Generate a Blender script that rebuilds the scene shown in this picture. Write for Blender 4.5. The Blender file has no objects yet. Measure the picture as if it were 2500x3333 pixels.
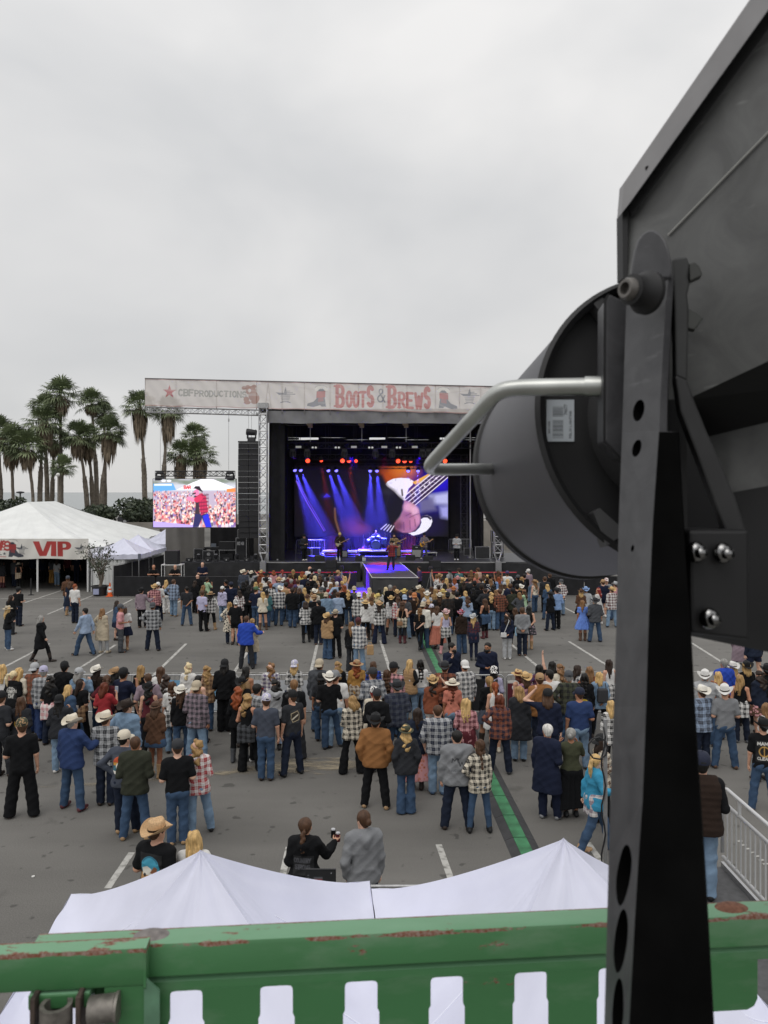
import bpy, bmesh, math, random
import numpy as np
from mathutils import Vector, Matrix, Euler

# ---------------------------------------------------------------- camera, world, sun, exposure
SC = bpy.context.scene
COL = SC.collection
F, H, CX, HY = 2500.0, 6.1, 1250.0, 1602.0      # focal length (px of the 2500x3333 photo), eye height, horizon row

cam = bpy.data.cameras.new('camera')
cam_o = bpy.data.objects.new('camera', cam)
COL.objects.link(cam_o)
cam_o.location = (0, 0, H)
cam_o.rotation_euler = (math.radians(90), 0, 0)
cam.sensor_fit = 'AUTO'
cam.sensor_width = 36.0
cam.lens = 36.0 * F / 3333.0
cam.shift_y = -64.5 / 3333.0
cam.clip_start = 0.02
cam.clip_end = 30000
cam.dof.use_dof = True
cam.dof.focus_distance = 14.0
cam.dof.aperture_fstop = 13.0
SC.camera = cam_o

SC.render.engine = 'CYCLES'
SC.cycles.use_denoising = True
SC.cycles.max_bounces = 6
SC.cycles.diffuse_bounces = 3
SC.cycles.glossy_bounces = 3
SC.cycles.transparent_max_bounces = 12
SC.cycles.volume_bounces = 0
SC.cycles.sample_clamp_indirect = 6
SC.view_settings.view_transform = 'Standard'
SC.view_settings.look = 'None'
SC.view_settings.exposure = 0.0
SC.view_settings.gamma = 1.0

SUN_EL, SUN_ROT = math.radians(58), math.radians(150)
world = bpy.data.worlds.new('World')
SC.world = world
world.use_nodes = True
wn, wl = world.node_tree.nodes, world.node_tree.links
wn.clear()
def N(nt, t, **kw):
    n = nt.nodes.new(t)
    for k, v in kw.items():
        if k.startswith('i_'):
            n.inputs[k[2:]].default_value = v
        else:
            setattr(n, k, v)
    return n
WT = world.node_tree
sky = N(WT, 'ShaderNodeTexSky', sky_type='NISHITA', sun_disc=False)
sky.sun_elevation, sky.sun_rotation = SUN_EL, SUN_ROT
bg1 = N(WT, 'ShaderNodeBackground'); bg1.inputs['Strength'].default_value = 0.1
wl.new(sky.outputs[0], bg1.inputs['Color'])
# the cloud deck: soft stretched noise between two greys, a little brighter overhead
tc = N(WT, 'ShaderNodeTexCoord')
mp = N(WT, 'ShaderNodeMapping'); mp.inputs['Scale'].default_value = (1.0, 1.0, 1.6); mp.inputs['Location'].default_value = (3.1, 0.4, 0.2)
wl.new(tc.outputs['Generated'], mp.inputs['Vector'])
nz = N(WT, 'ShaderNodeTexNoise'); nz.inputs['Scale'].default_value = 3.0; nz.inputs['Detail'].default_value = 4; nz.inputs['Roughness'].default_value = 0.45; nz.inputs['Distortion'].default_value = 0.2
wl.new(mp.outputs[0], nz.inputs['Vector'])
cr = N(WT, 'ShaderNodeValToRGB')
cr.color_ramp.elements[0].position = 0.33; cr.color_ramp.elements[0].color = (0.575, 0.578, 0.582, 1)
cr.color_ramp.elements[1].position = 0.66; cr.color_ramp.elements[1].color = (0.725, 0.716, 0.706, 1)
wl.new(nz.outputs[0], cr.inputs[0])
sep = N(WT, 'ShaderNodeSeparateXYZ'); wl.new(tc.outputs['Generated'], sep.inputs[0])
mr = N(WT, 'ShaderNodeMapRange'); mr.inputs['From Min'].default_value = 0.0; mr.inputs['From Max'].default_value = 0.9; mr.inputs['To Min'].default_value = 0.97; mr.inputs['To Max'].default_value = 1.5
wl.new(sep.outputs['Z'], mr.inputs['Value'])
bg2 = N(WT, 'ShaderNodeBackground')
wl.new(cr.outputs[0], bg2.inputs['Color']); wl.new(mr.outputs[0], bg2.inputs['Strength'])
mx = N(WT, 'ShaderNodeMixShader'); mx.inputs[0].default_value = 0.94
wl.new(bg1.outputs[0], mx.inputs[1]); wl.new(bg2.outputs[0], mx.inputs[2])
wo = N(WT, 'ShaderNodeOutputWorld'); wl.new(mx.outputs[0], wo.inputs['Surface'])

sun = bpy.data.lights.new('sun', 'SUN')
sun.energy = 0.9; sun.angle = math.radians(40); sun.color = (1.0, 0.97, 0.93)
sun_o = bpy.data.objects.new('sun', sun); COL.objects.link(sun_o)
sun_o.rotation_euler = (math.radians(32), 0, math.radians(-30)); sun_o.location = (0, 0, 60)

# ---------------------------------------------------------------- helpers
rng = random.Random(7)
def P(px, py, D):                       # photo pixel at depth D -> world
    return ((px - CX) * D / F, D, H - (py - HY) * D / F)
def G(px, py, z=0.0):                   # photo pixel on a level plane -> world
    D = F * (H - z) / (py - HY)
    return ((px - CX) * D / F, D, z)
def srgb(*c):
    if len(c) == 1:
        h = c[0].lstrip('#'); c = [int(h[i:i+2], 16) for i in (0, 2, 4)]
    return tuple(((v/255)/12.92 if v/255 <= .04045 else ((v/255+.055)/1.055)**2.4) for v in c)

def tag(o, label=None, cat=None, group=None, kind=None):
    if label: o['label'] = label
    if cat: o['category'] = cat
    if group: o['group'] = group
    if kind: o['kind'] = kind
    return o
def empty(name, loc, label=None, cat=None, group=None, rz=0.0):
    o = bpy.data.objects.new(name, None); COL.objects.link(o)
    o.location = loc; o.rotation_euler = (0, 0, rz); o.empty_display_size = .2
    return tag(o, label, cat, group)

class MB:
    """collects shapes, links them as ONE mesh object"""
    def __init__(s): s.v = []; s.f = []; s.m = []; s.cur = 0
    def add(s, vs, fs):
        b = len(s.v); s.v += [tuple(map(float, q)) for q in vs]
        s.f += [tuple(b + i for i in f) for f in fs]; s.m += [s.cur] * len(fs); return s
    def box(s, c, d, rz=0.0, M=None):
        x, y, z = (q / 2 for q in d); vs = []
        for a in (-1, 1):
            for b in (-1, 1):
                for e in (-1, 1): vs.append(Vector((a*x, b*y, e*z)))
        R = M if M is not None else Matrix.Rotation(rz, 3, 'Z')
        vs = [R @ q + Vector(c) for q in vs]
        return s.add(vs, [(0,1,3,2),(4,6,7,5),(0,4,5,1),(2,3,7,6),(0,2,6,4),(1,5,7,3)])
    def bbox(s, a, b):
        return s.box([(p+q)/2 for p, q in zip(a, b)], [abs(p-q) for p, q in zip(a, b)])
    def cyl(s, p0, p1, r0, r1=None, n=12, caps=True):
        r1 = r0 if r1 is None else r1
        p0, p1 = Vector(p0), Vector(p1); d = (p1 - p0).normalized()
        u = d.orthogonal().normalized(); w = d.cross(u)
        ring = [(math.cos(2*math.pi*i/n)*u + math.sin(2*math.pi*i/n)*w) for i in range(n)]
        vs = [p0 + r0*q for q in ring] + [p1 + r1*q for q in ring]
        fs = [(i, (i+1) % n, n + (i+1) % n, n+i) for i in range(n)]
        if caps: fs += [tuple(range(n-1, -1, -1)), tuple(range(n, 2*n))]
        return s.add(vs, fs)
    def tube(s, pts, r, n=8, closed=False):
        pts = [Vector(p) for p in pts]; rs = r if isinstance(r, (list, tuple)) else [r]*len(pts)
        prev = None; vs = []
        for i, p in enumerate(pts):
            d = (pts[min(i+1, len(pts)-1)] - pts[max(i-1, 0)]).normalized()
            u = d.orthogonal().normalized() if prev is None else (prev - d*prev.dot(d)).normalized()
            prev = u; w = d.cross(u)
            vs += [p + rs[i]*(math.cos(2*math.pi*k/n)*u + math.sin(2*math.pi*k/n)*w) for k in range(n)]
        fs = []
        for i in range(len(pts)-1):
            fs += [(i*n+k, i*n+(k+1) % n, (i+1)*n+(k+1) % n, (i+1)*n+k) for k in range(n)]
        fs += [tuple(range(n-1, -1, -1)), tuple(range((len(pts)-1)*n, len(pts)*n))]
        return s.add(vs, fs)
    def sph(s, c, r, n=10, m=6):
        r = (r, r, r) if not isinstance(r, (tuple, list)) else r
        vs = []; fs = []
        for j in range(1, m):
            a = math.pi*j/m
            for i in range(n):
                b = 2*math.pi*i/n
                vs.append((c[0]+r[0]*math.sin(a)*math.cos(b), c[1]+r[1]*math.sin(a)*math.sin(b), c[2]+r[2]*math.cos(a)))
        for j in range(m-2):
            fs += [(j*n+i, (j+1)*n+i, (j+1)*n+(i+1) % n, j*n+(i+1) % n) for i in range(n)]
        t = len(vs); vs += [(c[0], c[1], c[2]+r[2]), (c[0], c[1], c[2]-r[2])]
        fs += [(t, i, (i+1) % n) for i in range(n)] + [(t+1, (m-2)*n+(i+1) % n, (m-2)*n+i) for i in range(n)]
        return s.add(vs, fs)
    def lathe(s, prof, c=(0,0,0), n=24, axis=None, caps=False):
        """prof: (radius, height) pairs; axis: 3x3 matrix whose z is the axis"""
        R = axis if axis is not None else Matrix.Identity(3); c = Vector(c); vs = []; fs = []
        for r, h in prof:
            vs += [R @ Vector((r*math.cos(2*math.pi*i/n), r*math.sin(2*math.pi*i/n), h)) + c for i in range(n)]
        for j in range(len(prof)-1):
            fs += [(j*n+i, j*n+(i+1) % n, (j+1)*n+(i+1) % n, (j+1)*n+i) for i in range(n)]
        if caps: fs += [tuple(range(n-1, -1, -1)), tuple(range((len(prof)-1)*n, len(prof)*n))]
        return s.add(vs, fs)
    def prism(s, poly, off):
        """poly: 3-D outline; off: extrusion vector"""
        n = len(poly); off = Vector(off)
        vs = [Vector(p) for p in poly] + [Vector(p)+off for p in poly]
        return s.add(vs, [tuple(range(n-1, -1, -1)), tuple(range(n, 2*n))] + [(i, (i+1) % n, n+(i+1) % n, n+i) for i in range(n)])
    def grid(s, fn, nu, nv):
        vs = [fn(i/nu, j/nv) for j in range(nv+1) for i in range(nu+1)]
        return s.add(vs, [(j*(nu+1)+i, j*(nu+1)+i+1, (j+1)*(nu+1)+i+1, (j+1)*(nu+1)+i) for j in range(nv) for i in range(nu)])
    def mesh(s, name, mats, smooth=False, org=(0,0,0)):
        me = bpy.data.meshes.new(name); o = Vector(org)
        me.from_pydata([tuple(Vector(q)-o) for q in s.v], [], s.f)
        for m in (mats if isinstance(mats, (list, tuple)) else [mats]): me.materials.append(m)
        if len(me.materials) > 1: me.polygons.foreach_set('material_index', s.m)
        bm = bmesh.new(); bm.from_mesh(me); bmesh.ops.recalc_face_normals(bm, faces=bm.faces); bm.to_mesh(me); bm.free()
        if smooth is True: me.shade_smooth()
        elif smooth: me.shade_smooth(); me.set_sharp_from_angle(angle=math.radians(smooth))
        return me
    def build(s, name, mats, parent=None, smooth=False, world=True, bevel=0.0, label=None, cat=None, group=None, kind=None, loc=None):
        """world=True: vertices are world coordinates; the parent (unrotated Empty) is subtracted"""
        org = parent.location if (parent is not None and world) else ((0,0,0) if loc is None else loc)
        o = bpy.data.objects.new(name, s.mesh(name, mats, smooth, org)); COL.objects.link(o)
        if parent is not None: o.parent = parent
        elif loc is not None: o.location = loc
        if bevel:
            b = o.modifiers.new('bevel', 'BEVEL'); b.width = bevel; b.segments = 2; b.limit_method = 'ANGLE'
        return tag(o, label, cat, group, kind)

def link(name, me, parent=None, world=False, **kw):
    o = bpy.data.objects.new(name, me); COL.objects.link(o)
    if parent is not None:
        o.parent = parent
        if world: o.location = -parent.location
    return tag(o, **kw)
def copy_tree(o, parent=None):
    c = o.copy(); COL.objects.link(c)
    if parent is not None: c.parent = parent
    for ch in o.children: copy_tree(ch, c)
    return c

# ---------------------------------------------------------------- materials
_mc = {}
def mat(key, color, rough=.6, metal=0.0, noise=0.0, nscale=8.0, bump=0.0, bscale=60.0, emit=None, estr=1.0, spec=.5, alpha=None, aniso=(1,1,1), detail=4):
    if key in _mc: return _mc[key]
    m = bpy.data.materials.new(key); m.use_nodes = True; nt = m.node_tree; L = nt.links
    b = nt.nodes['Principled BSDF']
    b.inputs['Base Color'].default_value = (*color, 1); b.inputs['Roughness'].default_value = rough
    b.inputs['Metallic'].default_value = metal; b.inputs['Specular IOR Level'].default_value = spec
    if noise or bump:
        t = N(nt, 'ShaderNodeTexCoord'); mpn = N(nt, 'ShaderNodeMapping'); mpn.inputs['Scale'].default_value = aniso
        L.new(t.outputs['Object'], mpn.inputs[0])
    if noise:
        n = N(nt, 'ShaderNodeTexNoise'); n.inputs['Scale'].default_value = nscale; n.inputs['Detail'].default_value = detail
        L.new(mpn.outputs[0], n.inputs['Vector'])
        r = N(nt, 'ShaderNodeMapRange'); r.inputs['From Min'].default_value = .3; r.inputs['From Max'].default_value = .7
        r.inputs['To Min'].default_value = 1-noise; r.inputs['To Max'].default_value = 1+noise
        L.new(n.outputs[0], r.inputs['Value'])
        v = N(nt, 'ShaderNodeVectorMath', operation='SCALE'); v.inputs[0].default_value = color
        L.new(r.outputs[0], v.inputs['Scale']); L.new(v.outputs[0], b.inputs['Base Color'])
    if bump:
        n2 = N(nt, 'ShaderNodeTexNoise'); n2.inputs['Scale'].default_value = bscale; n2.inputs['Detail'].default_value = 3
        L.new(mpn.outputs[0], n2.inputs['Vector'])
        bp = N(nt, 'ShaderNodeBump'); bp.inputs['Strength'].default_value = bump; bp.inputs['Distance'].default_value = .02
        L.new(n2.outputs[0], bp.inputs['Height']); L.new(bp.outputs[0], b.inputs['Normal'])
    if emit:
        b.inputs['Emission Color'].default_value = (*emit, 1); b.inputs['Emission Strength'].default_value = estr
    if alpha is not None: b.inputs['Alpha'].default_value = alpha
    _mc[key] = m; return m
def mat_attr(key, emit=0.0, rough=.7, alpha=None, bump=0.0):
    """surface whose printed colours come from the mesh's own colour attribute"""
    if key in _mc: return _mc[key]
    m = bpy.data.materials.new(key); m.use_nodes = True; nt = m.node_tree; b = nt.nodes['Principled BSDF']
    a = N(nt, 'ShaderNodeAttribute', attribute_name='print'); b.inputs['Roughness'].default_value = rough
    if emit:
        b.inputs['Base Color'].default_value = (.01, .01, .01, 1)
        nt.links.new(a.outputs['Color'], b.inputs['Emission Color']); b.inputs['Emission Strength'].default_value = emit
    else: nt.links.new(a.outputs['Color'], b.inputs['Base Color'])
    if alpha is not None: b.inputs['Alpha'].default_value = alpha
    _mc[key] = m; return m

# ---------------------------------------------------------------- prints: a tiny rasteriser that colours a cloth or screen grid
class Ras:
    """colour grid over u in [0,w], v in [0,h] (metres, v up)"""
    def __init__(s, w, h, nu, nv, bg):
        s.w, s.h, s.nu, s.nv = w, h, nu, nv
        s.u, s.v = np.meshgrid(np.linspace(0, w, nu+1), np.linspace(0, h, nv+1))
        s.c = np.empty((nv+1, nu+1, 3), np.float32); s.c[:] = bg; s.px = w/nu
    def put(s, m, col, a=1.0):
        m = np.clip(m, 0, 1)[..., None]*a; s.c = s.c*(1-m) + np.asarray(col, np.float32)*m
    def poly(s, pts, col, a=1.0, soft=None):
        soft = soft or s.px*.7
        ins = np.zeros(s.u.shape, bool); d = np.full(s.u.shape, 1e9, np.float32); n = len(pts)
        for i in range(n):
            (x0, y0), (x1, y1) = pts[i], pts[(i+1) % n]
            c = ((y0 > s.v) != (y1 > s.v))
            if y1 != y0: ins ^= c & (s.u < (x1-x0)*(s.v-y0)/(y1-y0)+x0)
            d = np.minimum(d, s.segd(x0, y0, x1, y1))
        s.put(.5 + np.where(ins, d, -d)/soft, col, a)
    def segd(s, x0, y0, x1, y1):
        dx, dy = x1-x0, y1-y0; q = dx*dx+dy*dy+1e-12
        t = np.clip(((s.u-x0)*dx+(s.v-y0)*dy)/q, 0, 1)
        return np.hypot(s.u-x0-t*dx, s.v-y0-t*dy)
    def line(s, pts, r, col, a=1.0, soft=None):
        d = np.full(s.u.shape, 1e9, np.float32)
        for (x0, y0), (x1, y1) in zip(pts[:-1], pts[1:]): d = np.minimum(d, s.segd(x0, y0, x1, y1))
        s.put(.5+(r-d)/(soft or s.px), col, a)
    def ell(s, cx, cy, rx, ry, col, a=1.0, soft=None):
        q = np.sqrt(((s.u-cx)/rx)**2+((s.v-cy)/ry)**2)
        s.put(.5+(1-q)*min(rx, ry)/(soft or s.px), col, a)
    def text(s, t, x, y, h, w, col, r, slab=0.0, gap=.28, a=1.0):
        """letters from strokes; x,y lower left; h,w letter size; r stroke radius; slab: serif half length"""
        for ch in t:
            if ch == ' ': x += w*.7; continue
            k = .5 if ch in "I1'-" else (1.25 if ch in 'MW' else 1.0)
            for st in GLY.get(ch, []):
                pts = [(x+p*w*k, y+q*h) for p, q in st]
                s.line(pts, r, col, a)
                if slab and len(st) == 2 and st[0][0] == st[1][0]:
                    for p, q in pts: s.line([(p-slab, q), (p+slab, q)], r*.55, col, a)
            x += w*k + w*gap
        return x
    def star(s, cx, cy, r, col, a=1.0, rot=0.0):
        s.poly([(cx+(r if i % 2 == 0 else r*.40)*math.sin(math.pi*i/5+rot), cy+(r if i % 2 == 0 else r*.40)*math.cos(math.pi*i/5+rot)) for i in range(10)], col, a)
    def mesh(s, name, m, place, smooth=True):
        vs = place(s.u.ravel(), s.v.ravel()); W = s.nu+1
        i, j = np.meshgrid(np.arange(s.nu), np.arange(s.nv)); b = (j*W+i).ravel()
        q = np.stack([b, b+1, b+W+1, b+W], 1)
        return np_mesh(name, vs, q, [m], smooth, s.c.reshape(-1, 3))
def arc(cx, cy, rx, ry, a0, a1, n=10):
    return [(cx+rx*math.cos(math.radians(a0+(a1-a0)*i/n)), cy+ry*math.sin(math.radians(a0+(a1-a0)*i/n))) for i in range(n+1)]
GLY = {'B': [[(0,0),(0,1)], [(0,1)]+arc(.5,.76,.45,.24,90,-90)+[(0,.52)], [(0,.52)]+arc(.5,.26,.5,.26,90,-90)+[(0,0)]],
 'O': [arc(.5,.5,.5,.5,0,360,20)], '0': [arc(.5,.5,.45,.5,0,360,20)], 'T': [[(.5,0),(.5,1)], [(0,1),(1,1)]],
 'S': [arc(.5,.74,.47,.26,30,270,9)+arc(.5,.26,.5,.26,90,-150,9)], 'R': [[(0,0),(0,1)], [(0,1)]+arc(.5,.74,.45,.26,90,-90)+[(0,.48)], [(.45,.48),(1,0)]],
 'E': [[(0,0),(0,1)], [(0,1),(.95,1)], [(0,.5),(.75,.5)], [(0,0),(1,0)]], 'W': [[(0,1),(.25,0),(.5,.8),(.75,0),(1,1)]], 'M': [[(0,0),(.1,1),(.5,.25),(.9,1),(1,0)]],
 'C': [arc(.5,.5,.5,.5,50,310,14)], 'F': [[(0,0),(0,1)], [(0,1),(.95,1)], [(0,.52),(.7,.52)]], 'P': [[(0,0),(0,1)], [(0,1)]+arc(.5,.73,.5,.27,90,-90)+[(0,.46)]],
 'D': [[(0,0),(0,1)], [(0,1)]+arc(.35,.5,.62,.5,90,-90,12)+[(0,0)]], 'U': [[(0,1),(0,.4)]+arc(.5,.4,.5,.4,180,360,8)+[(1,1)]], 'I': [[(.5,0),(.5,1)]],
 'N': [[(0,0),(0,1)], [(0,1),(1,0)], [(1,0),(1,1)]], 'V': [[(0,1),(.5,0),(1,1)]], 'A': [[(0,0),(.5,1),(1,0)], [(.2,.35),(.8,.35)]], 'L': [[(0,0),(0,1)], [(0,0),(1,0)]],
 'Y': [[(0,1),(.5,.5),(1,1)], [(.5,.5),(.5,0)]], 'G': [arc(.5,.5,.5,.5,50,360,14)+[(.55,.5)]], 'K': [[(0,0),(0,1)], [(1,1),(0,.45)], [(.3,.6),(1,0)]], '1': [[(.2,.8),(.6,1)], [(.6,0),(.6,1)]],
 '7': [[(0,1),(1,1),(.35,0)]], 'H': [[(0,0),(0,1)], [(1,0),(1,1)], [(0,.5),(1,.5)]], '-': [[(0,.5),(1,.5)]], '6': [arc(.5,.3,.45,.3,0,360,14), [(.08,.4),(.6,1)]],
 '4': [[(.7,0),(.7,1),(0,.35),(1,.35)]], 'X': [[(0,0),(1,1)], [(0,1),(1,0)]], '&': [[(1,0),(.25,.75)]+arc(.48,.82,.22,.18,160,-40,8)+[(.15,.42)]+arc(.4,.24,.36,.24,150,330,8)+[(1,.5)]],
 '3': [arc(.45,.74,.45,.26,140,-80,8)+arc(.45,.26,.5,.26,80,-140,8)], 'Z': [[(0,1),(1,1),(0,0),(1,0)]]}

def np_mesh(name, vs, quads, mats, smooth=True, col=None):
    me = bpy.data.meshes.new(name); vs = np.asarray(vs, np.float32); q = np.asarray(quads, np.int32)
    k = q.shape[1]
    me.vertices.add(len(vs)); me.vertices.foreach_set('co', vs.ravel())
    me.loops.add(q.size); me.loops.foreach_set('vertex_index', q.ravel())
    me.polygons.add(len(q)); me.polygons.foreach_set('loop_start', np.arange(0, q.size, k, dtype=np.int32))
    me.polygons.foreach_set('loop_total', np.full(len(q), k, np.int32))
    me.update(calc_edges=True)
    for m in mats: me.materials.append(m)
    if smooth: me.shade_smooth()
    if col is not None:
        a = me.color_attributes.new('print', 'FLOAT_COLOR', 'POINT')
        a.data.foreach_set('color', np.c_[col, np.ones(len(col))].astype(np.float32).ravel())
    return me
# ---------------------------------------------------------------- ground, markings, sea
def asphalt():
    m = bpy.data.materials.new('asphalt'); m.use_nodes = True; nt = m.node_tree; L = nt.links; b = nt.nodes['Principled BSDF']
    t = N(nt, 'ShaderNodeTexCoord')
    def noise(sc, det, lo, hi, a, c, vec=None):
        n = N(nt, 'ShaderNodeTexNoise'); n.inputs['Scale'].default_value = sc; n.inputs['Detail'].default_value = det
        L.new(vec or t.outputs['Object'], n.inputs['Vector'])
        r = N(nt, 'ShaderNodeMapRange'); r.inputs['From Min'].default_value = lo; r.inputs['From Max'].default_value = hi
        r.inputs['To Min'].default_value = a; r.inputs['To Max'].default_value = c; L.new(n.outputs[0], r.inputs['Value']); return r.outputs[0]
    def mul(a, c):
        q = N(nt, 'ShaderNodeMath', operation='MULTIPLY'); L.new(a, q.inputs[0]); L.new(c, q.inputs[1]); return q.outputs[0]
    mp1 = N(nt, 'ShaderNodeMapping'); mp1.inputs['Scale'].default_value = (.22, 1.3, 1); L.new(t.outputs['Object'], mp1.inputs[0])
    k = mul(noise(.16, 6, .3, .7, .78, 1.2), noise(1.1, 5, .3, .7, .90, 1.08, mp1.outputs[0]))
    k = mul(k, noise(55, 3, .25, .75, .74, 1.26))
    k = mul(k, noise(.9, 3, .66, .73, 1.0, .72))            # old damp stains
    k = mul(k, noise(2.6, 2, .66, .70, 1.0, .60))           # small oil spots
    v = N(nt, 'ShaderNodeVectorMath', operation='SCALE'); v.inputs[0].default_value = (.156, .150, .139)
    L.new(k, v.inputs['Scale']); L.new(v.outputs[0], b.inputs['Base Color'])
    b.inputs['Roughness'].default_value = .88; b.inputs['Specular IOR Level'].default_value = .25
    bp = N(nt, 'ShaderNodeBump'); bp.inputs['Strength'].default_value = .25; bp.inputs['Distance'].default_value = .01
    n = N(nt, 'ShaderNodeTexNoise'); n.inputs['Scale'].default_value = 90; L.new(t.outputs['Object'], n.inputs['Vector'])
    L.new(n.outputs[0], bp.inputs['Height']); L.new(bp.outputs[0], b.inputs['Normal'])
    return m
M_ASPH = asphalt()
MB().add([(-700, -80, 0), (700, -80, 0), (700, 210, 0), (-700, 210, 0)], [(0,1,2,3)]).build('ground', M_ASPH, kind='structure')
MB().add([(-2000, 205, -.6), (2000, 205, -.6), (2000, 262, -1.4), (-2000, 262, -1.4)], [(0,1,2,3)]).build('beach', mat('sand', (.30, .26, .20), .95, noise=.2, nscale=.3), kind='structure')
m_sea = mat('sea_water', (.13, .16, .165), .22, bump=.5, bscale=.12, aniso=(.35, 1, 1))
MB().add([(-15000, 258, -1.3), (15000, 258, -1.3), (15000, 24000, -1.3), (-15000, 24000, -1.3)], [(0,1,2,3)]).build('sea', m_sea, kind='structure')

def worn_paint(key, col, thr=.62):
    m = bpy.data.materials.new(key); m.use_nodes = True; nt = m.node_tree; L = nt.links; b = nt.nodes['Principled BSDF']
    t = N(nt, 'ShaderNodeTexCoord'); n = N(nt, 'ShaderNodeTexNoise'); n.inputs['Scale'].default_value = 7; n.inputs['Detail'].default_value = 6
    L.new(t.outputs['Object'], n.inputs['Vector'])
    r = N(nt, 'ShaderNodeValToRGB'); r.color_ramp.elements[0].position = thr-.14; r.color_ramp.elements[0].color = (*col, 1)
    r.color_ramp.elements[1].position = thr+.08; r.color_ramp.elements[1].color = (.15, .145, .13, 1)
    L.new(n.outputs[0], r.inputs[0]); L.new(r.outputs[0], b.inputs['Base Color']); b.inputs['Roughness'].default_value = .8
    return m
M_LINE = worn_paint('worn_white_paint', (.47, .46, .43))
mk = MB()
def stripe(a, b, w, z=.004):
    p, q = Vector(G(*a)), Vector(G(*b)); d = (q-p).normalized(); s = Vector((-d.y, d.x, 0))*w/2
    p.z = q.z = z
    mk.add([p-s, p+s, q+s, q-s], [(0,1,2,3)])
for a, b in [((15,2171),(160,2095)), ((266,2171),(376,2099)), ((498,2200),(606,2095)), ((760,2192),(813,2110)), ((1012,2188),(1035,2087)),
             ((1239,2085),(1271,2188)), ((1664,2097),(1772,2188)), ((1852,2088),(2010,2187)), ((2215,2070),(2400,2187)),
             ((80,1962),(200,1922)), ((154,2000),(312,1934)), ((344,1998),(430,1951)), ((532,1989),(591,1953)), ((1836,1977),(1873,1996)), ((700,1950),(720,1990)),
             ((429,2775),(350,2892)), ((940,2757),(908,2905)), ((1428,2749),(1468,2862)), ((1913,2742),(1990,2852))]:
    stripe(a, b, .11)
stripe((0, 2193), (2500, 2186), .055, .008)
stripe((0, 1949), (640, 1950), .09, .008)
for k in range(7):
    stripe((2405+k*14, 2737+k*12.4), (2411+k*14, 2741+k*12.4), .10, .008)
mk.build('parking_lines', M_LINE, kind='structure')
# loose sand swept across the asphalt
def sand_mat():
    m = bpy.data.materials.new('loose_sand'); m.use_nodes = True; nt = m.node_tree; L = nt.links; b = nt.nodes['Principled BSDF']
    b.inputs['Base Color'].default_value = (.34, .29, .21, 1); b.inputs['Roughness'].default_value = .95
    t = N(nt, 'ShaderNodeTexCoord'); mp_ = N(nt, 'ShaderNodeMapping'); mp_.inputs['Scale'].default_value = (.55, 1.6, 1); L.new(t.outputs['Object'], mp_.inputs[0])
    n = N(nt, 'ShaderNodeTexNoise'); n.inputs['Scale'].default_value = 3; n.inputs['Detail'].default_value = 8; n.inputs['Roughness'].default_value = .65; L.new(mp_.outputs[0], n.inputs['Vector'])
    a = N(nt, 'ShaderNodeAttribute', attribute_name='print')
    s = N(nt, 'ShaderNodeMath', operation='ADD'); L.new(n.outputs[0], s.inputs[0]); L.new(a.outputs['Fac'], s.inputs[1])
    r = N(nt, 'ShaderNodeMapRange'); r.inputs['From Min'].default_value = .92; r.inputs['From Max'].default_value = 1.22; L.new(s.outputs[0], r.inputs['Value'])
    L.new(r.outputs[0], b.inputs['Alpha']); return m
def sand_strip():
    pts = [(60,2568,.07,.40), (250,2556,.10,.55), (480,2545,.10,.5), (680,2520,.13,.55), (820,2505,.24,.6), (960,2494,.42,.62), (1080,2492,.45,.6), (1190,2486,.35,.5), (1270,2480,.15,.2)]
    us = np.linspace(0, len(pts)-1, 90); vs = []; cs = []
    for u in us:
        i = min(int(u), len(pts)-2); f = u-i; p = [a*(1-f)+b*f for a, b in zip(pts[i], pts[i+1])]
        x, y, _ = G(p[0], p[1])
        for j in range(9):
            t = j/4-1; vs.append((x, y+t*p[2]*2.0, .012)); cs.append([p[3]*(1-t*t)]*3)
    q = [(i*9+j, i*9+j+1, (i+1)*9+j+1, (i+1)*9+j) for i in range(89) for j in range(8)]
    return np_mesh('sand_spill', vs, q, [sand_mat()], True, np.array(cs))
link('sand_spill', sand_strip(), kind='stuff', label='pale loose sand smeared across the asphalt behind the rear crowd', cat='sand')
wm = MB()
for px, py in [(108,2855),(345,2612),(1130,2340),(750,2390),(1465,2533),(910,2410)]:
    x, y, _ = G(px, py); wm.box((x, y, .012), (.06*rng.uniform(.5,1.2), .04, .012), rz=rng.uniform(0,3))
tag(wm.build('litter', mat('paper_white', (.7,.69,.66), .8)), 'scraps of white paper litter scattered on the asphalt', 'litter', kind='stuff')

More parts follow.
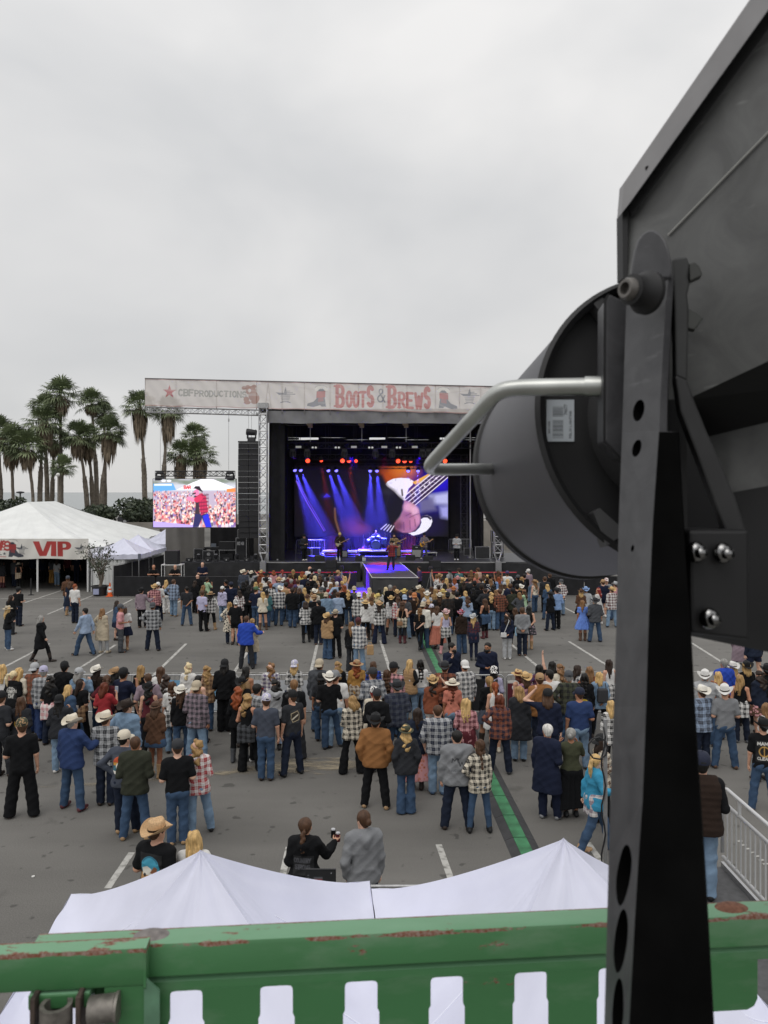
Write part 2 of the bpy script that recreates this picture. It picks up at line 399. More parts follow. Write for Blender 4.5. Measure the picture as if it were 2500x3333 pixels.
# green cable ramp: one cover per metre, all lying in one line
gm = mat('ramp_green', (.045, .185, .082), .7, noise=.4, nscale=4); km = mat('ramp_rubber', (.045, .045, .047), .8, noise=.2, nscale=6)
A, B = Vector((2.45, 11.6, 0)), Vector((1.15, 44.0, 0)); d = (B-A).normalized(); nseg = 35; segl = (B-A).length/nseg
proto = None
ang = math.atan2(d.y, d.x) - math.pi/2
for i in range(nseg):
    if proto is None:
        proto = empty('cable_ramp', A, 'green lidded cable ramp section with black sloping sides on the asphalt', 'cable ramp', 'cable ramp sections laid end to end', rz=ang)
        s = segl/2-.006; b1 = MB()
        for sg in (-1, 1):
            b1.add([(sg*.115, -s, 0), (sg*.115, -s, .055), (sg*.27, -s, .004), (sg*.115, s, 0), (sg*.115, s, .055), (sg*.27, s, .004), (sg*.27, -s, 0), (sg*.27, s, 0)],
                   [(0,1,2,6), (3,7,5,4), (1,4,5,2), (2,5,7,6), (0,3,4,1)])
        b1.bbox((-.115, -s, .0), (.115, s, .045)).build('base', km, proto, world=False)
        MB().bbox((-.113, -s+.008, .046), (.113, s-.008, .062)).build('lid', gm, proto, world=False, bevel=.006)
        o = proto
    else: o = copy_tree(proto)
    o.location = A + d*segl*(i+.5)
    r = Vector(o.location); o['label'] = 'green lidded cable ramp section with black sloping sides, number %d counted from the camera' % (i+1)
for i, o in enumerate([q for q in COL.objects if q.name.startswith('cable_ramp')]):
    w = ['beside the rear crowd', 'crossing the open asphalt between the crowds', 'among the front crowd by the catwalk'][0 if i < 10 else 1 if i < 21 else 2]
    o['label'] = 'green cable ramp section with black sloping sides ' + w

# ---------------------------------------------------------------- palms and shrubs
m_frond = [mat('frond_%d' % i, c, .55, noise=.35, nscale=1.5) for i, c in enumerate([(.155,.195,.095), (.21,.25,.13), (.115,.148,.078)])]
m_dead = mat('dead_frond', (.21, .165, .115), .9, noise=.4, nscale=2); m_trunk = mat('palm_bark', (.17, .145, .115), .95, noise=.35, nscale=3, bump=.6, bscale=8)
def palm_crown(seed, n=78):
    r = random.Random(seed); b = MB()
    for i in range(n):
        b.cur = r.choice([0,0,1,2])
        el = math.radians(r.choice([r.uniform(-35,10), r.uniform(0,50), r.uniform(40,88)])); az = r.uniform(0, 2*math.pi)
        d = Vector((math.cos(el)*math.cos(az), math.cos(el)*math.sin(az), math.sin(el)))
        s = d.cross(Vector((0,0,1))); s = s.normalized() if s.length > .1 else Vector((1,0,0)); up = s.cross(d)
        pl = r.uniform(.75, 1.15); p0 = d*.12; p1 = d*pl + Vector((0,0,-.10*pl*math.cos(el)))
        b.add([p0+s*.03, p0-s*.03, p1-s*.018, p1+s*.018], [(0,1,2,3)])
        m = 11; fl = r.uniform(.8, 1.05)
        for k in range(m):
            a = math.radians(-95+190*k/(m-1)+r.uniform(-5,5)); q = d*math.cos(a)+s*math.sin(a)+up*.12*abs(math.sin(a))
            ln = fl*(.62+.38*math.cos(a*.8)); w = s*math.cos(a)*.05-d*math.sin(a)*.05
            mid = p1+q*ln*.6+Vector((0,0,-.05)); tip = p1+q*ln+Vector((0,0,-.22-.25*r.random()*math.cos(el)))
            b.add([p1, mid+w, tip, mid-w], [(0,1,2,3)])
    return b.mesh('crown', m_frond)
def palm_skirt(seed, n=150):
    r = random.Random(seed); b = MB()
    for i in range(n):
        az = r.uniform(0, 2*math.pi); t = r.random(); R0 = .2+.15*r.random(); R1 = r.uniform(.45, 1.0)*(1-.35*t)
        z0 = .1-.9*t; z1 = z0-r.uniform(.7, 1.3)
        c, s = math.cos(az), math.sin(az); w = r.uniform(.05, .14)
        mz = (z0+z1)/2+.15; mr_ = (R0+R1)*.58
        b.add([(R0*c, R0*s, z0), (mr_*c-w*s, mr_*s+w*c, mz), (R1*.8*c, R1*.8*s, z1), (mr_*c+w*s, mr_*s-w*c, mz)], [(0,1,2,3)])
    return b.mesh('dead_skirt', [m_dead])
CROWNS = [palm_crown(s) for s in (1, 2, 3, 4)]; SKIRTS = [palm_skirt(s) for s in (5, 6)]
pg = 'fan palms beyond the white tent'
def palm(px, py, bx, D, R, skirt, label, boots=True, seed=0):
    """crown centre at px,py; base column bx at z=0"""
    c = Vector(P(px, py, D)); base = Vector(((bx-CX)*D/F, D, 0))
    t = empty('palm_tree', base, label, 'palm tree', pg)
    r = random.Random(seed); k = R/1.75
    pts = [base.lerp(c, i/16) + Vector((math.sin(i/16*math.pi)*(bx-px)*D/F*.25 + r.uniform(-.03,.03), 0, 0)) for i in range(17)]
    h = c.z; rs = []
    for i in range(17):
        z = h*i/16; rs.append((.30 if (boots and z < h*.62) else .19)*(.85+.3*(1-i/16)))
    b = MB(); b.tube(pts, rs, 9)
    if boots:                                                     # old leaf bases left ragged on the lower trunk
        for i in range(int(h*9)):
            f = r.uniform(0, .62); p = base.lerp(c, f); q = int(f*16); p = pts[q].lerp(pts[min(q+1,16)], f*16-q); a = r.uniform(0, 6.28)
            u = Vector((math.cos(a), math.sin(a), 0)); p = p+u*.26
            b.add([p-Vector((0,0,.12))+u.cross(Vector((0,0,1)))*.07, p-Vector((0,0,.12))-u.cross(Vector((0,0,1)))*.07, p+u*.16+Vector((0,0,.14))], [(0,1,2)])
    b.build('trunk', m_trunk, t)
    o = link('crown', CROWNS[seed % 4], t); o.location = c-base; o.scale = (k, k, k*.95); o.rotation_euler = (r.uniform(-.12,.12), r.uniform(-.12,.12), r.uniform(0,6.28))
    if skirt:
        s = link('dead_skirt', SKIRTS[seed % 2], t); s.location = c-base+Vector((0,0,-.25)); s.scale = (k*1.0, k*1.0, k*skirt); s.rotation_euler = (0, 0, r.uniform(0,6.28))
for i, a in enumerate([
    (196,1283,199,98,2.2,1.1,'tallest fan palm rising above all others beyond the white tent',True),
    (143,1326,155,104,1.9,1.0,'fan palm crowding close behind the tallest palm on its left',True),
    (143,1370,128,96,2.25,1.4,'dark trunked fan palm with long dead skirt left of tallest palm',True),
    (-6,1405,4,100,2.2,.8,'fan palm cut off by the left edge of the photo',True),
    (36,1440,44,95,2.3,1.1,'low fan palm near left edge, thick green crown over short skirt',False),
    (90,1456,112,93,2.2,1.0,'small fan palm standing between the left edge pair and tallest palm',False),
    (252,1418,288,98,2.1,1.1,'fan palm with trunk leaning right above the tent ridge',True),
    (298,1312,318,106,2.1,.6,'bushy fan palm crown behind the leaning palms, second tallest there',True),
    (286,1425,304,100,1.9,1.3,'short fan palm with pale grey skirt tucked among taller palms',True),
    (338,1345,345,108,1.7,.5,'small crowned fan palm peeking between the middle cluster crowns',False),
    (353,1405,328,96,2.1,1.5,'fan palm with brown skirt and trunk leaning left over bushes',True),
    (206,1520,190,90,1.5,.4,'stunted dark palm low behind the tent roof and lamp posts',False),
    (178,1432,168,102,1.9,.9,'dark fan palm half hidden behind the tallest palm trunk',True),
    (456,1322,474,94,2.0,1.7,'slender fan palm with long brown skirt left of the banner',True),
    (548,1335,528,94,1.9,1.7,'slender fan palm showing under the banner truss, trunk leaning left',True),
    (588,1478,594,104,2.0,1.6,'left palm of the low trio behind the side screen',False),
    (636,1418,630,110,1.9,1.4,'top palm of the low trio behind the side screen',False),
    (653,1482,644,102,2.0,1.6,'right palm of the low trio behind the side screen',False)]):
    palm(*a[:4], a[4]*1.2, a[5]*1.05, a[6], a[7], seed=i)

m_leaf = [mat('shrub_%d' % i, c, .6, noise=.3, nscale=2) for i, c in enumerate([(.035,.05,.024), (.055,.07,.035), (.022,.033,.018)])]
def leaf_cloud(lobes, n, size, seed):
    r = random.Random(seed); b = MB()
    for i in range(n):
        c, R = r.choice(lobes); b.cur = r.choice([0,0,1,2])
        d = Vector((r.gauss(0,1), r.gauss(0,1), r.gauss(0,1))).normalized()*(r.random()**.35)
        p = Vector(c) + Vector((d.x*R[0], d.y*R[1], d.z*R[2])); s = size*r.uniform(.5, 1.4)
        u = Vector((r.gauss(0,1), r.gauss(0,1), r.gauss(0,1))).normalized(); w = u.orthogonal().normalized()
        b.add([p-u*s, p+w*s*.5, p+u*s, p-w*s*.5], [(0,1,2,3)])
    return b
def shrub(name, px, py, D, w, h, label, cat, n=1700, seed=3, grp='dark shrubs beyond the white tent'):
    c = Vector(P(px, py, D)); base = Vector((c.x, D, 0)); t = empty(name, base, label, cat, grp); r = random.Random(seed)
    lobes = [((c.x+r.uniform(-.5,.5)*w, D+r.uniform(-.5,.5)*w*.4, c.z+r.uniform(-.35,.3)*h), (w*.27, w*.27, h*.30)) for _ in range(9)]
    leaf_cloud(lobes, n, .22, seed).build('foliage', m_leaf, t)
    b = MB()
    for l in lobes[:5]: b.tube([base, (base+Vector(l[0]))/2+Vector((0,0,.3)), l[0]], [.16,.1,.05], 6)
    b.build('trunk', m_trunk, t)
shrub('shrub', 395, 1660, 80, 6.2, 2.6, 'dark wind pruned tree spreading between the tent roof and side screen', 'tree', 3000, 4)
shrub('shrub', 8, 1660, 82, 3.4, 2.6, 'dark shrub at the left edge beside the tent roof', 'shrub', 1300, 5)
shrub('shrub', 470, 1690, 84, 3.0, 2.2, 'smaller dark shrub right of the wind pruned tree', 'shrub', 1100, 6)

# lamp posts, wall and parked cars far behind
m_post = mat('lamp_post_paint', (.22,.20,.17), .6); m_wallc = mat('concrete_wall', (.26,.24,.21), .9, noise=.2, nscale=.8)
t = empty('street_lamp', Vector(((189-CX)*86/F, 86, 0)), 'globe topped lamp post standing among the palm trunks', 'street lamp')
x = t.location.x; MB().cyl((x,86,0), (x,86,7.9), .11, .07).build('pole', m_post, t)
MB().sph((x,86,8.05), .22).build('globe', mat('lamp_globe', (.7,.7,.66), .3), t, smooth=True)
t = empty('street_lamp', Vector(((66-CX)*86/F, 86, 0)), 'short dark flat topped lamp post left of the tent ridge', 'street lamp')
x = t.location.x; MB().cyl((x,86,0), (x,86,6.0), .10, .08).build('pole', mat('dark_metal', (.04,.04,.045), .5), t)
MB().lathe([(.1,5.95),(.42,6.02),(.42,6.14),(.1,6.2)], (x,86,0), 14, caps=True).build('lamp_head', _mc['dark_metal'], t)
t = MB().bbox(P(405,1722,76), (P(640,1722,76)[0], 76.4, 3.1)).build('retaining_wall', m_wallc, label='low tan wall behind the canopies left of the side screen', cat='wall')
MB().bbox((8.6, 82, 0), (24, 82.4, 3.0)).build('retaining_wall', m_wallc, label='tan wall seen through the gap right of the stage', cat='wall')
MB().bbox((8.6, 82.4, 0), (24, 90, 2.9)).build('terrace', mat('terrace_paving', (.3,.28,.25), .9), kind='structure')
def car(loc, col, label, rz=0.0):
    t = empty('parked_car', loc, label, 'car', rz=rz); b = MB()
    prof = [(-2.2,.35),(-2.25,.75),(-2.1,.95),(-1.5,1.02),(-.95,1.5),(.9,1.52),(1.75,1.08),(2.2,.95),(2.25,.5),(2.2,.35)]
    b.prism([(x, -.86, z) for x, z in prof], (0, 1.72, 0)).build('body', mat('car_'+label[:6], col, .3), t, world=False, bevel=.06)
    g = mat('car_glass', (.02,.025,.03), .08)
    for s in (-1, 1): MB().prism([(-1.35, s*.868, 1.03),(-.88, s*.868, 1.42),(.8, s*.868, 1.44),(1.4, s*.868, 1.08)], (0, .004*s, 0)).build('window', g, t, world=False)
    for x in (-1.4, 1.4):
        for s in (-1, 1):
            w = MB().cyl((x, s*.72, .34), (x, s*.92, .34), .34, n=18).build('wheel', mat('tyre', (.02,.02,.02), .9), t, world=False)
            MB().cyl((x, s*.91, .34), (x, s*.935, .34), .2, n=14).build('rim', mat('rim', (.5,.5,.52), .35, 1.0), w, world=False)
    for s in (-.6, .6): MB().box((-2.24, s, .82), (.06, .36, .16)).build('headlight', mat('headlight', (.8,.8,.8), .1), t, world=False)
    return t
car((10.9, 85, 2.9), (.75,.75,.74), 'white car parked behind the stage, seen through its open right side', rz=.5)
car(P(452,1690,90)[:2]+(2.35,), (.03,.03,.035), 'dark car parked behind the low wall by the shrubs', rz=.1)

# ---------------------------------------------------------------- VIP marquee and pop-up canopies
def cloth(key, col, n=.06): return mat(key, col, .75, noise=n, nscale=1.2)
M_TENT = cloth('tent_vinyl', (.74,.75,.735)); M_CANO = mat('canopy_polyester', (.66,.67,.79), .8, noise=.04, nscale=2, bump=.5, bscale=3.2)
M_POLE = mat('white_pole', (.7,.7,.69), .4); M_ALU = mat('aluminium', (.5,.5,.51), .38, 1.0, noise=.12, nscale=30); M_BLK = mat('black_drape', (.012,.012,.014), .9, noise=.3, nscale=2)
M_BLKP = mat('black_paint', (.016,.016,.018), .5); M_GALV = mat('galvanised', (.42,.42,.42), .45, .7, noise=.15, nscale=12)
XL, XR, YF, YB, ZE = -31.4, -18.06, 47.0, 63.4, 2.62
tent = empty('marquee', ((XL+XR)/2, YF, 0), 'large white hip roofed marquee with VIP banner over its open front', 'marquee')
RA, RB = Vector((-24.7, 53.2, 5.42)), Vector((-24.7, 57.8, 5.42))
def sagplane(b, a0, a1, r0, r1, nu=60, nv=16, sag=.22, folds=7, amp=.05):
    a0, a1, r0, r1 = map(Vector, (a0, a1, r0, r1))
    def fn(u, v):
        p = (a0.lerp(a1, u)).lerp(r0.lerp(r1, u), v)
        p.z -= sag*math.sin(math.pi*min(1, v*1.0))*.8
        p.z += amp*(math.sin(u*folds*2*math.pi)+.45*math.sin(u*folds*4.6*math.pi+v*3))*(1-v)**.6*math.sin(math.pi*min(1,.15+v))
        return p
    b.grid(fn, nu, nv)
b = MB()
sagplane(b, (XL,YF,ZE), (XR,YF,ZE), RA, RA+Vector((.01,0,0)))
sagplane(b, (XR,YF,ZE), (XR,YB,ZE), RA, RB, folds=5.3, amp=.17, sag=.32)
sagplane(b, (XR,YB,ZE), (XL,YB,ZE), RB, RB-Vector((.01,0,0)))
sagplane(b, (XL,YB,ZE), (XL,YF,ZE), RB, RA, folds=6, amp=.10)
b.build('roof', M_TENT, tent, smooth=50)
def wall_fn(x0, y0, x1, y1, z0, z1, w=.05, f=9):
    d = Vector((x1-x0, y1-y0, 0)); n = Vector((-d.y, d.x, 0)).normalized()
    return lambda u, v: (x0+d.x*u+n.x*w*math.sin(u*f*6.28+2*v), y0+d.y*u+n.y*w*math.sin(u*f*6.28+2*v), z0+(z1-z0)*v)
MB().grid(wall_fn(XR-.02, YF+.1, XR-.02, YB, 0, ZE-.02), 120, 6).build('side_wall', M_TENT, tent, smooth=True)
MB().grid(wall_fn(XR-.25, YF+.3, XR-.25, YB-.3, 0, 2.4), 60, 4).grid(wall_fn(XL+.3, 55.5, XR-.3, 55.5, 0, 2.6), 90, 4).grid(wall_fn(XL+.2, YF+.3, XL+.2, YB, 0, 2.5), 60, 4).build('shade_lining', M_BLK, tent, smooth=True)  # black walls added to deepen the shade inside the marquee
MB().bbox((XL+.3, YF+.5, 2.44), (XR-.3, 55.4, 2.47)).build('shade_ceiling', M_BLK, tent)  # black ceiling added for the same inside shade
for x in (-18.12, -21.2, -24.4, -27.6, -31.3):
    MB().cyl((x, YF, 0), (x, YF, 2.9), .06).build('leg', M_POLE, tent)
rs = Ras(13.34, 1.24, 440, 42, srgb('d6d3cc'))
def vx(px): return (px-CX)*47/F - XL
def vz(py): return H-(py-HY)*47/F - 2.02
red = srgb('a83a37'); dk = srgb('3c3f4a')
def vtext():
    y0, y1 = vz(1811), vz(1762)
    rs.poly([(vx(109),y1),(vx(130),y1),(vx(142),y0+.28),(vx(154),y1),(vx(171),y1),(vx(153),y0),(vx(132),y0)], red)
    rs.poly([(vx(167.5),y1),(vx(185),y1),(vx(185),y0),(vx(167.5),y0)], red)
    rs.poly([(vx(189),y1)]+arc(vx(217), (y1+vz(1789))/2, vx(235)-vx(217), (y1-vz(1789))/2, 90, -90)+[(vx(206),vz(1789)),(vx(206),y0),(vx(189),y0)], red)
    rs.poly([(vx(206),vz(1769))]+arc(vx(213), vz(1775.5), .08, .11, 90, -90)+[(vx(206),vz(1782))], srgb('d6d3cc'))
vtext()
def boot(r, u, v, s, flip=1):
    """a cowboy boot brimming with foam, drawn s tall with its heel at u,v"""
    q = lambda pts: [(u+flip*s*x, v+s*y) for x, y in pts]
    r.poly(q([(0,.02),(.22,.02),(.30,.1),(.62,.0),(.95,.04),(.92,.16),(.62,.27),(.48,.42),(.47,.9),(.02,.95),(.06,.45)]), dk)
    r.poly(q([(.04,.5),(.48,.46),(.47,.78),(.03,.8)]), red, .85)
    r.poly(q([(.12,.3),(.4,.25),(.38,.55),(.15,.55)]), red, .5)
    for x, y in ((.08,.97),(.22,1.0),(.38,.97),(.47,.88),(.0,.9)): r.ell(u+flip*s*x, v+s*y, s*.1, s*.09, srgb('e6e2da'))
    r.line(q(arc(.25,.95,.3,.13,0,180)), s*.015, dk, .5)
def flagstar(r, u, v, s):
    for i, w in enumerate((.62,.56,.50,.44)): r.poly([(u-s*w*.5, v-.12*s*i-.04*s), (u+s*w*.5, v-.12*s*i-.04*s), (u+s*w*.5, v-.12*s*i-.10*s), (u-s*w*.5, v-.12*s*i-.10*s)], dk, .9)
    r.poly([(u-s*.62, v+.16*s), (u-s*.1, v+.14*s), (u+s*.02, v+.52*s), (u+s*.1, v+.14*s), (u+s*.05, v), (u-s*.4, v)], dk)
    for i in range(3): r.line([(u+.08*s, v+.04*s+.1*s*i), (u+s*(.62-.16*i), v+.05*s+.1*s*i)], .025*s, dk)
    r.poly([(u-.34*s, v-.52*s), (u-.3*s, v-.44*s), (u-.1*s, v-.46*s)], dk); r.poly([(u+.34*s, v-.52*s), (u+.3*s, v-.44*s), (u+.1*s, v-.46*s)], dk)
boot(rs, vx(29), .12, 1.0); flagstar(rs, vx(73), vz(1786), .62); flagstar(rs, vx(266), vz(1786), .62)
flagstar(rs, 1.2, .62, .62); boot(rs, 2.0, .12, 1.0)
rs.text('BOOTS & BREWS', 3.0, .55, .5, .36, red, .06, .08); rs.text('FESTIVAL', 4.2, .1, .25, .22, dk, .03)
rs.text('WS', vx(-8), vz(1781), .38, .2, red, .045, .05); rs.text('AL', vx(-7), vz(1806), .2, .12, dk, .025); rs.star(vx(17), vz(1802), .11, dk)
rs.line([(vx(-20), vz(1790)), (vx(21), vz(1790))], .02, red); rs.line([(vx(-20), vz(1812)), (vx(21), vz(1812))], .02, red)
def place(u, v): return np.stack([XL+u, YF-.09+.035*np.sin(u*2.3+v*1.5)+.02*np.sin(u*6.1-v*3), 2.02+v+.03*np.sin(u*1.9)*(1-v/1.24)], 1)
link('banner', rs.mesh('banner', mat_attr('printed_vinyl'), place), tent, True)
# dark bar fronts seen inside
def canopy(cx, cy, w, d, ze, zp, label, name='canopy_tent', grp='white pop up canopies', val=.28, mat_=None, sag=.10, rz=0):
    t = empty(name, (cx, cy, 0), label, 'canopy', grp, rz=math.radians(rz)); b = MB(); x, y = w/2, d/2; m_ = mat_ or M_CANO
    cs = [(-x,-y),(x,-y),(x,y),(-x,y)]; nu = 36; nv = 22; fns = []
    for i in range(4):
        a, c = cs[i], cs[(i+1) % 4]
        def fn(u, v, a=a, c=c, i=i):
            px = (a[0]+(c[0]-a[0])*u)*(1-v); py = (a[1]+(c[1]-a[1])*u)*(1-v)
            edge = 4*u*(1-u)                                   # panels belly between the corner ribs
            z = ze+(zp-ze)*v**1.22 - sag*edge*math.sin(math.pi*v**.7)*1.3 - .035*edge*(1-v)
            z += min(1, edge*2.5)*(.014*math.sin(u*31+v*9+i)*(1-v)*(.3+abs(2*u-1))+.012*math.sin((u-.5)*34/(1.02-v)**.5+i)*v*(1-v)*2+.012*math.sin(u*11-v*17+2*i)+.012*math.sin((u-.5)*(9+20*v)+i)*v*(1-v)*3)
            return (cx+px, cy+py, z)
        fns.append(fn)
        b.grid(fn, nu, nv)
    b.build('roof', m_, t, smooth=35)
    if val > .29:
        b = MB()
        for fn in fns:
            for e in (.31,.69): b.tube([Vector(fn(e, k/20*.6))+Vector((0,0,.004)) for k in range(21)], .006, 5)
        b.build('seam', mat('canopy_seam', (.74,.75,.84), .8), t)
    b = MB()
    for i in range(4):
        a, c = cs[i], cs[(i+1) % 4]
        def fn(u, v, a=a, c=c):
            px = a[0]+(c[0]-a[0])*u; py = a[1]+(c[1]-a[1])*u; k = 1+.012*math.sin(u*26)*(1-v)
            return (cx+px*k*1.004, cy+py*k*1.004, ze-.035*4*u*(1-u)-val*(1-v)+.0)
        b.grid(fn, 40, 4)
    b.build('valance', m_, t, smooth=True)
    for a in cs: MB().box((cx+a[0]*.97, cy+a[1]*.97, (ze-.05)/2), (.045, .045, ze-.05)).build('leg', M_ALU, t)
    return t
canopy(-16.45, 48.5, 2.95, 2.95, 2.3, 3.2, 'white pop up canopy with dark corner strap beside the marquee', sag=.05)
canopy(-16.55, 51.7, 2.95, 2.95, 2.3, 3.25, 'second white pop up canopy along the marquee wall, behind the strapped one', sag=.05)
canopy(-16.5, 58.2, 3.0, 2.95, 2.3, 3.35, 'white pop up canopy farthest back, touching the grey curtain', sag=.05)
for cx, cy in ((-16.45,48.5),):
    tag(MB().box((cx+1.47, cy-1.47, 2.15), (.16, .06, .36)).build('corner_strap', mat('strap', (.12,.13,.17), .7)), 'dark strap on the front corner of the nearest pop up canopy', 'strap')

MB().grid(wall_fn(-18.0, 47.12, -15.9, 47.12, 0, 2.06), 30, 5).grid(wall_fn(-15.92, 47.12, -15.3, 53.0, 0, 2.06), 50, 5).build('tent_side_wall', M_TENT, smooth=True, label='white vinyl side wall under the small canopies behind the potted tree', cat='tent wall')
# potted tree, cone
bx, by, _ = G(325, 1938)
t = empty('potted_tree', (bx, by, 0), 'sparse multi stemmed small tree in a black pot by the marquee', 'potted tree')
MB().lathe([(.0,.0),(.36,0),(.44,.5),(.5,.52),(.5,.58),(.42,.58),(.40,.46),(0,.46)], (bx,by,0), 22).build('pot', mat('pot_plastic', (.03,.03,.032), .5), t, smooth=40)
MB().bbox((bx-.2, by-.52, .12), (bx+.12, by-.44, .44)).build('pot_label', mat('pot_sign', (.35,.38,.55), .6), t)
r = random.Random(2); b = MB(); lv = MB()
for k in range(7):
    a = k*.9; p = [Vector((bx+.06*math.cos(a), by+.06*math.sin(a), .45))]
    for q in range(1, 9):
        f = q/8; p.append(Vector((bx+math.cos(a)*f**1.7*.75+r.uniform(-.05,.05)+.1*math.sin(f*5), by+math.sin(a)*f**1.7*.6, .45+2.3*f*(1-.08*(k % 3)))))
    b.tube(p, [.045*(1-.85*i/8)+.006 for i in range(9)], 6)
    for q in range(4, 9):
        for _ in range(5):
            o = p[q]+Vector((r.gauss(0,.28), r.gauss(0,.25), r.gauss(.05,.25))); b.tube([p[q], o], [.008,.004], 4)
            for _ in range(3):
                c = o+Vector((r.gauss(0,.07), r.gauss(0,.07), r.gauss(0,.07))); u = Vector((r.gauss(0,1), r.gauss(0,1), r.gauss(0,1))).normalized(); w = u.orthogonal().normalized(); lv.cur = r.choice([0,1,2])
                lv.add([c-u*.075, c+w*.035, c+u*.075, c-w*.035], [(0,1,2,3)])
b.build('trunk', mat('bark_grey', (.18,.15,.12), .9), t); lv.build('crown', m_leaf, t)
bx, by, _ = G(358, 1941)
t = empty('traffic_cone', (bx, by, 0), 'orange traffic cone with two white bands beside the potted tree', 'traffic cone'); om = mat('cone_orange', (.75,.13,.02), .6)
MB().bbox((bx-.19, by-.19, 0), (bx+.19, by+.19, .04)).lathe([(.14,.04),(.115,.25)], (bx,by,0), 18).lathe([(.095,.38),(.08,.47)], (bx,by,0), 18).lathe([(.065,.58),(.03,.78),(.02,.8)], (bx,by,0), 18, caps=True).build('cone', om, t, smooth=40)
wm2 = mat('reflective_white', (.75,.75,.75), .4)
MB().lathe([(.116,.25),(.0955,.38)], (bx,by,0), 18).build('band', wm2, t, smooth=True); MB().lathe([(.081,.47),(.0655,.58)], (bx,by,0), 18).build('band', wm2, t, smooth=True)
bx, by, _ = G(101, 1937)
t = empty('stanchion', (bx, by, 0), 'slim black stanchion post in front of the marquee opening', 'stanchion')
MB().cyl((bx,by,.02), (bx,by,1.0), .035).build('post', M_BLKP, t); MB().lathe([(.18,0),(.18,.02),(.03,.05)], (bx,by,0), 18, caps=True).build('base', M_BLKP, t)
# ---------------------------------------------------------------- stage
ZS, YS = 1.36, 52.2
def pleats(x0, y0, x1, y1, z0, z1, amp=.05, f=.9, nu=None):
    ln = math.hypot(x1-x0, y1-y0); nx, ny = -(y1-y0)/ln, (x1-x0)/ln
    nu = nu or max(8, int(ln*7))
    def fn(u, v):
        s = u*ln; w = amp*(math.sin(s*f*6.28+.7*math.sin(s*.9))+.5*math.sin(s*f*2.1*6.28+1+2*v))
        return (x0+(x1-x0)*u+nx*w, y0+(y1-y0)*u+ny*w, z0+(z1-z0)*v-.02*math.sin(s*1.3)*v)
    return fn, nu
stage = empty('stage', (0, YS, 0), 'black draped concert stage with grey valance and dark interior', 'stage')
m_deck = mat('stage_deck', (.035,.035,.042), .45, noise=.3, nscale=3, bump=.1)
MB().bbox((-8.3, YS, ZS-.06), (8.25, 63.5, ZS)).build('deck', m_deck, stage)
MB().bbox((-13.8, YS+.1, ZS-.07), (-8.31, 60, ZS-.01)).bbox((8.26, YS+.1, ZS-.07), (15, 60, ZS-.01)).build('wing_deck', m_deck, stage)
b = MB()
for x0, x1 in ((-13.8,-8.3), (-8.3,-1.6), (1.1,8.25), (8.25,15)):
    fn, nu = pleats(x0, YS-.08, x1, YS-.08, 0, ZS-.05, .03, .35); b.grid(fn, nu, 6)
b.build('skirt', mat('skirt_fabric', (.022,.022,.024), .85, noise=.35, nscale=1.5, bump=.5, bscale=3), stage, smooth=True)
MB().bbox((-8.3, YS-.12, ZS-.05), (8.25, YS-.0, ZS+.004)).build('edge_trim', M_GALV, stage)
b = MB()
fn, nu = pleats(-8.2, 63.2, 8.2, 63.2, ZS, 10.42, .05, .8); b.grid(fn, nu, 4)
for x0, x1 in ((-8.2,-7.0), (-5.4,-1.2), (0.1,4.6), (6.1,8.2)):
    fn, nu = pleats(x0, 63.25, x1, 63.25, 10.42, 10.60, .03, .8); b.grid(fn, nu, 2)
fn, nu = pleats(-8.2, 63.3, 8.2, 63.3, 10.60, 11.6, .03, .8); b.grid(fn, nu, 4)
b.build('back_drape', M_BLK, stage, smooth=True)
b = MB()
fn, nu = pleats(-7.95, 53.2, -7.95, 63.2, ZS, 11.5, .06, .7); b.grid(fn, nu, 4)
fn, nu = pleats(-7.9, 53.4, -6.9, 53.4, ZS, 11.5, .06, .9); b.grid(fn, nu, 4)
b.build('side_drape', M_BLK, stage, smooth=True)
b = MB()
fn, nu = pleats(7.6, 53.2, 7.6, 63.2, 4.6, 11.5, .06, .7); b.grid(fn, nu, 4)
fn, nu = pleats(7.7, 60.4, 7.7, 63.2, ZS, 4.6, .06, .7); b.grid(fn, nu, 4)
fn, nu = pleats(5.4, 62.6, 7.7, 62.6, ZS, 9, .06, .8); b.grid(fn, nu, 4)
b.build('side_drape', M_BLK, stage, smooth=True)
MB().bbox((-8.6, 52.6, 11.62), (8.7, 64, 11.8)).build('roof', M_BLK, stage)
def valance(u, v):
    x = -8.0+16.2*u; sag = .06*abs(math.sin(x*.55))+.25*max(0, 1-abs(x-.1)/.9)*.3
    return (x, 52.0+.05*math.sin(x*2.1+v*2)+.03*math.sin(x*5.3), 10.72+sag*(1-v)+(11.58-10.72-sag*(1-v))*v-.003*x)
MB().grid(valance, 120, 6).build('valance', mat('grey_canvas', (.20,.20,.205), .85, noise=.12, nscale=1.5), stage, smooth=True)

def truss(b, p0, p1, s, r=.028, bay=.6, sides=(0,1,2,3)):
    p0, p1 = Vector(p0), Vector(p1); d = (p1-p0); L = d.length; d.normalize()
    u = Vector((0,1,0)) if abs(d.y) < .9 else Vector((1,0,0)); u = (u-d*u.dot(d)).normalized(); w = d.cross(u)
    cs = [(u*a+w*c)*s/2 for a, c in ((-1,-1),(1,-1),(1,1),(-1,1))]
    for c in cs: b.cyl(p0+c, p1+c, r, n=6)
    n = max(1, round(L/bay))
    for i in range(n):
        a, e = p0+d*L*i/n, p0+d*L*(i+1)/n
        for k in sides:
            c0, c1 = cs[k], cs[(k+1) % 4]
            b.cyl(a+(c0 if i % 2 else c1), e+(c1 if i % 2 else c0), r*.62, n=5, caps=False)
            b.cyl(a+c0, a+c1, r*.62, n=5, caps=False)
    for k in sides: b.cyl(p1+cs[k], p1+cs[(k+1) % 4], r*.62, n=5, caps=False)
    return b
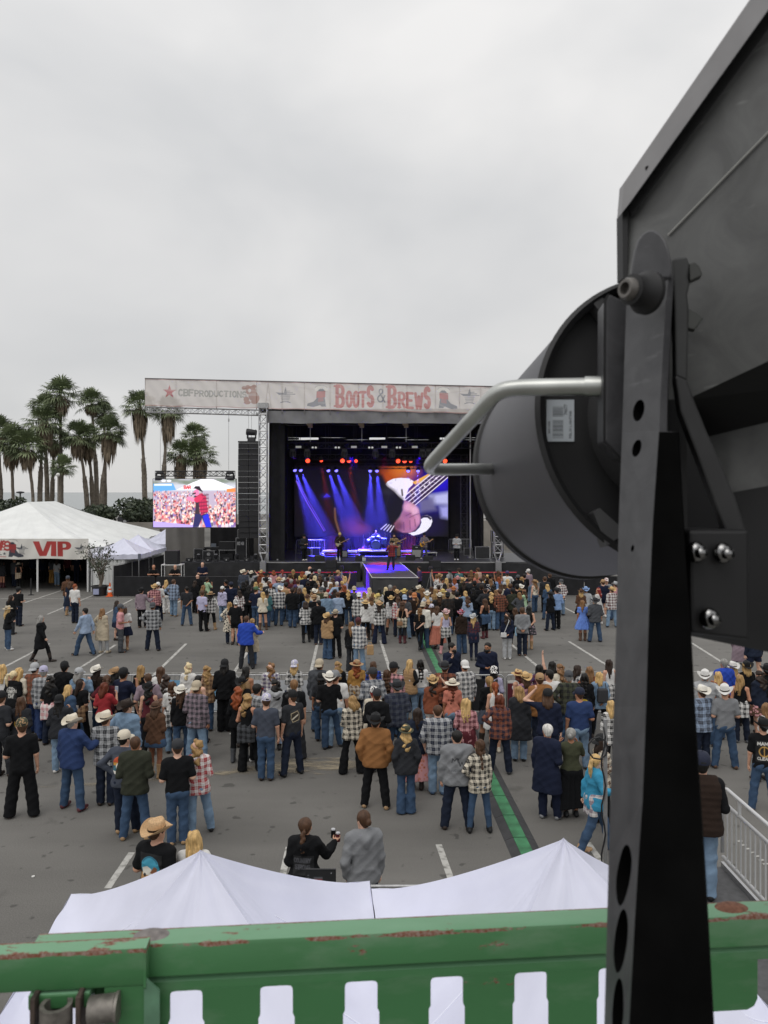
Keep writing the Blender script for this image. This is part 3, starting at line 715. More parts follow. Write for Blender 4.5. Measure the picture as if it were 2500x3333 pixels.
def tower(x, label):
    t = empty('truss_tower', (x, 52.0, 0), label, 'truss', 'truss towers at the stage corners')
    truss(MB(), (x,52.0,2.0), (x,52.0,11.9), .52, .035, .55).build('lattice', M_ALU, t)
    b = MB()
    for a in (-1,1):
        for c in (-1,1): b.cyl((x+a*.26, 52+c*.26, 2.0), (x+a*.06, 52+c*.06, 1.42), .035, n=6)
    b.box((x, 52, 1.41), (.3,.3,.05)).bbox((x-.2, 51.75, 0), (x+.2, 52.1, 1.38)).build('foot', M_ALU, t)
    b = MB(); b.box((x, 52, 11.95), (.7,.6,.35)); b.box((x-.1,51.9,11.4), (.75,.3,.12)).build('head_block', M_GALV, t)
    return t
tower(-8.17, 'silver lattice truss tower left of the stage opening'); tower(7.72, 'silver lattice truss tower right of the stage, partly hidden by floodlight')

# scrim banner along the roof line
def by0(x): return 11.93-.0232*(x+16.2)            # bottom edge drops slightly to the right
bt = empty('stage_banner', (-5, 51.9, 11), 'long translucent stage banner reading CBF PRODUCTIONS and BOOTS & BREWS', 'banner')
W_, HB = 23.6, 1.84; kp = 52/F
cl = srgb('d9d2cd'); rs = Ras(W_, HB, 780, 62, cl); red2 = srgb('bd6963'); gr2 = srgb('96958d'); dk2 = srgb('777880')
bu = lambda px: (px-474)*kp
def bv(px, py): return H-(py-HY)*kp-by0(-16.15+bu(px))
rs.star(bu(554), bv(554,1276), .46, srgb('b8484a'))
rs.text('CBF', bu(584), bv(584,1288), .40, .26, gr2, .055, .05, gap=.35); rs.text('PRODUCTIONS', bu(636), bv(660,1290), .36, .235, gr2, .045, .05, gap=.42)
# plain brown standing bear emblem
for cx, cy, rx, ry in ((818,1272,17,15), (826,1290,16,16), (808,1261,9,7), (828,1259,8,6), (797,1263,9,6), (806,1310,11,6), (830,1309,12,7), (836,1297,10,14), (803,1300,9,9)):
    rs.ell(bu(cx), bv(cx,cy), rx*kp, ry*kp, srgb('a5796a'))
rs.ell(bu(814), bv(814,1272), .1, .12, cl)
flag_dk = dk; dk = dk2
flagstar(rs, bu(930), bv(930,1286), 1.05); flagstar(rs, bu(1528), bv(1528,1290), 1.05)
red_s = red; red = red2
boot(rs, bu(1062), bv(1040,1325), 1.35, -1); boot(rs, bu(1428), bv(1440,1331), 1.35, 1)
rs.text('B', bu(1098), bv(1098,1323), 1.36, .42, red2, .12, .17); rs.text('OOT', bu(1130), bv(1130,1323), .98, .30, red2, .095, 0, gap=.55)
rs.line([(bu(1170), bv(1170,1279)), (bu(1189), bv(1189,1279))], .07, red2)
rs.text('S', bu(1199), bv(1199,1322), 1.30, .30, red2, .12); rs.text('&', bu(1229), bv(1229,1308), .85, .50, dk2, .045)
rs.text('B', bu(1267), bv(1267,1325), 1.36, .42, red2, .12, .17); rs.text('REW', bu(1300), bv(1300,1327), .98, .36, red2, .095, .1, gap=.52)
rs.text('S', bu(1384), bv(1384,1326), 1.30, .28, red2, .12)
dk = flag_dk; red = red_s
for v0 in (.03, HB-.03): rs.line([(0,v0),(W_,v0)], .03, srgb('b98d88'))
rg = np.random.default_rng(3)
for i in range(60):                                   # creases and scuffs in the scrim
    x, y = rg.uniform(0,W_), rg.uniform(.1,HB); rs.line([(x,y),(x+rg.normal(0,.9),y+rg.normal(0,.25))], .03, srgb('d2cbc6'), .35, .12)
def place(u, v):
    x = -16.15+u
    return np.stack([x, 51.9+.03*np.sin(u*2.1+v)+.015*np.sin(u*7+v*5), by0(x)+v+.02*np.sin(u*2.6)*(1-v/HB)], 1)
link('scrim', rs.mesh('scrim', mat_attr('printed_scrim', alpha=.80), place), bt, True)
b = MB(); b.tube([(-16.15,51.88,by0(-16.15)+HB+.02), (7.45,51.88,by0(7.45)+HB+.02)], .035, 6)
for px in (474, 574, 706, 836, 919, 992, 1075, 1168, 1247, 1325, 1418, 1496, 1565):
    x = -16.15+bu(px); b.cyl((x,51.97,by0(x)-(.28 if px > 850 else .05)), (x,51.97,by0(x)+HB), .03, n=6)
b.build('frame', mat('pipe_grey', (.2,.19,.19), .5, .5), bt)
tr = empty('roof_truss', (-12, 52.3, 11.6), 'pale lattice truss carrying the banner over the side screen', 'truss')
truss(MB(), (-16.1,52.25,11.72), (-8.4,52.25,11.5), .36, .03, .42).build('lattice', M_ALU, tr)
b = MB()
for a in ((-8.1,0),(-7.7,0)): b.cyl((a[0],52.4,11.9), (-7.9,52.4,13.6), .04, n=6)
for z in (12.4,12.9): b.cyl((-8.05+.1*(z-12),52.4,z), (-7.75-.1*(z-12),52.4,z), .03, n=6)
b.tube([(-14,52.3,11.9), (-7.9,52.4,13.6), (3.2,52.4,11.8)], .02, 4); b.tube([(-3.5,52.4,12.6), (3.1,52.4,11.9)], .02, 4); b.tube([(-3.0,52.4,11.9), (7,52.4,13.2)], .02, 4)
b.build('king_post', M_ALU, tr)

# line array and its motor
la = empty('line_array', (-9.16, 52.1, 2.9), 'tall black hanging speaker array left of the truss tower', 'loudspeaker'); xa = -9.16
for i in range(17):
    z0 = 9.42-i*.38; bb = MB(); y = 51.9+.010*(i-6)**2*.3
    for s in (-1,1): bb.bbox((xa+s*.36-.345, y, z0-.362), (xa+s*.36+.345, y+.6, z0))
    bb.build('speaker_cabinet', mat('speaker_black', (.014,.014,.016), .6, noise=.3, nscale=9), la)
MB().bbox((xa-.72, 51.95, 9.46), (xa+.72, 52.5, 9.56)).build('fly_frame', M_BLKP, la)
b = MB()
for i in (1,2,3,5,8): b.bbox((xa-.68, 51.88, 9.42-i*.38+.003), (xa+.68, 51.93, 9.42-i*.38+.013))
b.build('rigging_bar', M_GALV, la); b = MB()
for s in (-.05,.05): b.cyl((-9.1+s*2,52.2,9.55), (-9.1+s*2,52.2,11.5), .012, n=5)
b.build('chain', M_GALV, la)

def moving_head(loc, label, hang=True, aim=(0,-1,-.4), s=1.0, parent_group='moving head lamps hung from the stage trusses'):
    t = empty('moving_head_lamp', loc, label, 'stage light', parent_group); k = -1 if hang else 1
    x, y, z = loc; mm = mat('fixture_black', (.03,.03,.033), .45, noise=.2, nscale=10)
    MB().box((x,y,z+k*.07*s), (.34*s,.3*s,.14*s)).build('base', mm, t, bevel=.01)
    b = MB()
    for q in (-1,1): b.box((x+q*.19*s,y,z+k*.33*s), (.05*s,.14*s,.42*s))
    b.box((x,y,z+k*.16*s), (.4*s,.14*s,.05*s)).build('yoke', mm, t)
    d = Vector(aim).normalized(); c = Vector((x,y,z+k*.42*s))
    MB().cyl(c-d*.24*s, c+d*.05*s, .12*s, .15*s, 14).cyl(c+d*.05*s, c+d*.24*s, .15*s, .15*s, 14).build('head', mm, t, smooth=40)
    MB().cyl(c+d*.235*s, c+d*.25*s, .12*s, n=14).build('lens', mat('lens_dark', (.03,.03,.04), .05), t)
    return t
moving_head((-9.0,52.2,9.56), 'moving head lamp sitting on top of the hanging speaker array', False, (-1,-.3,.1), 1.45, None)
MB().cyl((-9.0,52.2,10.3),(-9.0,52.2,10.3),.01)

# side screen
ss = empty('side_screen', (-12.8, 52.0, 3.7), 'bright LED side screen showing singer in red plaid before a crowd', 'screen')
kz = .00705; su = lambda X: (X-140)*kz; sv = lambda Y: (1527-Y)*kz
rs = Ras(5.58, 3.26, 200, 118, srgb('b9aabf'))
rs.poly([(0,sv(1180)),(5.58,sv(1180)),(5.58,3.26),(0,3.26)], srgb('c9cbd6')); rs.poly([(0,sv(1120)),(2.2,sv(1100)),(5.58,sv(1110)),(5.58,3.26),(0,3.26)], srgb('8d8f8c'), .8, .3)
for i in range(14): rs.ell(rg.uniform(0,5.5), sv(rg.uniform(1065,1110)), .3, .13, srgb('6c7a64'), .6, .1)
rs.poly([(0,sv(1110)),(su(330),sv(1105)),(su(360),sv(1170)),(0,sv(1190))], srgb('66a7dd')); rs.poly([(su(150),sv(1128)),(su(320),sv(1128)),(su(320),sv(1112)),(su(150),sv(1112))], srgb('e8ecf8'))
for x in (240,292): rs.ell(su(x), sv(1082), .16, .07, srgb('f3f0ff'))
rs.poly([(su(365),sv(1168)),(su(520),sv(1098)),(su(600),sv(1066)),(su(720),sv(1068)),(su(915),sv(1148)),(su(860),sv(1165))], srgb('fbf6ff'))
rs.poly([(su(845),sv(1160)),(su(930),sv(1150)),(su(930),sv(1190)),(su(845),sv(1190))], srgb('e88a4a'))
rs.text('BAR', su(436), sv(1158), .2, .13, srgb('d0343c'), .03)
cc = ['e7a9b4','d05a68','f2dfe8','5a3f63','8a5fa0','c9404c','f7eef6','3e3350','d98b8b','7f6fb5','b7433f','efc7b9']
for Y in np.linspace(1188, 1520, 30):
    sz = (.045+.10*(Y-1188)/330)
    for i in range(int(44-.085*(Y-1188))):
        x = rg.uniform(0,5.58)
        if 1180 < Y < 1420 and su(640)+.25*(Y-1180)/240 < x < su(700)+.2 and Y < 1330: continue
        if Y < 1330 and rg.random() < .35+.5*(x > 2.9 and x < 3.9): continue
        rs.ell(x, sv(Y), sz*.8, sz*1.25, srgb(cc[rg.integers(0,12)]), .85, .03); rs.ell(x, sv(Y)+sz*1.3, sz*.5, sz*.6, srgb(['e8b3a8','d9877f','3c2a33','f5e9d8'][rg.integers(0,4)]), .9, .03)
rs.poly([(0,sv(1470)),(su(530),sv(1508)),(su(540),0),(0,0)], srgb('b9a4f2'))
Z = lambda *p: [(su(x), sv(y)) for x, y in p]
rs.poly(Z((540,1395),(610,1400),(668,1395),(700,1527),(645,1527),(608,1440),(575,1527),(520,1527)), srgb('2b2a5e')); rs.poly(Z((615,1420),(668,1395),(700,1527),(645,1527)), srgb('2a2fe0'), .9)
rs.poly(Z((575,1215),(610,1200),(650,1240),(668,1380),(600,1412),(575,1300)), srgb('d3325c'))
for i in range(6):
    rs.line(Z((570,1225+34*i),(668,1215+34*i)), .045, srgb('5a1236'), .6); rs.line(Z((585+16*i,1205),(590+16*i,1400)), .03, srgb('5a1236'), .5)
rs.poly(Z((530,1230),(575,1215),(585,1400),(540,1400),(548,1310)), srgb('3a2b38')); rs.line(Z((590,1245),(530,1265),(480,1250)), .13, srgb('f08cb4')); rs.line(Z((590,1245),(560,1262)), .19, srgb('d3325c'))
rs.ell(su(556), sv(1195), .17, .22, srgb('ee7fae')); rs.poly(Z((512,1152),(530,1150),(545,1132),(585,1132),(600,1160),(620,1192),(590,1180),(550,1160)), srgb('241b28')); rs.line(Z((520,1208),(545,1200)), .05, srgb('33262f'))
link('display', rs.mesh('display', mat_attr('led_side', 1.35), lambda u, v: np.stack([-15.62+u, u*0+51.98, 3.73+v], 1)), ss, True)
MB().bbox((-15.66, 52.0, 3.69), (-10.0, 52.14, 7.02)).build('cabinet', M_BLKP, ss)
truss(MB(), (-15.5,52.2,7.36), (-10.15,52.2,7.36), .34, .03, .42).build('truss', M_BLKP, ss)
b = MB()
for x in (-15.2,-10.55): b.cyl((x,52.2,7.5), (x,52.2,11.6), .014, n=5).box((x,52.2,11.0), (.08,.08,.2))
b.build('hoist_chain', M_GALV, ss)
for x, l in ((-15.2,'left'),(-10.45,'right')):
    moving_head((x,52.1,7.55), 'moving head lamp on the side screen truss, %s end' % l, True, (-1 if l == 'left' else 1,-.2,.15), 1.25, 'moving head lamps on the side screen truss')
    MB().cyl((x,52.0,7.65),(x,52.0,7.66),.01)

# big stage screen
k5 = 62.5/F; bs = empty('stage_screen', (-1, 62.5, 2.6), 'wide LED stage backdrop showing a hand strumming a white bass guitar', 'screen')
qx = lambda X: (850+.5124*X-960)*k5; qy = lambda Y: (1745-(1300+.5124*Y))*k5
rs = Ras(12.45, 5.7, 300, 138, srgb('0c0a10')); Z = lambda *p: [(qx(x), qy(y)) for x, y in p]
Q = lambda *p: [((x-960)*k5, (1745-y)*k5) for x, y in p]; E = lambda x, y, rx, ry, c, a, sf: rs.ell((x-960)*k5, (1745-y)*k5, rx*k5, ry*k5, srgb(c), a, sf)
E(1150,1712,36,26,'5a2412',.75,.7); E(1175,1722,30,14,'7a3416',.5,.4); E(1030,1650,70,60,'160c12',.8,1.2)
E(1300,1552,62,42,'b04a14',.95,.8); E(1320,1535,40,20,'d9782a',.8,.5); E(1400,1600,90,70,'1c1090',.85,1.4); E(1430,1560,40,40,'2a18d0',.8,.8)
rs.poly(Q((1395,1612),(1462,1602),(1462,1642),(1408,1640)), srgb('c3c4f4'), .9, .4); rs.poly(Q((1362,1630),(1412,1615),(1420,1660),(1366,1668)), srgb('6f6a94'), .9, .4); rs.poly(Q((1432,1650),(1462,1645),(1462,1688),(1436,1684)), srgb('a9a8ee'), .9, .4)
E(1395,1712,50,34,'170f3a',.8,.8)
rs.poly(Q((1254,1577),(1262,1567),(1280,1558),(1305,1555),(1332,1557),(1346,1566),(1343,1578),(1330,1590),(1324,1608),(1318,1630),(1302,1622),(1285,1602),(1266,1588)), srgb('f4edff'))
E(1272,1572,5,3,'d9d0ea',.8,.1); E(1288,1562,1.6,1.6,'6b6478',.9,.04); E(1336,1562,1.6,1.6,'6b6478',.9,.04); rs.line(Q((1308,1594),(1310,1612)), .07, srgb('514650'))
rs.poly(Q((1342,1570),(1398,1540),(1392,1556),(1352,1577)), srgb('f0b04a')); rs.poly(Q((1318,1622),(1326,1606),(1408,1536),(1462,1536),(1462,1552),(1348,1652),(1330,1640)), srgb('2c1040'))
rs.line(Q((1326,1606),(1408,1536)), .05, srgb('d8b08a'))
for i in range(10):
    a = i/9; rs.line(Q((1332+84*a,1602-66*a),(1352+104*a,1634-90*a)), .028, srgb('a894c8'), .75)
for i in range(5): rs.line(Q((1308+9*i,1622+7*i),(1412+13*i,1536+3*i)), .032, srgb('f6ecff'))
for x, y in ((1352,1608),(1366,1596),(1382,1583),(1398,1570),(1420,1556)): E(x,y,2.6,3.2,'f6ecff',1,.05)
rs.poly(Q((1368,1684),(1376,1678),(1392,1677),(1404,1684),(1407,1697),(1402,1712),(1388,1728),(1366,1738),(1340,1744),(1326,1743),(1330,1735),(1352,1730),(1366,1716),(1372,1700)), srgb('f2eefc')); rs.line(Q((1370,1686),(1378,1681),(1392,1681),(1401,1688)), .09, srgb('241a3c')); E(1400,1692,1.6,1.6,'6b6478',.9,.04)
rs.poly(Q((1150,1541),(1215,1533),(1245,1546),(1262,1580),(1290,1604),(1312,1622),(1318,1650),(1306,1682),(1280,1702),(1235,1706),(1200,1650),(1170,1590)), srgb('111014'), 1, .3); E(1262,1600,22,10,'2c2b33',.8,.35); rs.line(Q((1316,1632),(1314,1652),(1304,1676),(1290,1694)), .05, srgb('4a4854'), .8); rs.line(Q((1270,1592),(1262,1630),(1245,1660)), .05, srgb('26252c'), .8)
rs.poly(Q((1316,1628),(1334,1634),(1352,1644),(1364,1660),(1368,1682),(1366,1704),(1354,1722),(1336,1734),(1310,1733),(1288,1722),(1284,1704),(1302,1682),(1314,1656)), srgb('a76d86'), 1, .1)
E(1330,1650,16,14,'e2a9bd',.85,.3); E(1350,1662,12,15,'efbccb',.75,.25); E(1358,1690,9,17,'d795ab',.8,.2); E(1343,1700,9,18,'c58199',.7,.2); E(1324,1706,9,16,'a8667e',.7,.2); E(1298,1712,16,16,'5f3045',.8,.4); E(1322,1676,10,8,'8c556c',.6,.3)
for p in (((1334,1684),(1350,1676),(1362,1672)), ((1350,1690),(1352,1712)), ((1334,1694),(1335,1722)), ((1314,1700),(1315,1726)), ((1322,1678),(1338,1670))): rs.line(Q(*p), .035, srgb('5c2d42'), .75, .07)
rs.line(Q((1090,1655),(1092,1690),(1100,1718),(1108,1740)), .08, srgb('6f4c3a')); rs.line(Q((964,1566),(1002,1640),(1055,1728)), .022, srgb('9a68d8'), .9); rs.line(Q((967,1566),(1008,1638),(1059,1726)), .022, srgb('7b48c8'), .7)
rs.poly(Q((1052,1619),(1063,1606),(1077,1617)), srgb('2f3cff')); E(1063,1615,14,8,'1a1a90',.5,.3)
for i in range(4): rs.line(Q((1240+10*i,1722+3*i),(1258+8*i,1706+2*i)), .035, srgb('e9e0f5'), .9)
link('display', rs.mesh('display', mat_attr('led_main', 1.05), lambda u, v: np.stack([-7.25+u, u*0+62.45, 2.52+v], 1)), bs, True)
MB().bbox((-7.3, 62.47, 2.48), (5.25, 62.6, 8.27)).build('cabinet', M_BLKP, bs)

# lighting trusses with their lamps
for y, z, n in ((55.2,9.45,'front lighting truss full of dark moving heads across the stage'), (58.0,8.75,'middle lighting truss carrying the red lamps'), (60.6,8.15,'rear lighting truss carrying the blue lamps')):
    t = empty('lighting_truss', (0,y,z), n, 'truss', 'black lighting trusses under the stage roof')
    truss(MB(), (-6.9,y,z), (7.2,y,z), .4, .025, .55).build('lattice', M_BLKP, t)
    b = MB()
    for x in (-6.6,-4.2,-2.2,0.2,2.4,4.6,6.9): b.cyl((x,y,z+.2), (x,y,11.6), .02, n=5)
    b.build('hanger', M_BLKP, t)
for i, px in enumerate((1010, 1178, 1322)):
    p = P(px, 1384, 53.4); t = empty('chain_hoist', p, ['leftmost','middle','rightmost'][i]+' tan chain hoist hanging below the grey valance', 'hoist', 'chain hoists under the valance')
    MB().box((p[0],p[1],p[2]), (.3,.3,.34)).cyl((p[0]-.1,p[1]-.2,p[2]+.12), (p[0]-.1,p[1]+.2,p[2]+.12), .17, n=14).build('motor', mat('hoist_tan', (.32,.25,.17), .6), t)
    MB().cyl((p[0],p[1],p[2]-.1), (p[0],p[1],9.6), .018, n=5).cyl((p[0],p[1],p[2]), (p[0],p[1],11.6), .02, n=5).build('chain', M_GALV, t)
for i, px in enumerate((953, 1000, 1121, 1222, 1277, 1375, 1395)):
    p = P(px, 1462, 55.2); moving_head(p, 'dark moving head lamp, number %d from the left under the front truss' % (i+1), True, (.1,-.35,-1), 1.0)
for i, px in enumerate((972, 1152, 1251, 1350)):
    p = P(px, 1455, 54.95); t = empty('strobe_panel', p, 'pale rectangular strobe panel, number %d from the left on the front truss' % (i+1), 'stage light', 'strobe panels on the front truss')
    MB().box(p, (.44,.1,.19)).build('housing', M_BLKP, t); MB().box((p[0],p[1]-.06,p[2]), (.40,.02,.15)).build('panel', mat('strobe_white', (.55,.55,.50), .4, emit=(.5,.5,.46), estr=.25), t)
def lamp(px, py, D, col, rgb, power, aim, size, label, grp, estr=3, r=.17, blend=.9):
    p = Vector(P(px, py, D)); d = Vector(aim).normalized(); t = empty('par_lamp', p, label, 'stage light', grp)
    MB().cyl(p-d*.3, p-d*.02, r*.8, r*1.08, 14).build('can', M_BLKP, t)
    MB().box((p.x,p.y,p.z+.25), (.05,.05,.4)).build('bracket', M_BLKP, t)
    MB().sph(p-d*.03, r*.82, 14, 8).build('lens', mat('lens_'+col, (.02,.02,.02), .3, emit=(.17,.15,1) if col == 'blue' else (1,.06,.02), estr=estr), t)
    if power:
        l = bpy.data.lights.new('beam_'+col, 'SPOT'); l.energy = power; l.color = rgb; l.spot_size = math.radians(size); l.spot_blend = blend; l.shadow_soft_size = .08
        o = bpy.data.objects.new('beam', l); COL.objects.link(o); o.parent = t; o.location = d*(r+.03); o.rotation_euler = d.to_track_quat('-Z', 'Y').to_euler()
BLUE, RED = (.07,.06,1.0), (1.0,.07,.02)
gb, gr = 'blue lamps along the rear truss', 'red lamps along the middle truss'
for i, (px, py, ax) in enumerate([(960,1531,1.9),(979,1531,2.3),(1069,1532,1.9),(1095,1532,2.1),(1205,1533,.1),(1227,1533,.5),(1329,1533,-.3),(1361,1533,-.2)]):
    lamp(px, py, 60.4, 'blue', BLUE, 230000 if i not in (6,7) else 70000, (ax, -2.2, -5.2), 19, 'glowing blue stage lamp, number %d from the left in the lower row' % (i+1), gb)
for i, (px, py) in enumerate([(1002,1500),(1046,1500),(1115,1500),(1136,1500),(1159,1501),(1296,1501),(1317,1501),(1337,1502),(1428,1501),(1449,1501)]):
    lamp(px, py, 57.8, 'red', RED, 22000 if i in (1,3,6,7) else 120, (.35 if i in (1,3) else .1, .3, -2.5) if i in (1,3,6,7) else (.2,-1,-.5), 15, 'glowing red stage lamp, number %d from the left in the upper row' % (i+1), gr, estr=3.2, r=.20 if i in (0,2,3,5,6,8,9) else .15)
for i, px in enumerate((1023, 1098, 1207, 1297, 1470)):
    for s in (-5,5): 
        p = Vector(P(px+s, 1457, 55.0)); t = empty('blinder_lamp', p, 'pale blinder lamp, %s one of %s pair from the left on front truss' % ('left' if s < 0 else 'right', ['first','second','third','fourth','fifth'][i]), 'stage light', 'blinder pairs on the front truss')
        MB().cyl(p, p+Vector((0,.2,0)), .1, n=12).build('can', M_BLKP, t); MB().cyl(p-Vector((0,.02,0)), p-Vector((0,.001,0)), .08, n=12).build('lens', mat('blinder', (.6,.6,.58), .3, emit=(.6,.6,.55), estr=.5), t)
# thin theatrical smoke inside the stage, which makes the beams visible
ms = bpy.data.materials.new('stage_smoke'); ms.use_nodes = True; ms.node_tree.nodes.clear()
vs_ = N(ms.node_tree, 'ShaderNodeVolumePrincipled'); vs_.inputs['Density'].default_value = .0042; vs_.inputs['Color'].default_value = (.8,.8,.8,1); vs_.inputs['Anisotropy'].default_value = .2
ms.node_tree.links.new(vs_.outputs[0], N(ms.node_tree, 'ShaderNodeOutputMaterial').inputs['Volume'])
MB().bbox((-7.5,54.2,ZS+.05), (7.3,62.3,8.6)).build('stage_smoke', ms, kind='stuff')

# catwalk running out into the crowd
cw = empty('catwalk', (0, 46, 0), 'dark catwalk with pale edges running from stage into the crowd', 'catwalk'); XA, XB, YC = -.66, 1.90, 42.8
xa2, xb2 = -1.46, 1.06
MB().add([(XA,YC,ZS-.02),(XB,YC,ZS-.02),(xb2,YS-.13,ZS-.02),(xa2,YS-.13,ZS-.02),(XA,YC,ZS-.1),(XB,YC,ZS-.1),(xb2,YS-.13,ZS-.1),(xa2,YS-.13,ZS-.1)], [(0,1,2,3),(4,7,6,5),(0,4,5,1),(1,5,6,2),(2,6,7,3),(3,7,4,0)]).build('deck', mat('catwalk_deck', (.055,.055,.075), .55, noise=.2, nscale=4), cw)
b = MB()
for a, c in (((XA,YC),(XB,YC)), ((XB,YC),(xb2,YS-.15)), ((xa2,YS-.15),(XA,YC))):
    fn, nu = pleats(a[0], a[1], c[0], c[1], 0, ZS-.1, .035, .6); b.grid(fn, nu, 6)
b.build('skirt', mat('catwalk_skirt', (.05,.05,.052), .8, noise=.3, nscale=1.5, bump=.4, bscale=3), cw, smooth=True)
b = MB()
for a, c in (((XA,YC),(XB,YC)), ((XB,YC),(xb2,YS-.15)), ((xa2,YS-.15),(XA,YC))): b.tube([(a[0],a[1],ZS-.02), (c[0],c[1],ZS-.02)], .028, 4)
b.build('edge_trim', mat('edge_white', (.65,.65,.65), .5), cw)
def spot(name, loc, to, rgb, power, size, parent, blend=.8):
    l = bpy.data.lights.new(name, 'SPOT'); l.energy = power; l.color = rgb; l.spot_size = math.radians(size); l.spot_blend = blend; l.shadow_soft_size = .1
    o = bpy.data.objects.new(name, l); COL.objects.link(o); o.parent = parent; o.location = Vector(loc)-parent.location; o.rotation_euler = (Vector(to)-Vector(loc)).to_track_quat('-Z', 'Y').to_euler()
fl = [o for o in COL.objects if o.name.startswith('moving_head_lamp')]
lt = [o for o in COL.objects if o.name.startswith('lighting_truss')][0]
spot('beam', (-2.4,55.0,9.0), (-.7,48.2,1.3), (.03,.004,1.0), 38000, 24, lt); spot('beam', (2.6,55.0,9.0), (.5,48.6,1.3), (.04,.004,1.0), 30000, 20, lt); spot('beam', (0,55.0,9.0), (-.1,51.2,1.3), (1.0,.02,.30), 9000, 16, lt)
spot('beam', (-6.6,54.6,9.0), (-1.0,46.6,.7), (.13,.015,1.0), 110000, 13, lt)
# ---------------------------------------------------------------- people: bodies, clothes, hair and hats
def smin(a, b, k):
    h = np.maximum(k-np.abs(a-b), 0)/k
    return np.minimum(a, b)-h*h*k*.25
def sdf(prims, res, cuts=(), disp=None, subs=()):
    """surface of smoothly joined tapering capsules (a, b, ra, rb, k), trimmed by planes (point, normal)"""
    A = np.array([p[0] for p in prims]+[p[1] for p in prims]); R = max(max(p[2], p[3]) for p in prims)
    lo = A.min(0)-R-.05; hi = A.max(0)+R+.05
    n = np.ceil((hi-lo)/res).astype(int)+1
    ax = [lo[i]+res*np.arange(n[i], dtype=np.float32) for i in range(3)]
    f = np.full(n, .5, np.float32)
    def ev(a, b, ra, rb, mg):
        r = max(ra, rb)+mg; l = np.minimum(a, b)-r; h = np.maximum(a, b)+r
        i0 = np.maximum(((l-lo)/res).astype(int), 0); i1 = np.minimum(((h-lo)/res).astype(int)+2, n)
        x = ax[0][i0[0]:i1[0], None, None]-a[0]; y = ax[1][None, i0[1]:i1[1], None]-a[1]; z = ax[2][None, None, i0[2]:i1[2]]-a[2]
        d = b-a; q = float(d@d)+1e-9
        t = np.clip((x*d[0]+y*d[1]+z*d[2])/q, 0, 1)
        return (slice(i0[0],i1[0]), slice(i0[1],i1[1]), slice(i0[2],i1[2])), np.sqrt((x-t*d[0])**2+(y-t*d[1])**2+(z-t*d[2])**2)-(ra+(rb-ra)*t)
    for a, b, ra, rb, k in prims:
        s, d = ev(np.asarray(a, np.float32), np.asarray(b, np.float32), ra, rb, k+3*res)
        f[s] = smin(f[s], d, k)
    for a, b, ra, rb, k in subs:
        s, d = ev(np.asarray(a, np.float32), np.asarray(b, np.float32), ra, rb, k+3*res)
        f[s] = -smin(-f[s], d, k)
    X, Y, Z = ax[0][:, None, None], ax[1][None, :, None], ax[2][None, None, :]
    if disp is not None: f = f+disp(X, Y, Z).astype(np.float32)
    for p, m in cuts: f = np.maximum(f, (X-p[0])*m[0]+(Y-p[1])*m[1]+(Z-p[2])*m[2])
    return nets(f, lo, res)
def nets(f, lo, res):
    ins = f < 0; n = np.array(f.shape)-1
    cnt = np.zeros(n, np.int8)
    for i in (0,1):
        for j in (0,1):
            for k in (0,1): cnt += ins[i:n[0]+i, j:n[1]+j, k:n[2]+k]
    act = (cnt > 0) & (cnt < 8); ids = np.argwhere(act); idx = np.full(n, -1, np.int32); idx[act] = np.arange(len(ids))
    acc = np.zeros((len(ids), 3)); num = np.zeros(len(ids))
    for ax in range(3):
        o = [a for a in range(3) if a != ax]
        for p in (0,1):
            for q in (0,1):
                c = np.zeros(3, int); c[o[0]] = p; c[o[1]] = q; e = c.copy(); e[ax] = 1
                a = f[tuple((ids+c).T)]; b = f[tuple((ids+e).T)]; m = (a < 0) != (b < 0)
                t = np.where(m, a/np.where(m, a-b, 1), 0)
                v = c[None]+t[:, None]*(e-c)[None]; acc[m] += v[m]; num += m
    vs = lo+res*(ids+acc/num[:, None])
    qs = []
    for ax in range(3):
        o = [(ax+1) % 3, (ax+2) % 3]; s0 = [slice(None)]*3; s1 = [slice(None)]*3; s0[ax] = slice(0, -1); s1[ax] = slice(1, None)
        A, B = ins[tuple(s0)], ins[tuple(s1)]
        for flip, m in ((0, A & ~B), (1, ~A & B)):
            e = np.argwhere(m); e = e[(e[:, o[0]] > 0) & (e[:, o[1]] > 0) & (e[:, o[0]] < n[o[0]]) & (e[:, o[1]] < n[o[1]])]
            if not len(e): continue
            c = []
            for du, dv in ((-1,-1), (0,-1), (0,0), (-1,0)):
                w = e.copy(); w[:, o[0]] += du; w[:, o[1]] += dv; c.append(idx[tuple(w.T)])
            q = np.stack(c, 1); qs.append(q[:, ::-1] if flip else q)
    return vs, np.concatenate(qs)
def join(*ms):
    vs, qs, b = [], [], 0
    for v, q in ms: vs.append(v); qs.append(q+b); b += len(v)
    return np.concatenate(vs), np.concatenate(qs)

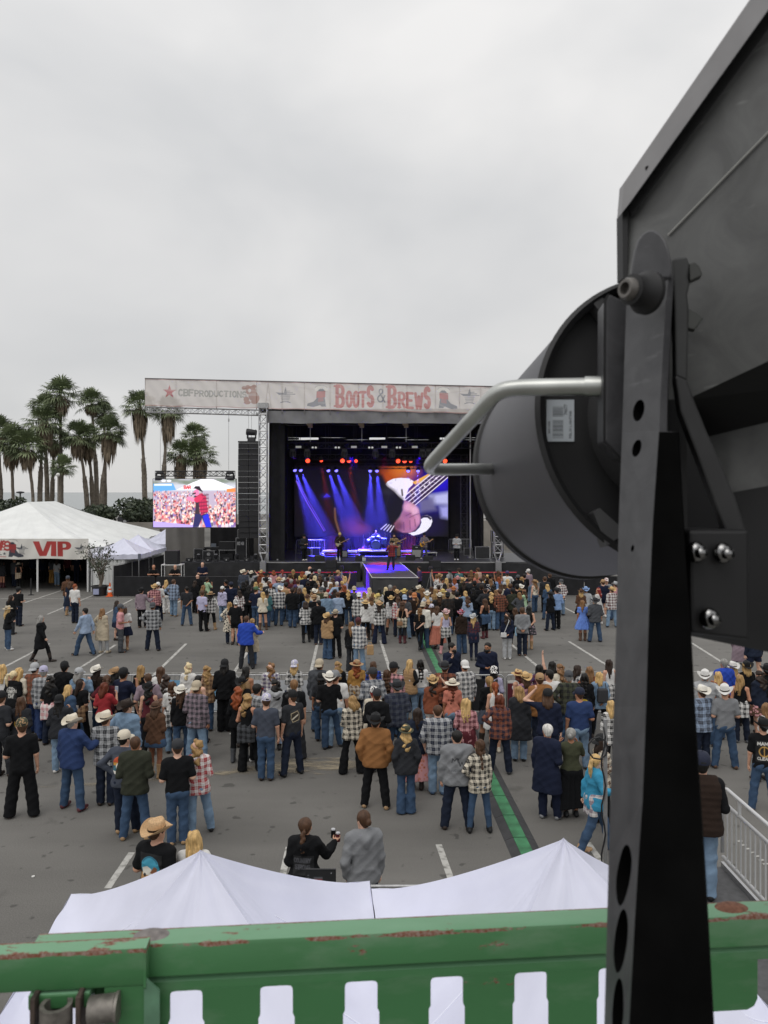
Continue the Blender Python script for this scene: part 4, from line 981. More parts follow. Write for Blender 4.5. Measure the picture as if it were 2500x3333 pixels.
V = lambda *a: np.array(a, float)
ARM = {'n': ((.19,-.04,-1), (.06,.22,-1)), 'f': ((.24,-.14,-1), (-.50,.80,-.10)), 'x': ((.20,.10,-1), (-.95,.42,.06)), 'p': ((.36,-.26,-1), (-.18,.34,-1)),
 'h': ((.70,-.35,-.75), (-.72,.25,-.62)), 'u': ((.35,.50,-.80), (-.22,.42,.9)), 'c': ((.40,.45,-.80), (-.35,.25,.9)), 'o': ((.80,.25,.32), (-.62,-.12,.75)),
 'r': ((.32,.22,.95), (.08,.15,1)), 'b': ((.20,-.28,-1), (-.66,-.30,-.62)), 'g': ((.52,.25,-.70), (.30,.80,-.15)), 't': ((.62,.62,-.10), (.45,.85,.22)),
 'k': ((.35,.62,-.72), (-.92,.38,.02)), 'd': ((.55,.30,-.75), (.35,.85,.05)), 'w': ((.12,.38,-1), (.02,.62,-1)), 'v': ((.14,-.45,-1), (.08,-.05,-1)),
 'm': ((.35,.45,-.75), (-.50,.30,.75)), 's': ((.30,.35,-.85), (-.85,.50,-.20)), 'l': ((.45,.40,-.75), (.30,.80,.35))}
LEG = {'i': (.16, .09, .085, 0), 'e': (.12, -.03, .17, .07), 's': (.095, 0, .095, 0), 'a': (.20, .02, .20, -.02), 'k': (.085, 0, .16, .10), 'w': (.09, .30, .09, -.28), 'z': (.10, -.05, .24, .12), 'q': (.30, .40, .30, .40), 'j': (.09, .16, .07, -.30)}
class Rig:
    """joint positions of one figure; local +Y is where the figure faces"""
    def __init__(r, sex, arms, leg, yaw=0, lean=0.0):
        f = sex == 'f'; r.sex, r.yaw = sex, math.radians(yaw); r.sh = .152 if f else .182; r.k = .90 if f else 1.0
        r.sit = leg == 'q'; dz = -.36 if r.sit else 0.0; r.dz = dz
        r.up = lambda x, y, z: V(x, y+lean*max(0, z-.95), z+dz)
        r.arms = []
        for sg, c in ((-1, arms[0]), (1, arms[1])):
            S = r.up(sg*r.sh, -.005, 1.395); u = V(*ARM[c][0]); w = V(*ARM[c][1]); u = u/np.linalg.norm(u)*V(sg,1,1); w = w/np.linalg.norm(w)*V(sg,1,1)
            E = S+u*.285*(.95 if f else 1); W = E+w*.245*(.95 if f else 1); r.arms.append((sg, S, E, W, w, c))
        r.legs = []; lx, ly, rx, ry = LEG[leg]
        for sg, x, y in ((-1, lx, ly), (1, rx, ry)):
            Hh = V(sg*(.088 if not f else .092), 0, .92+dz); Fo = V(sg*x, y, .075)
            if r.sit: K = V(sg*.24, .40, .56)
            else:
                K = Hh*.5+Fo*.5+V(sg*.004, .015+.10*abs(y)*(1.0 if y > 0 else .9), .02); 
                if leg == 'w' and y < 0: Fo = Fo+V(0, 0, .05)
                if leg == 'j' and y < 0: Fo = Fo+V(0, -.05, .22); 
            r.legs.append((sg, Hh, K, Fo, y))
        r.rows = ([(.86,.080,.098),(.93,.088,.103),(1.02,.060,.090),(1.12,.045,.080),(1.23,.060,.090),(1.33,.062,.090),(1.40,.070,.062)] if f else
                  [(.86,.074,.096),(.93,.078,.100),(1.02,.070,.097),(1.12,.066,.096),(1.23,.078,.101),(1.33,.086,.099),(1.40,.088,.070)])
        r.headc = r.up(0, .015, 1.605); c, s = math.cos(r.yaw), math.sin(r.yaw); r.rot = lambda v: V(v[0]*c+v[1]*s, -v[0]*s+v[1]*c, v[2])
    def torso(r, g, z0=0, z1=9, kk=.06):
        out = []
        for z, hw, rad in r.rows:
            if z0 <= z <= z1: y = .012 if z > 1.15 else 0; out.append((r.up(-hw, y-.01, z), r.up(hw, y-.01, z), rad+g, rad+g, kk))
        if r.sex == 'f' and z1 > 1.3 and g < .04:
            for sg in (-1,1): out.append((r.up(sg*.065, .085, 1.27), r.up(sg*.065, .088, 1.275), .052+g, .05+g, .04))
        return out
    def arm_prims(r, g, upto, gf=None, k=.025):
        """sleeve/arm to fraction upto: 1 = elbow, 2 = wrist"""
        out = []
        gf = g if gf is None else gf
        for sg, S, E, W, w, c in r.arms:
            k0 = r.k; t = min(1, upto)
            out.append((S+V(-sg*.03, 0, -.005), S, .062*k0+g, .058*k0+g, .05)); e = S+(E-S)*t
            out.append((S, e, .055*k0+g, (.055-.013*t)*k0+g*(.8 if upto > 1 else 1.25), k))
            if upto > 1: t2 = upto-1; out.append((E, E+(W-E)*t2, .043*k0+gf, (.043-.015*t2)*k0+gf, k))
        return out
_mesh = {}
def hand_mesh(r, res=.0065):
    ms = []
    for sg, S, E, W, w, c in r.arms:
        up = V(0,0,1) if abs(w[2]) < .85 else V(-sg, 0, 0); side = np.cross(w, up); side /= np.linalg.norm(side); pal = np.cross(side, w)
        curl = .9 if c in 'fukmcsolgt' else .45; B = W+w*.02; sc = r.k
        if c in 'nwvp': side = V(0,1,0)-w*w[1]; side /= np.linalg.norm(side); pal = V(-sg,0,0)
        pr = [(W-w*.02, W+w*.02, .024*sc, .024*sc, .02)]
        for q in (-.026,-.009,.009,.026): pr.append((B, B+w*.075*sc+side*q, .018*sc, .014*sc, .012))
        for q, l in ((-.030,.070),(-.010,.078),(.010,.072),(.029,.056)):
            a = B+w*.075*sc+side*q; m = a+(w*.8+pal*curl*.7)*l*.5*sc; e = m+(w*(.9-curl)+pal*curl)*l*.5*sc
            pr += [(a, m, .0095, .0088, .004), (m, e, .0088, .0075, .004)]
        a = B+w*.02-side*.022; m = a+(w*.55-side*.75+pal*.3)*.045*sc; e = m+(w*.85+pal*.5-side*.1)*.035*sc
        pr += [(a, m, .013, .0105, .01), (m, e, .0105, .009, .004)]
        ms.append(sdf(pr, res))
    return join(*ms)
def body_mesh(r, key):
    if key in _mesh: return _mesh[key]
    hc = r.headc; R = r.rot; hd = lambda x, y, z: hc+R(V(x, y, z))*.885
    pr = r.torso(0)+r.arm_prims(0, 2)
    pr += [(r.up(0,-.005,1.40), hd(0,-.01,-.06), .062*r.k, .054*r.k, .05), (hd(0,-.012,.045), hd(0,-.004,.03), .086, .083, .05), (hd(0,.02,-.05), hd(0,.052,-.085), .061, .040, .05)]
    pr += [(hd(0,.092,.012), hd(0,.108,-.022), .013, .016, .018)]                                     # nose
    pr += [(hd(sg*.088,-.01,.012), hd(sg*.092,-.015,-.02), .017, .012, .008) for sg in (-1,1)]          # ears
    pr += [(hd(-.035,.088,.030), hd(.035,.088,.030), .014, .014, .02), (hd(-.018,.088,-.055), hd(.018,.088,-.055), .012, .012, .012)]
    sb = [(hd(sg*.034,.110,.012), hd(sg*.036,.110,.010), .015, .015, .012) for sg in (-1,1)]
    for sg, Hh, K, Fo, y in r.legs:
        pr += [(Hh, K, .088, .058, .03), (K, K+(Fo-K)*.35, .056, .060, .03), (K+(Fo-K)*.35, Fo, .060, .036, .03), (Fo-V(0,.03,.03), Fo+V(sg*.02,.13,-.045), .034, .028, .03)]
    m = sdf(pr, .0145, subs=sb)
    me = np_mesh('body', *join(m, hand_mesh(r)), [None]); _mesh[key] = me; return me
def eye_mesh(r, sg, key):
    if key in _mesh: return _mesh[key]
    _mesh[key] = MB().sph(tuple(r.headc+r.rot(V(sg*.034,.094,.012))*.885), (.012,.010,.008), 8, 5).mesh('eye', [mat('eye_dark', (.03,.02,.015), .2)], True); return _mesh[key]
def wr(seed, a):                                        # cloth folds
    s = seed*1.7
    return lambda X, Y, Z: a*1.7*(np.abs(np.sin(13*Z+8*X+4*Y+s+1.2*np.sin(9*X+s)))**.6-.6)*(.5+.5*np.sin(7*Z+5*X+2*s))+a*.9*(np.abs(np.sin(21*Z-17*X+12*Y+2*s))**.7-.6)
TOP = {  # g torso, sleeve upto, sleeve g, hem z, neck z, folds
 'T': (.016, .78, .020, .84, 1.475, .007), 'L': (.020, 1.93, .018, .82, 1.475, .008), 'P': (.026, 1.90, .022, .78, 1.485, .010), 'J': (.038, 1.95, .034, .80, 1.50, .011),
 'H': (.036, 1.95, .032, .81, 1.50, .011), 'K': (.010, 0, 0, .93, 1.36, .003), 'V': (.045, 0, 0, .82, 1.49, .003), 'C': (.034, 1.93, .028, .52, 1.49, .008), 'N': (.014, 1.90, .014, .98, 1.475, .004), 'D': (.012, .55, .016, .50, 1.44, .005), 'R': (.030, 1.3, .026, .80, 1.485, .006)}
def top_mesh(r, kind, key):
    if key in _mesh: return _mesh[key]
    g, up, sg_, hem, neck, fo = TOP[kind]; hem += r.dz
    pr = r.torso(g, .80 if hem < .95 else .93)
    if hem < .83 and kind != 'D': pr.append((r.up(-.09,-.005,hem+.03), r.up(.09,-.005,hem+.03), .105+g, .105+g, .06))
    if kind in 'CD':
        fl = .05 if kind == 'D' else .015
        for i in range(5):
            z = .86-(.86-hem)*i/4; pr.append((V(-.10-fl*i/4*1.2,-.01,z), V(.10+fl*i/4*1.2,-.01,z), .108+g+fl*i/4, .108+g+fl*i/4, .06))
    if up > 0: pr += r.arm_prims(sg_, up)
    if kind == 'K': pr += [(r.up(s*.085,-.07,1.32), r.up(s*.075,-.01,1.46), .016, .016, .01) for s in (-1,1)] + [(r.up(s*.085,.09,1.30), r.up(s*.075,.0,1.46), .016, .016, .01) for s in (-1,1)]; neck = 1.475
    if kind in 'JPLRCHV': pr.append((r.up(0,-.012,1.43), r.up(0,-.006,1.475), .082*r.k+.4*g, .070*r.k+.4*g, .04))
    if kind == 'H':                                        # hood lying on the shoulders
        pr += [(r.up(-.09,-.05,1.45), r.up(0,-.115,1.40), .045, .06, .05), (r.up(.09,-.05,1.45), r.up(0,-.115,1.40), .045, .06, .05), (r.up(0,-.13,1.33), r.up(0,-.11,1.38), .04, .05, .05)]
    cuts = [(V(0,0,hem), V(0,.0,-1)), (r.up(0,.03,neck), V(0,.30,.95))]
    fn = wr(len(_mesh), fo)
    if kind == 'V':
        f0 = fn; fn = lambda X, Y, Z: f0(X, Y, Z)+.007*np.abs(np.sin(Z*math.pi/.075+X*X*14))-.004
    if kind == 'D':
        f1 = fn; fn = lambda X, Y, Z: f1(X, Y, Z)+np.where(Z < .9, .012*np.sin(34*np.arctan2(X, Y+.001)/2.2), 0)
    me = np_mesh('top', *sdf(pr, .0155, cuts, fn), [None]); _mesh[key] = me; return me
BOT = {'j': (.016,.020,.034,.05), 'w': (.020,.040,.060,.03), 'f': (.012,.016,.066,.02), 'l': (.006,.006,.010,.09), 's': (.020,.03,0,.66), 'o': (.012,.012,0,.74), 'k': (.03,.0,0,.60), 'm': (.03,.0,0,.22), 'n': (.03,0,0,.74)}
def bottom_mesh(r, kind, key):
    if key in _mesh: return _mesh[key]
    g, gk, ga, hem = BOT[kind]; pr = r.torso(.008, .80, 1.0)+([(r.up(-.08,-.045,.885), r.up(.08,-.045,.885), .085, .085, .05)])
    if kind in 'kmn':
        fl = {'k': .05, 'm': .10, 'n': .02}[kind]
        for i in range(6):
            z = .88-(.88-hem)*i/5; pr.append((V(-.10-fl*i/5,-.01,z), V(.10+fl*i/5,-.01,z), .112+fl*.7*i/5, .112+fl*.7*i/5, .06))
        cuts = [(V(0,0,hem), V(.12 if kind == 'm' else 0,0,-1))]
        fn = lambda X, Y, Z: np.where(Z < .84, .010*np.sin(11*np.arctan2(X, Y+.001)+2), 0)*(kind != 'n')
    else:
        for sg, Hh, K, Fo, y in r.legs:
            pr.append((Hh, K, .090+g, .060+gk, .022))
            if kind not in 'so':
                mid = K+(Fo-K)*.4; pr += [(K, mid, .060+gk, (.058 if kind != 'l' else .060)+(gk+ga)*.45, .022), (mid, Fo-V(0,0,.02), .058+(gk+ga)*.45, .040+ga, .022)]
        cuts = [(V(0,0,1.0+r.dz), V(0,0,1))]
        if kind in 'so' and not r.sit: cuts.append((V(0,0,hem), V(0,0,-1)))
        elif not r.sit and r.legs[1][3][2] < .1 and r.legs[0][3][2] < .1: cuts.append((V(0,0,hem), V(0,0,-1)))
        fn = wr(len(_mesh)+3, .008 if kind != 'l' else .001)
    me = np_mesh('trousers', *sdf(pr, .0155, cuts, fn), [None]); _mesh[key] = me; return me
def shoe_mesh(r, side, kind, key):
    if key in _mesh: return _mesh[key]
    sg, Hh, K, Fo, y = r.legs[side]; tip = V(sg*.03, 1, 0); tip /= np.linalg.norm(tip)
    if (Fo[2] > .2): tip = V(0, .35, -.93)
    z0 = Fo[2]-.075; a = V(Fo[0], Fo[1]-.035, z0+.048); e = a+tip*(.195 if kind != 'b' else .205)
    pr = [(a, a+(e-a)*.55, .046, .046, .02), (a+(e-a)*.5, e, .046, .036, .03), (a+V(0,.02,.03), a+V(0,.02,.055), .046, .044, .02)]
    if kind == 'b':
        u = (K-Fo)/np.linalg.norm(K-Fo); pr += [(a+V(0,.015,.03), Fo+u*.12, .046, .056, .02), (Fo+u*.12, Fo+u*.25, .056, .072, .02)]
    cuts = [] if Fo[2] > .12 else [(V(0,0,z0+.006), V(0,0,-1))]
    me = np_mesh('shoe', *sdf(pr, .0125, cuts), [None]); _mesh[key] = me; return me

# hair and hats are modelled about the head centre (0,0,0), facing +Y
def hair_mesh(kind, seed=0):
    key = ('hair', kind, seed)
    if key in _mesh: return _mesh[key]
    s = seed*2.1; sk = [(V(0,-.014,.045), V(0,-.006,.036), .108, .102, .03)]; face = [(V(0,.052,.02), V(0,.80,-.60))]
    st = lambda a: (lambda X, Y, Z: a*(np.sin(26*np.arctan2(X, -Y+.05)+3*Z+s)+.5*np.sin(47*X+9*Z+s)))
    if kind == 'short': m = sdf(sk+[(V(0,-.04,-.02), V(0,-.045,-.035), .078, .065, .03)], .0125, face+[(V(0,-.0,-.055), V(0,.35,-.94))], st(.003))
    elif kind == 'buzz': m = sdf([(V(0,-.013,.046), V(0,-.006,.036), .101, .097, .03), (V(0,-.035,-.01), V(0,-.038,-.03), .070, .06, .03)], .0125, [(V(0,.048,.02), V(0,.80,-.60)), (V(0,0,-.05), V(0,.35,-.94))], st(.001))
    elif kind in ('long', 'vlong', 'mid', 'curly', 'bob', 'wavy'):
        L = {'long': .36, 'vlong': .56, 'mid': .22, 'curly': .34, 'bob': .135, 'wavy': .34}[kind]; pr = list(sk)
        n = 6
        for i in range(n+1):
            f = i/n; z = -.02-L*f; w = .050+.022*math.sin(min(1,f*1.3)*math.pi*.8)-.045*max(0,f-.6)+(.02 if kind in ('curly','bob') else 0)
            y = -.055-.055*min(1,f*2.2)-(.02 if f > .5 else 0); rad = .046-.024*f+(.014 if kind == 'curly' else 0)+(.012 if kind == 'bob' else 0)
            pr.append((V(-w,y,z), V(w,y,z), rad, rad, .04))
        for sg in (-1,1): pr.append((V(sg*.085,.0,.02), V(sg*.095,-.015,-.10 if kind != 'bob' else -.12), .034, .034, .03))
        a = .015 if kind in ('curly','wavy') else .009
        fn = (lambda X, Y, Z: a*(np.sin(30*X+24*np.sin(19*Z+s)*.12+s)+.7*np.sin(31*Z+14*X+s))) if kind in ('curly','wavy') else (lambda X, Y, Z: a*(np.sin(60*X+4*np.sin(6*Z+s)+s)+.5*np.sin(97*X+s)))
        m = sdf(pr, .014, [(V(0,.055,.02), V(0,.83,-.12))] if 0 else [(V(0,.06,.045), V(0,.93,-.36))], fn)
    elif kind in ('pony', 'braid'):
        pr = list(sk)+[(V(0,-.04,-.01), V(0,-.045,-.03), .075, .065, .03)]; P0 = V(0,-.115,.04 if kind == 'pony' else -.02)
        if kind == 'pony': pts = [P0, P0+V(0,-.055,.0), P0+V(0,-.085,-.10), P0+V(0,-.075,-.22), P0+V(.01,-.06,-.33)]; rs_ = [.03,.036,.042,.034,.012]
        else: pts = [P0+V(.012*(-1)**i, -.03-.012*min(i,3), -.045*i) for i in range(11)]; rs_ = [.034,.034,.033,.032,.03,.03,.028,.027,.025,.022,.012]
        pr += [(pts[i], pts[i+1], rs_[i], rs_[i+1], .012) for i in range(len(pts)-1)]
        m = sdf(pr, .0125, [(V(0,.052,.02), V(0,.80,-.60))], st(.003))
    elif kind == 'bun': m = sdf(sk+[(V(0,-.04,-.01), V(0,-.045,-.03), .075, .065, .03), (V(0,-.125,.0), V(0,-.13,.01), .045, .042, .012)], .0125, face, st(.003))
    me = np_mesh('hair', *m, [None]); _mesh[key] = me; return me
def beard_mesh():
    key = ('beard',)
    if key not in _mesh: _mesh[key] = np_mesh('beard', *sdf([(V(-.05,.045,-.075), V(.05,.045,-.075), .038, .038, .03), (V(0,.07,-.085), V(0,.062,-.14), .04, .03, .03)], .0125), [None])
    return _mesh[key]
def hat_mesh(kind):
    key = ('hat', kind)
    if key in _mesh: return _mesh[key]
    b = MB(); n = 36
    if kind in ('cowboy', 'wide', 'fedora'):
        br, ht, curl = {'cowboy': (.205,.135,.085), 'wide': (.205,.11,.004), 'fedora': (.165,.105,.012)}[kind]
        def ring(rx, ry, fz): return [(rx*math.cos(2*math.pi*i/n), ry*math.sin(2*math.pi*i/n), fz(2*math.pi*i/n, rx)) for i in range(n)]
        rows = []; q = 6
        for j in range(q+1):                                    # brim, turned up at the sides, dipping front and back
            f = 1-j/q; rx = .098+(br-.098)*f; ry = .115+(br*1.02-.115)*f
            rows.append(ring(rx*(1-.10*f*(curl > .05)), ry, lambda a, _r, f=f: .0+curl*f*f*abs(math.cos(a))**1.5-.022*f*abs(math.sin(a))*(1 if curl > .05 else .4)))
        cz = [(1.0,.03),(.98,.07),(.92,ht-.025),(.80,ht),(.55,ht+.004),(.25,ht-.020),(.0,ht-.030)]
        for k, z in cz:
            rows.append(ring(.098*k, .115*k, lambda a, _r, z=z, k=k: z+(-.018*abs(math.cos(a))*(k < .9)*(k > .3) + .016*max(0, -math.sin(a))*(k < .95)*(k > .1)+.006*math.sin(a)*(k<.95))))
        vs = [p for r_ in rows for p in r_]; m_ = len(rows)
        fs = [(j*n+i, j*n+(i+1) % n, (j+1)*n+(i+1) % n, (j+1)*n+i) for j in range(m_-1) for i in range(n)]; b.add(vs, fs)
        low = [(x, y, z-.008) for x, y, z in vs[:(q+1)*n]]; b.add(low, [(j*n+i, (j+1)*n+i, (j+1)*n+(i+1) % n, j*n+(i+1) % n) for j in range(q) for i in range(n)])
        b.add(vs[:n]+low[:n], [(i, n+i, n+(i+1) % n, (i+1) % n) for i in range(n)])
        b.cur = 1; b.lathe([(.0995,.003),(.1005,.03)], n=n, axis=Matrix(((1,0,0),(0,1.172,0),(0,0,1))))
    elif kind in ('cap', 'capback'):
        sg = 1 if kind == 'cap' else -1
        b.lathe([(.114,.0),(.117,.04),(.108,.085),(.078,.122),(.035,.138),(.0,.141)], n=24, axis=Matrix(((.93,0,0),(0,1.03,0),(0,0,1))), c=(0,-.002,0))
        def fn(u, v): a = math.radians(20+140*u); r_ = .108+(.095*math.sin(math.pi*u)**.6)*v; return (r_*math.cos(a)*.93*(1-.12*v), sg*r_*math.sin(a), .012-.035*v*v-.03*(2*u-1)**2*v)
        b.grid(fn, 14, 4); b.grid(lambda u, v: (lambda p: (p[0], p[1], p[2]-.006))(fn(u, v)), 14, 4); b.sph((0,0,.143), .009, 6, 4)
        b.cur = 1; b.box((0,-sg*.121,.035), (.06,.006,.022))
    elif kind == 'beanie': b.lathe([(.112,-.035),(.118,-.01),(.112,.0),(.114,.04),(.102,.09),(.070,.125),(.0,.14)], n=24, axis=Matrix(((.95,0,0),(0,1.03,0),(0,0,1))))
    me = b.mesh('hat', [None, None] if kind not in ('beanie',) else [None], 60); _mesh[key] = me; return me
def tied_mesh():
    key = ('tied',)
    if key in _mesh: return _mesh[key]
    pr = [(V(-.09,-.01,.99), V(.09,-.01,.99), .125, .125, .04)]
    for i in range(6): z = .97-.34*i/5; pr.append((V(-.12-.02*i/5,-.075,z), V(.12+.02*i/5,-.075,z), .075, .07, .04))
    pr += [(V(-.10,.10,.99), V(.02,.135,.95), .022, .02, .02), (V(.02,.135,.96), V(-.03,.14,.72), .022, .028, .02), (V(.02,.135,.96), V(.07,.135,.74), .022, .026, .02)]
    _mesh[key] = np_mesh('tied_shirt', *sdf(pr, .0155, [(V(0,0,.66), V(.15,-.1,-1))], lambda X, Y, Z: .008*np.sin(38*X+5*Z)+.004*np.sin(21*Z+60*X)), [None]); return _mesh[key]

# ---------------------------------------------------------------- wardrobe colours
C = {k: srgb(v) for k, v in dict(black='17181b', charcoal='33353a', dgrey='4a4d52', grey='7e8083', lgrey='a9abad', white='d8d6d2', cream='d3c8b2', beige='b6a78c', tan='a98457', camel='93602a', brown='5d3f2b', dbrown='35271f',
 rust='8b4a2c', red='a8242c', maroon='5a2029', pink='d08f92', coral='c9745c', mauve='8d7a85', lavender='b4b0cf', purple='4d3a6b', navy='1f2740', blue='2a3f6c', royal='2149b8', sky='7fa0cf', cornflower='5f86d8', lblue='93a8c4', slate='454b58', denim='3d5878', ldenim='7d9bb8', ddenim='232d42',
 teal='3f7276', turquoise='1d8fb6', olive='454833', dolive='33362a', green='4d6b43', mint='a3c49a', yellow='d8bd5c', mustard='b8842e', orange='c0702f', peach='c9a08c', straw='cda766', wheat='c9a06c', hatcream='d9ceb8', ivory='e2ddd0').items()}
for k, v in list(C.items()):
    l_ = .3*v[0]+.6*v[1]+.1*v[2]; C[k] = tuple(q*.84+l_*.16 for q in v)
for k in ('black','charcoal','navy','ddenim','dbrown'): C[k] = tuple(v*.8 for v in C[k])
HAIR = {k: srgb(v) for k, v in dict(black='15120f', dbrown='2c1f17', brown='4c3423', lbrown='7d5c3c', dblond='9a7a4e', blond='c2a06a', plat='d3c098', ginger='86421f', auburn='5f2d1b', red='8a2f2a', grey='8d8b87', white='cfccc6').items()}
SKIN = [mat('skin_%d' % i, srgb(c), .55, noise=.06, nscale=14) for i, c in enumerate(('c99a80','b98468','d6aa92','8a5a40','a06f52'))]
def m_cloth(c): return mat('cloth_'+c, C[c], .9, noise=.09, nscale=7, bump=.25, bscale=40, spec=.2)
def m_denim(c): return mat('denim_'+c, tuple(v*.85 for v in C[c]), .85, noise=.2, nscale=6, bump=.3, bscale=60, spec=.2)
def m_hair(c): return mat('hair_'+c, HAIR[c], .55, noise=.38, nscale=26, aniso=(1,1,.18), bump=.5, bscale=45, spec=.35)
def m_leather(c): return mat('leather_'+c, C[c], .5, noise=.2, nscale=12)
def m_felt(c): return mat('felt_'+c, C[c], .85, noise=.06, nscale=10)
def m_plaid(a, b, sc=None):
    key = 'plaid_%s_%s' % (a, b)
    if key in _mc: return _mc[key]
    sc = sc or (.10+.05*random.Random(key).random())
    m = bpy.data.materials.new(key); m.use_nodes = True; nt = m.node_tree; L = nt.links; bs_ = nt.nodes['Principled BSDF']; bs_.inputs['Roughness'].default_value = .9
    t = N(nt, 'ShaderNodeTexCoord'); nzw = N(nt, 'ShaderNodeTexNoise'); nzw.inputs['Scale'].default_value = 9; L.new(t.outputs['Object'], nzw.inputs['Vector']); wv = N(nt, 'ShaderNodeVectorMath', operation='MULTIPLY_ADD'); L.new(nzw.outputs['Color'], wv.inputs[0]); wv.inputs[1].default_value = (.05,.05,.05); L.new(t.outputs['Object'], wv.inputs[2])
    s = N(nt, 'ShaderNodeSeparateXYZ'); L.new(wv.outputs[0], s.inputs[0])
    def stripes(sock, off):
        a1 = N(nt, 'ShaderNodeMath', operation='MULTIPLY_ADD'); L.new(sock, a1.inputs[0]); a1.inputs[1].default_value = 1/sc; a1.inputs[2].default_value = off+20
        f = N(nt, 'ShaderNodeMath', operation='FRACT'); L.new(a1.outputs[0], f.inputs[0])
        r = N(nt, 'ShaderNodeValToRGB'); r.color_ramp.interpolation = 'CONSTANT'; e = r.color_ramp.elements
        e[0].position = 0; e[0].color = (0,0,0,1); e[1].position = .48; e[1].color = (1,1,1,1)
        for p, v in ((.70,.55),(.76,1.0),(.97,0)): q = e.new(p); q.color = (v,v,v,1)
        q = e.new(.20); q.color = (.35,.35,.35,1); q = e.new(.26); q.color = (0,0,0,1)
        L.new(f.outputs[0], r.inputs[0]); return r.outputs[0]
    ad = N(nt, 'ShaderNodeMath', operation='MULTIPLY_ADD'); L.new(s.outputs['Y'], ad.inputs[0]); ad.inputs[1].default_value = .45; L.new(s.outputs['X'], ad.inputs[2])
    sx, sz = stripes(ad.outputs[0], .13), stripes(s.outputs['Z'], .31)
    av = N(nt, 'ShaderNodeMath', operation='ADD'); L.new(sx, av.inputs[0]); L.new(sz, av.inputs[1])
    hf = N(nt, 'ShaderNodeMath', operation='MULTIPLY'); L.new(av.outputs[0], hf.inputs[0]); hf.inputs[1].default_value = .5
    mixn = N(nt, 'ShaderNodeMix', data_type='RGBA'); L.new(hf.outputs[0], mixn.inputs[0]); mixn.inputs[6].default_value = (*C[a], 1); mixn.inputs[7].default_value = (*C[b], 1)
    L.new(mixn.outputs[2], bs_.inputs['Base Color']); _mc[key] = m; return m
def m_pattern(key, base, spots, sc=14):
    if key in _mc: return _mc[key]
    m = bpy.data.materials.new(key); m.use_nodes = True; nt = m.node_tree; L = nt.links; t = N(nt, 'ShaderNodeTexCoord'); v = N(nt, 'ShaderNodeTexVoronoi'); v.inputs['Scale'].default_value = sc
    L.new(t.outputs['Object'], v.inputs['Vector']); r = N(nt, 'ShaderNodeValToRGB'); r.color_ramp.interpolation = 'CONSTANT'; e = r.color_ramp.elements
    e[0].position = 0; e[0].color = (*C[spots[0]], 1); e[1].position = .42; e[1].color = (*C[base], 1)
    for i, c in enumerate(spots[1:]): q = e.new(.16+.12*i); q.color = (*C[c], 1)
    L.new(v.outputs['Distance'], r.inputs[0]); L.new(r.outputs[0], nt.nodes['Principled BSDF'].inputs['Base Color']); nt.nodes['Principled BSDF'].inputs['Roughness'].default_value = .9; _mc[key] = m; return m
def setmat(o, *ms):
    for i, m in enumerate(ms):
        o.material_slots[i].link = 'OBJECT'; o.material_slots[i].material = m

TOPW = {'T': 't-shirt', 'L': 'long sleeved top', 'P': 'plaid shirt', 'J': 'jacket', 'H': 'hoodie', 'K': 'tank top', 'V': 'puffer vest', 'C': 'long coat', 'N': 'crop top', 'D': 'dress', 'R': 'plaid shirt'}
BOTW = {'j': 'jeans', 'w': 'wide jeans', 'f': 'flared trousers', 'l': 'leggings', 's': 'shorts', 'o': 'short shorts', 'k': 'skirt', 'm': 'long skirt', 'n': 'mini skirt'}
CW = dict(dgrey='dark grey', lgrey='light grey', dbrown='dark brown', lblue='pale blue', ldenim='light denim', ddenim='dark denim', dolive='dark olive', hatcream='cream', ivory='white', royal='royal blue', sky='sky blue', cornflower='cornflower blue', mint='mint green', wheat='wheat')
HW = dict(dbrown='dark brown', lbrown='light brown', dblond='dark blond', plat='platinum blond')
HATW = {'cowboy': 'cowboy hat', 'wide': 'flat brimmed hat', 'fedora': 'fedora', 'cap': 'cap', 'capback': 'backward cap', 'beanie': 'beanie'}
ARMW = {'f': 'hands in front', 'x': 'arms folded', 'p': 'hands in pockets', 'h': 'hand on hip', 'u': 'phone raised', 'c': 'hand at face', 'o': 'hand on head', 'r': 'arm raised', 'b': 'hands behind back', 'g': 'arm round a neighbour', 'k': 'leaning on a rail', 'w': 'walking', 'v': 'walking'}
cw_ = lambda c: CW.get(c, c)
PEOPLE = []; FIGS = []
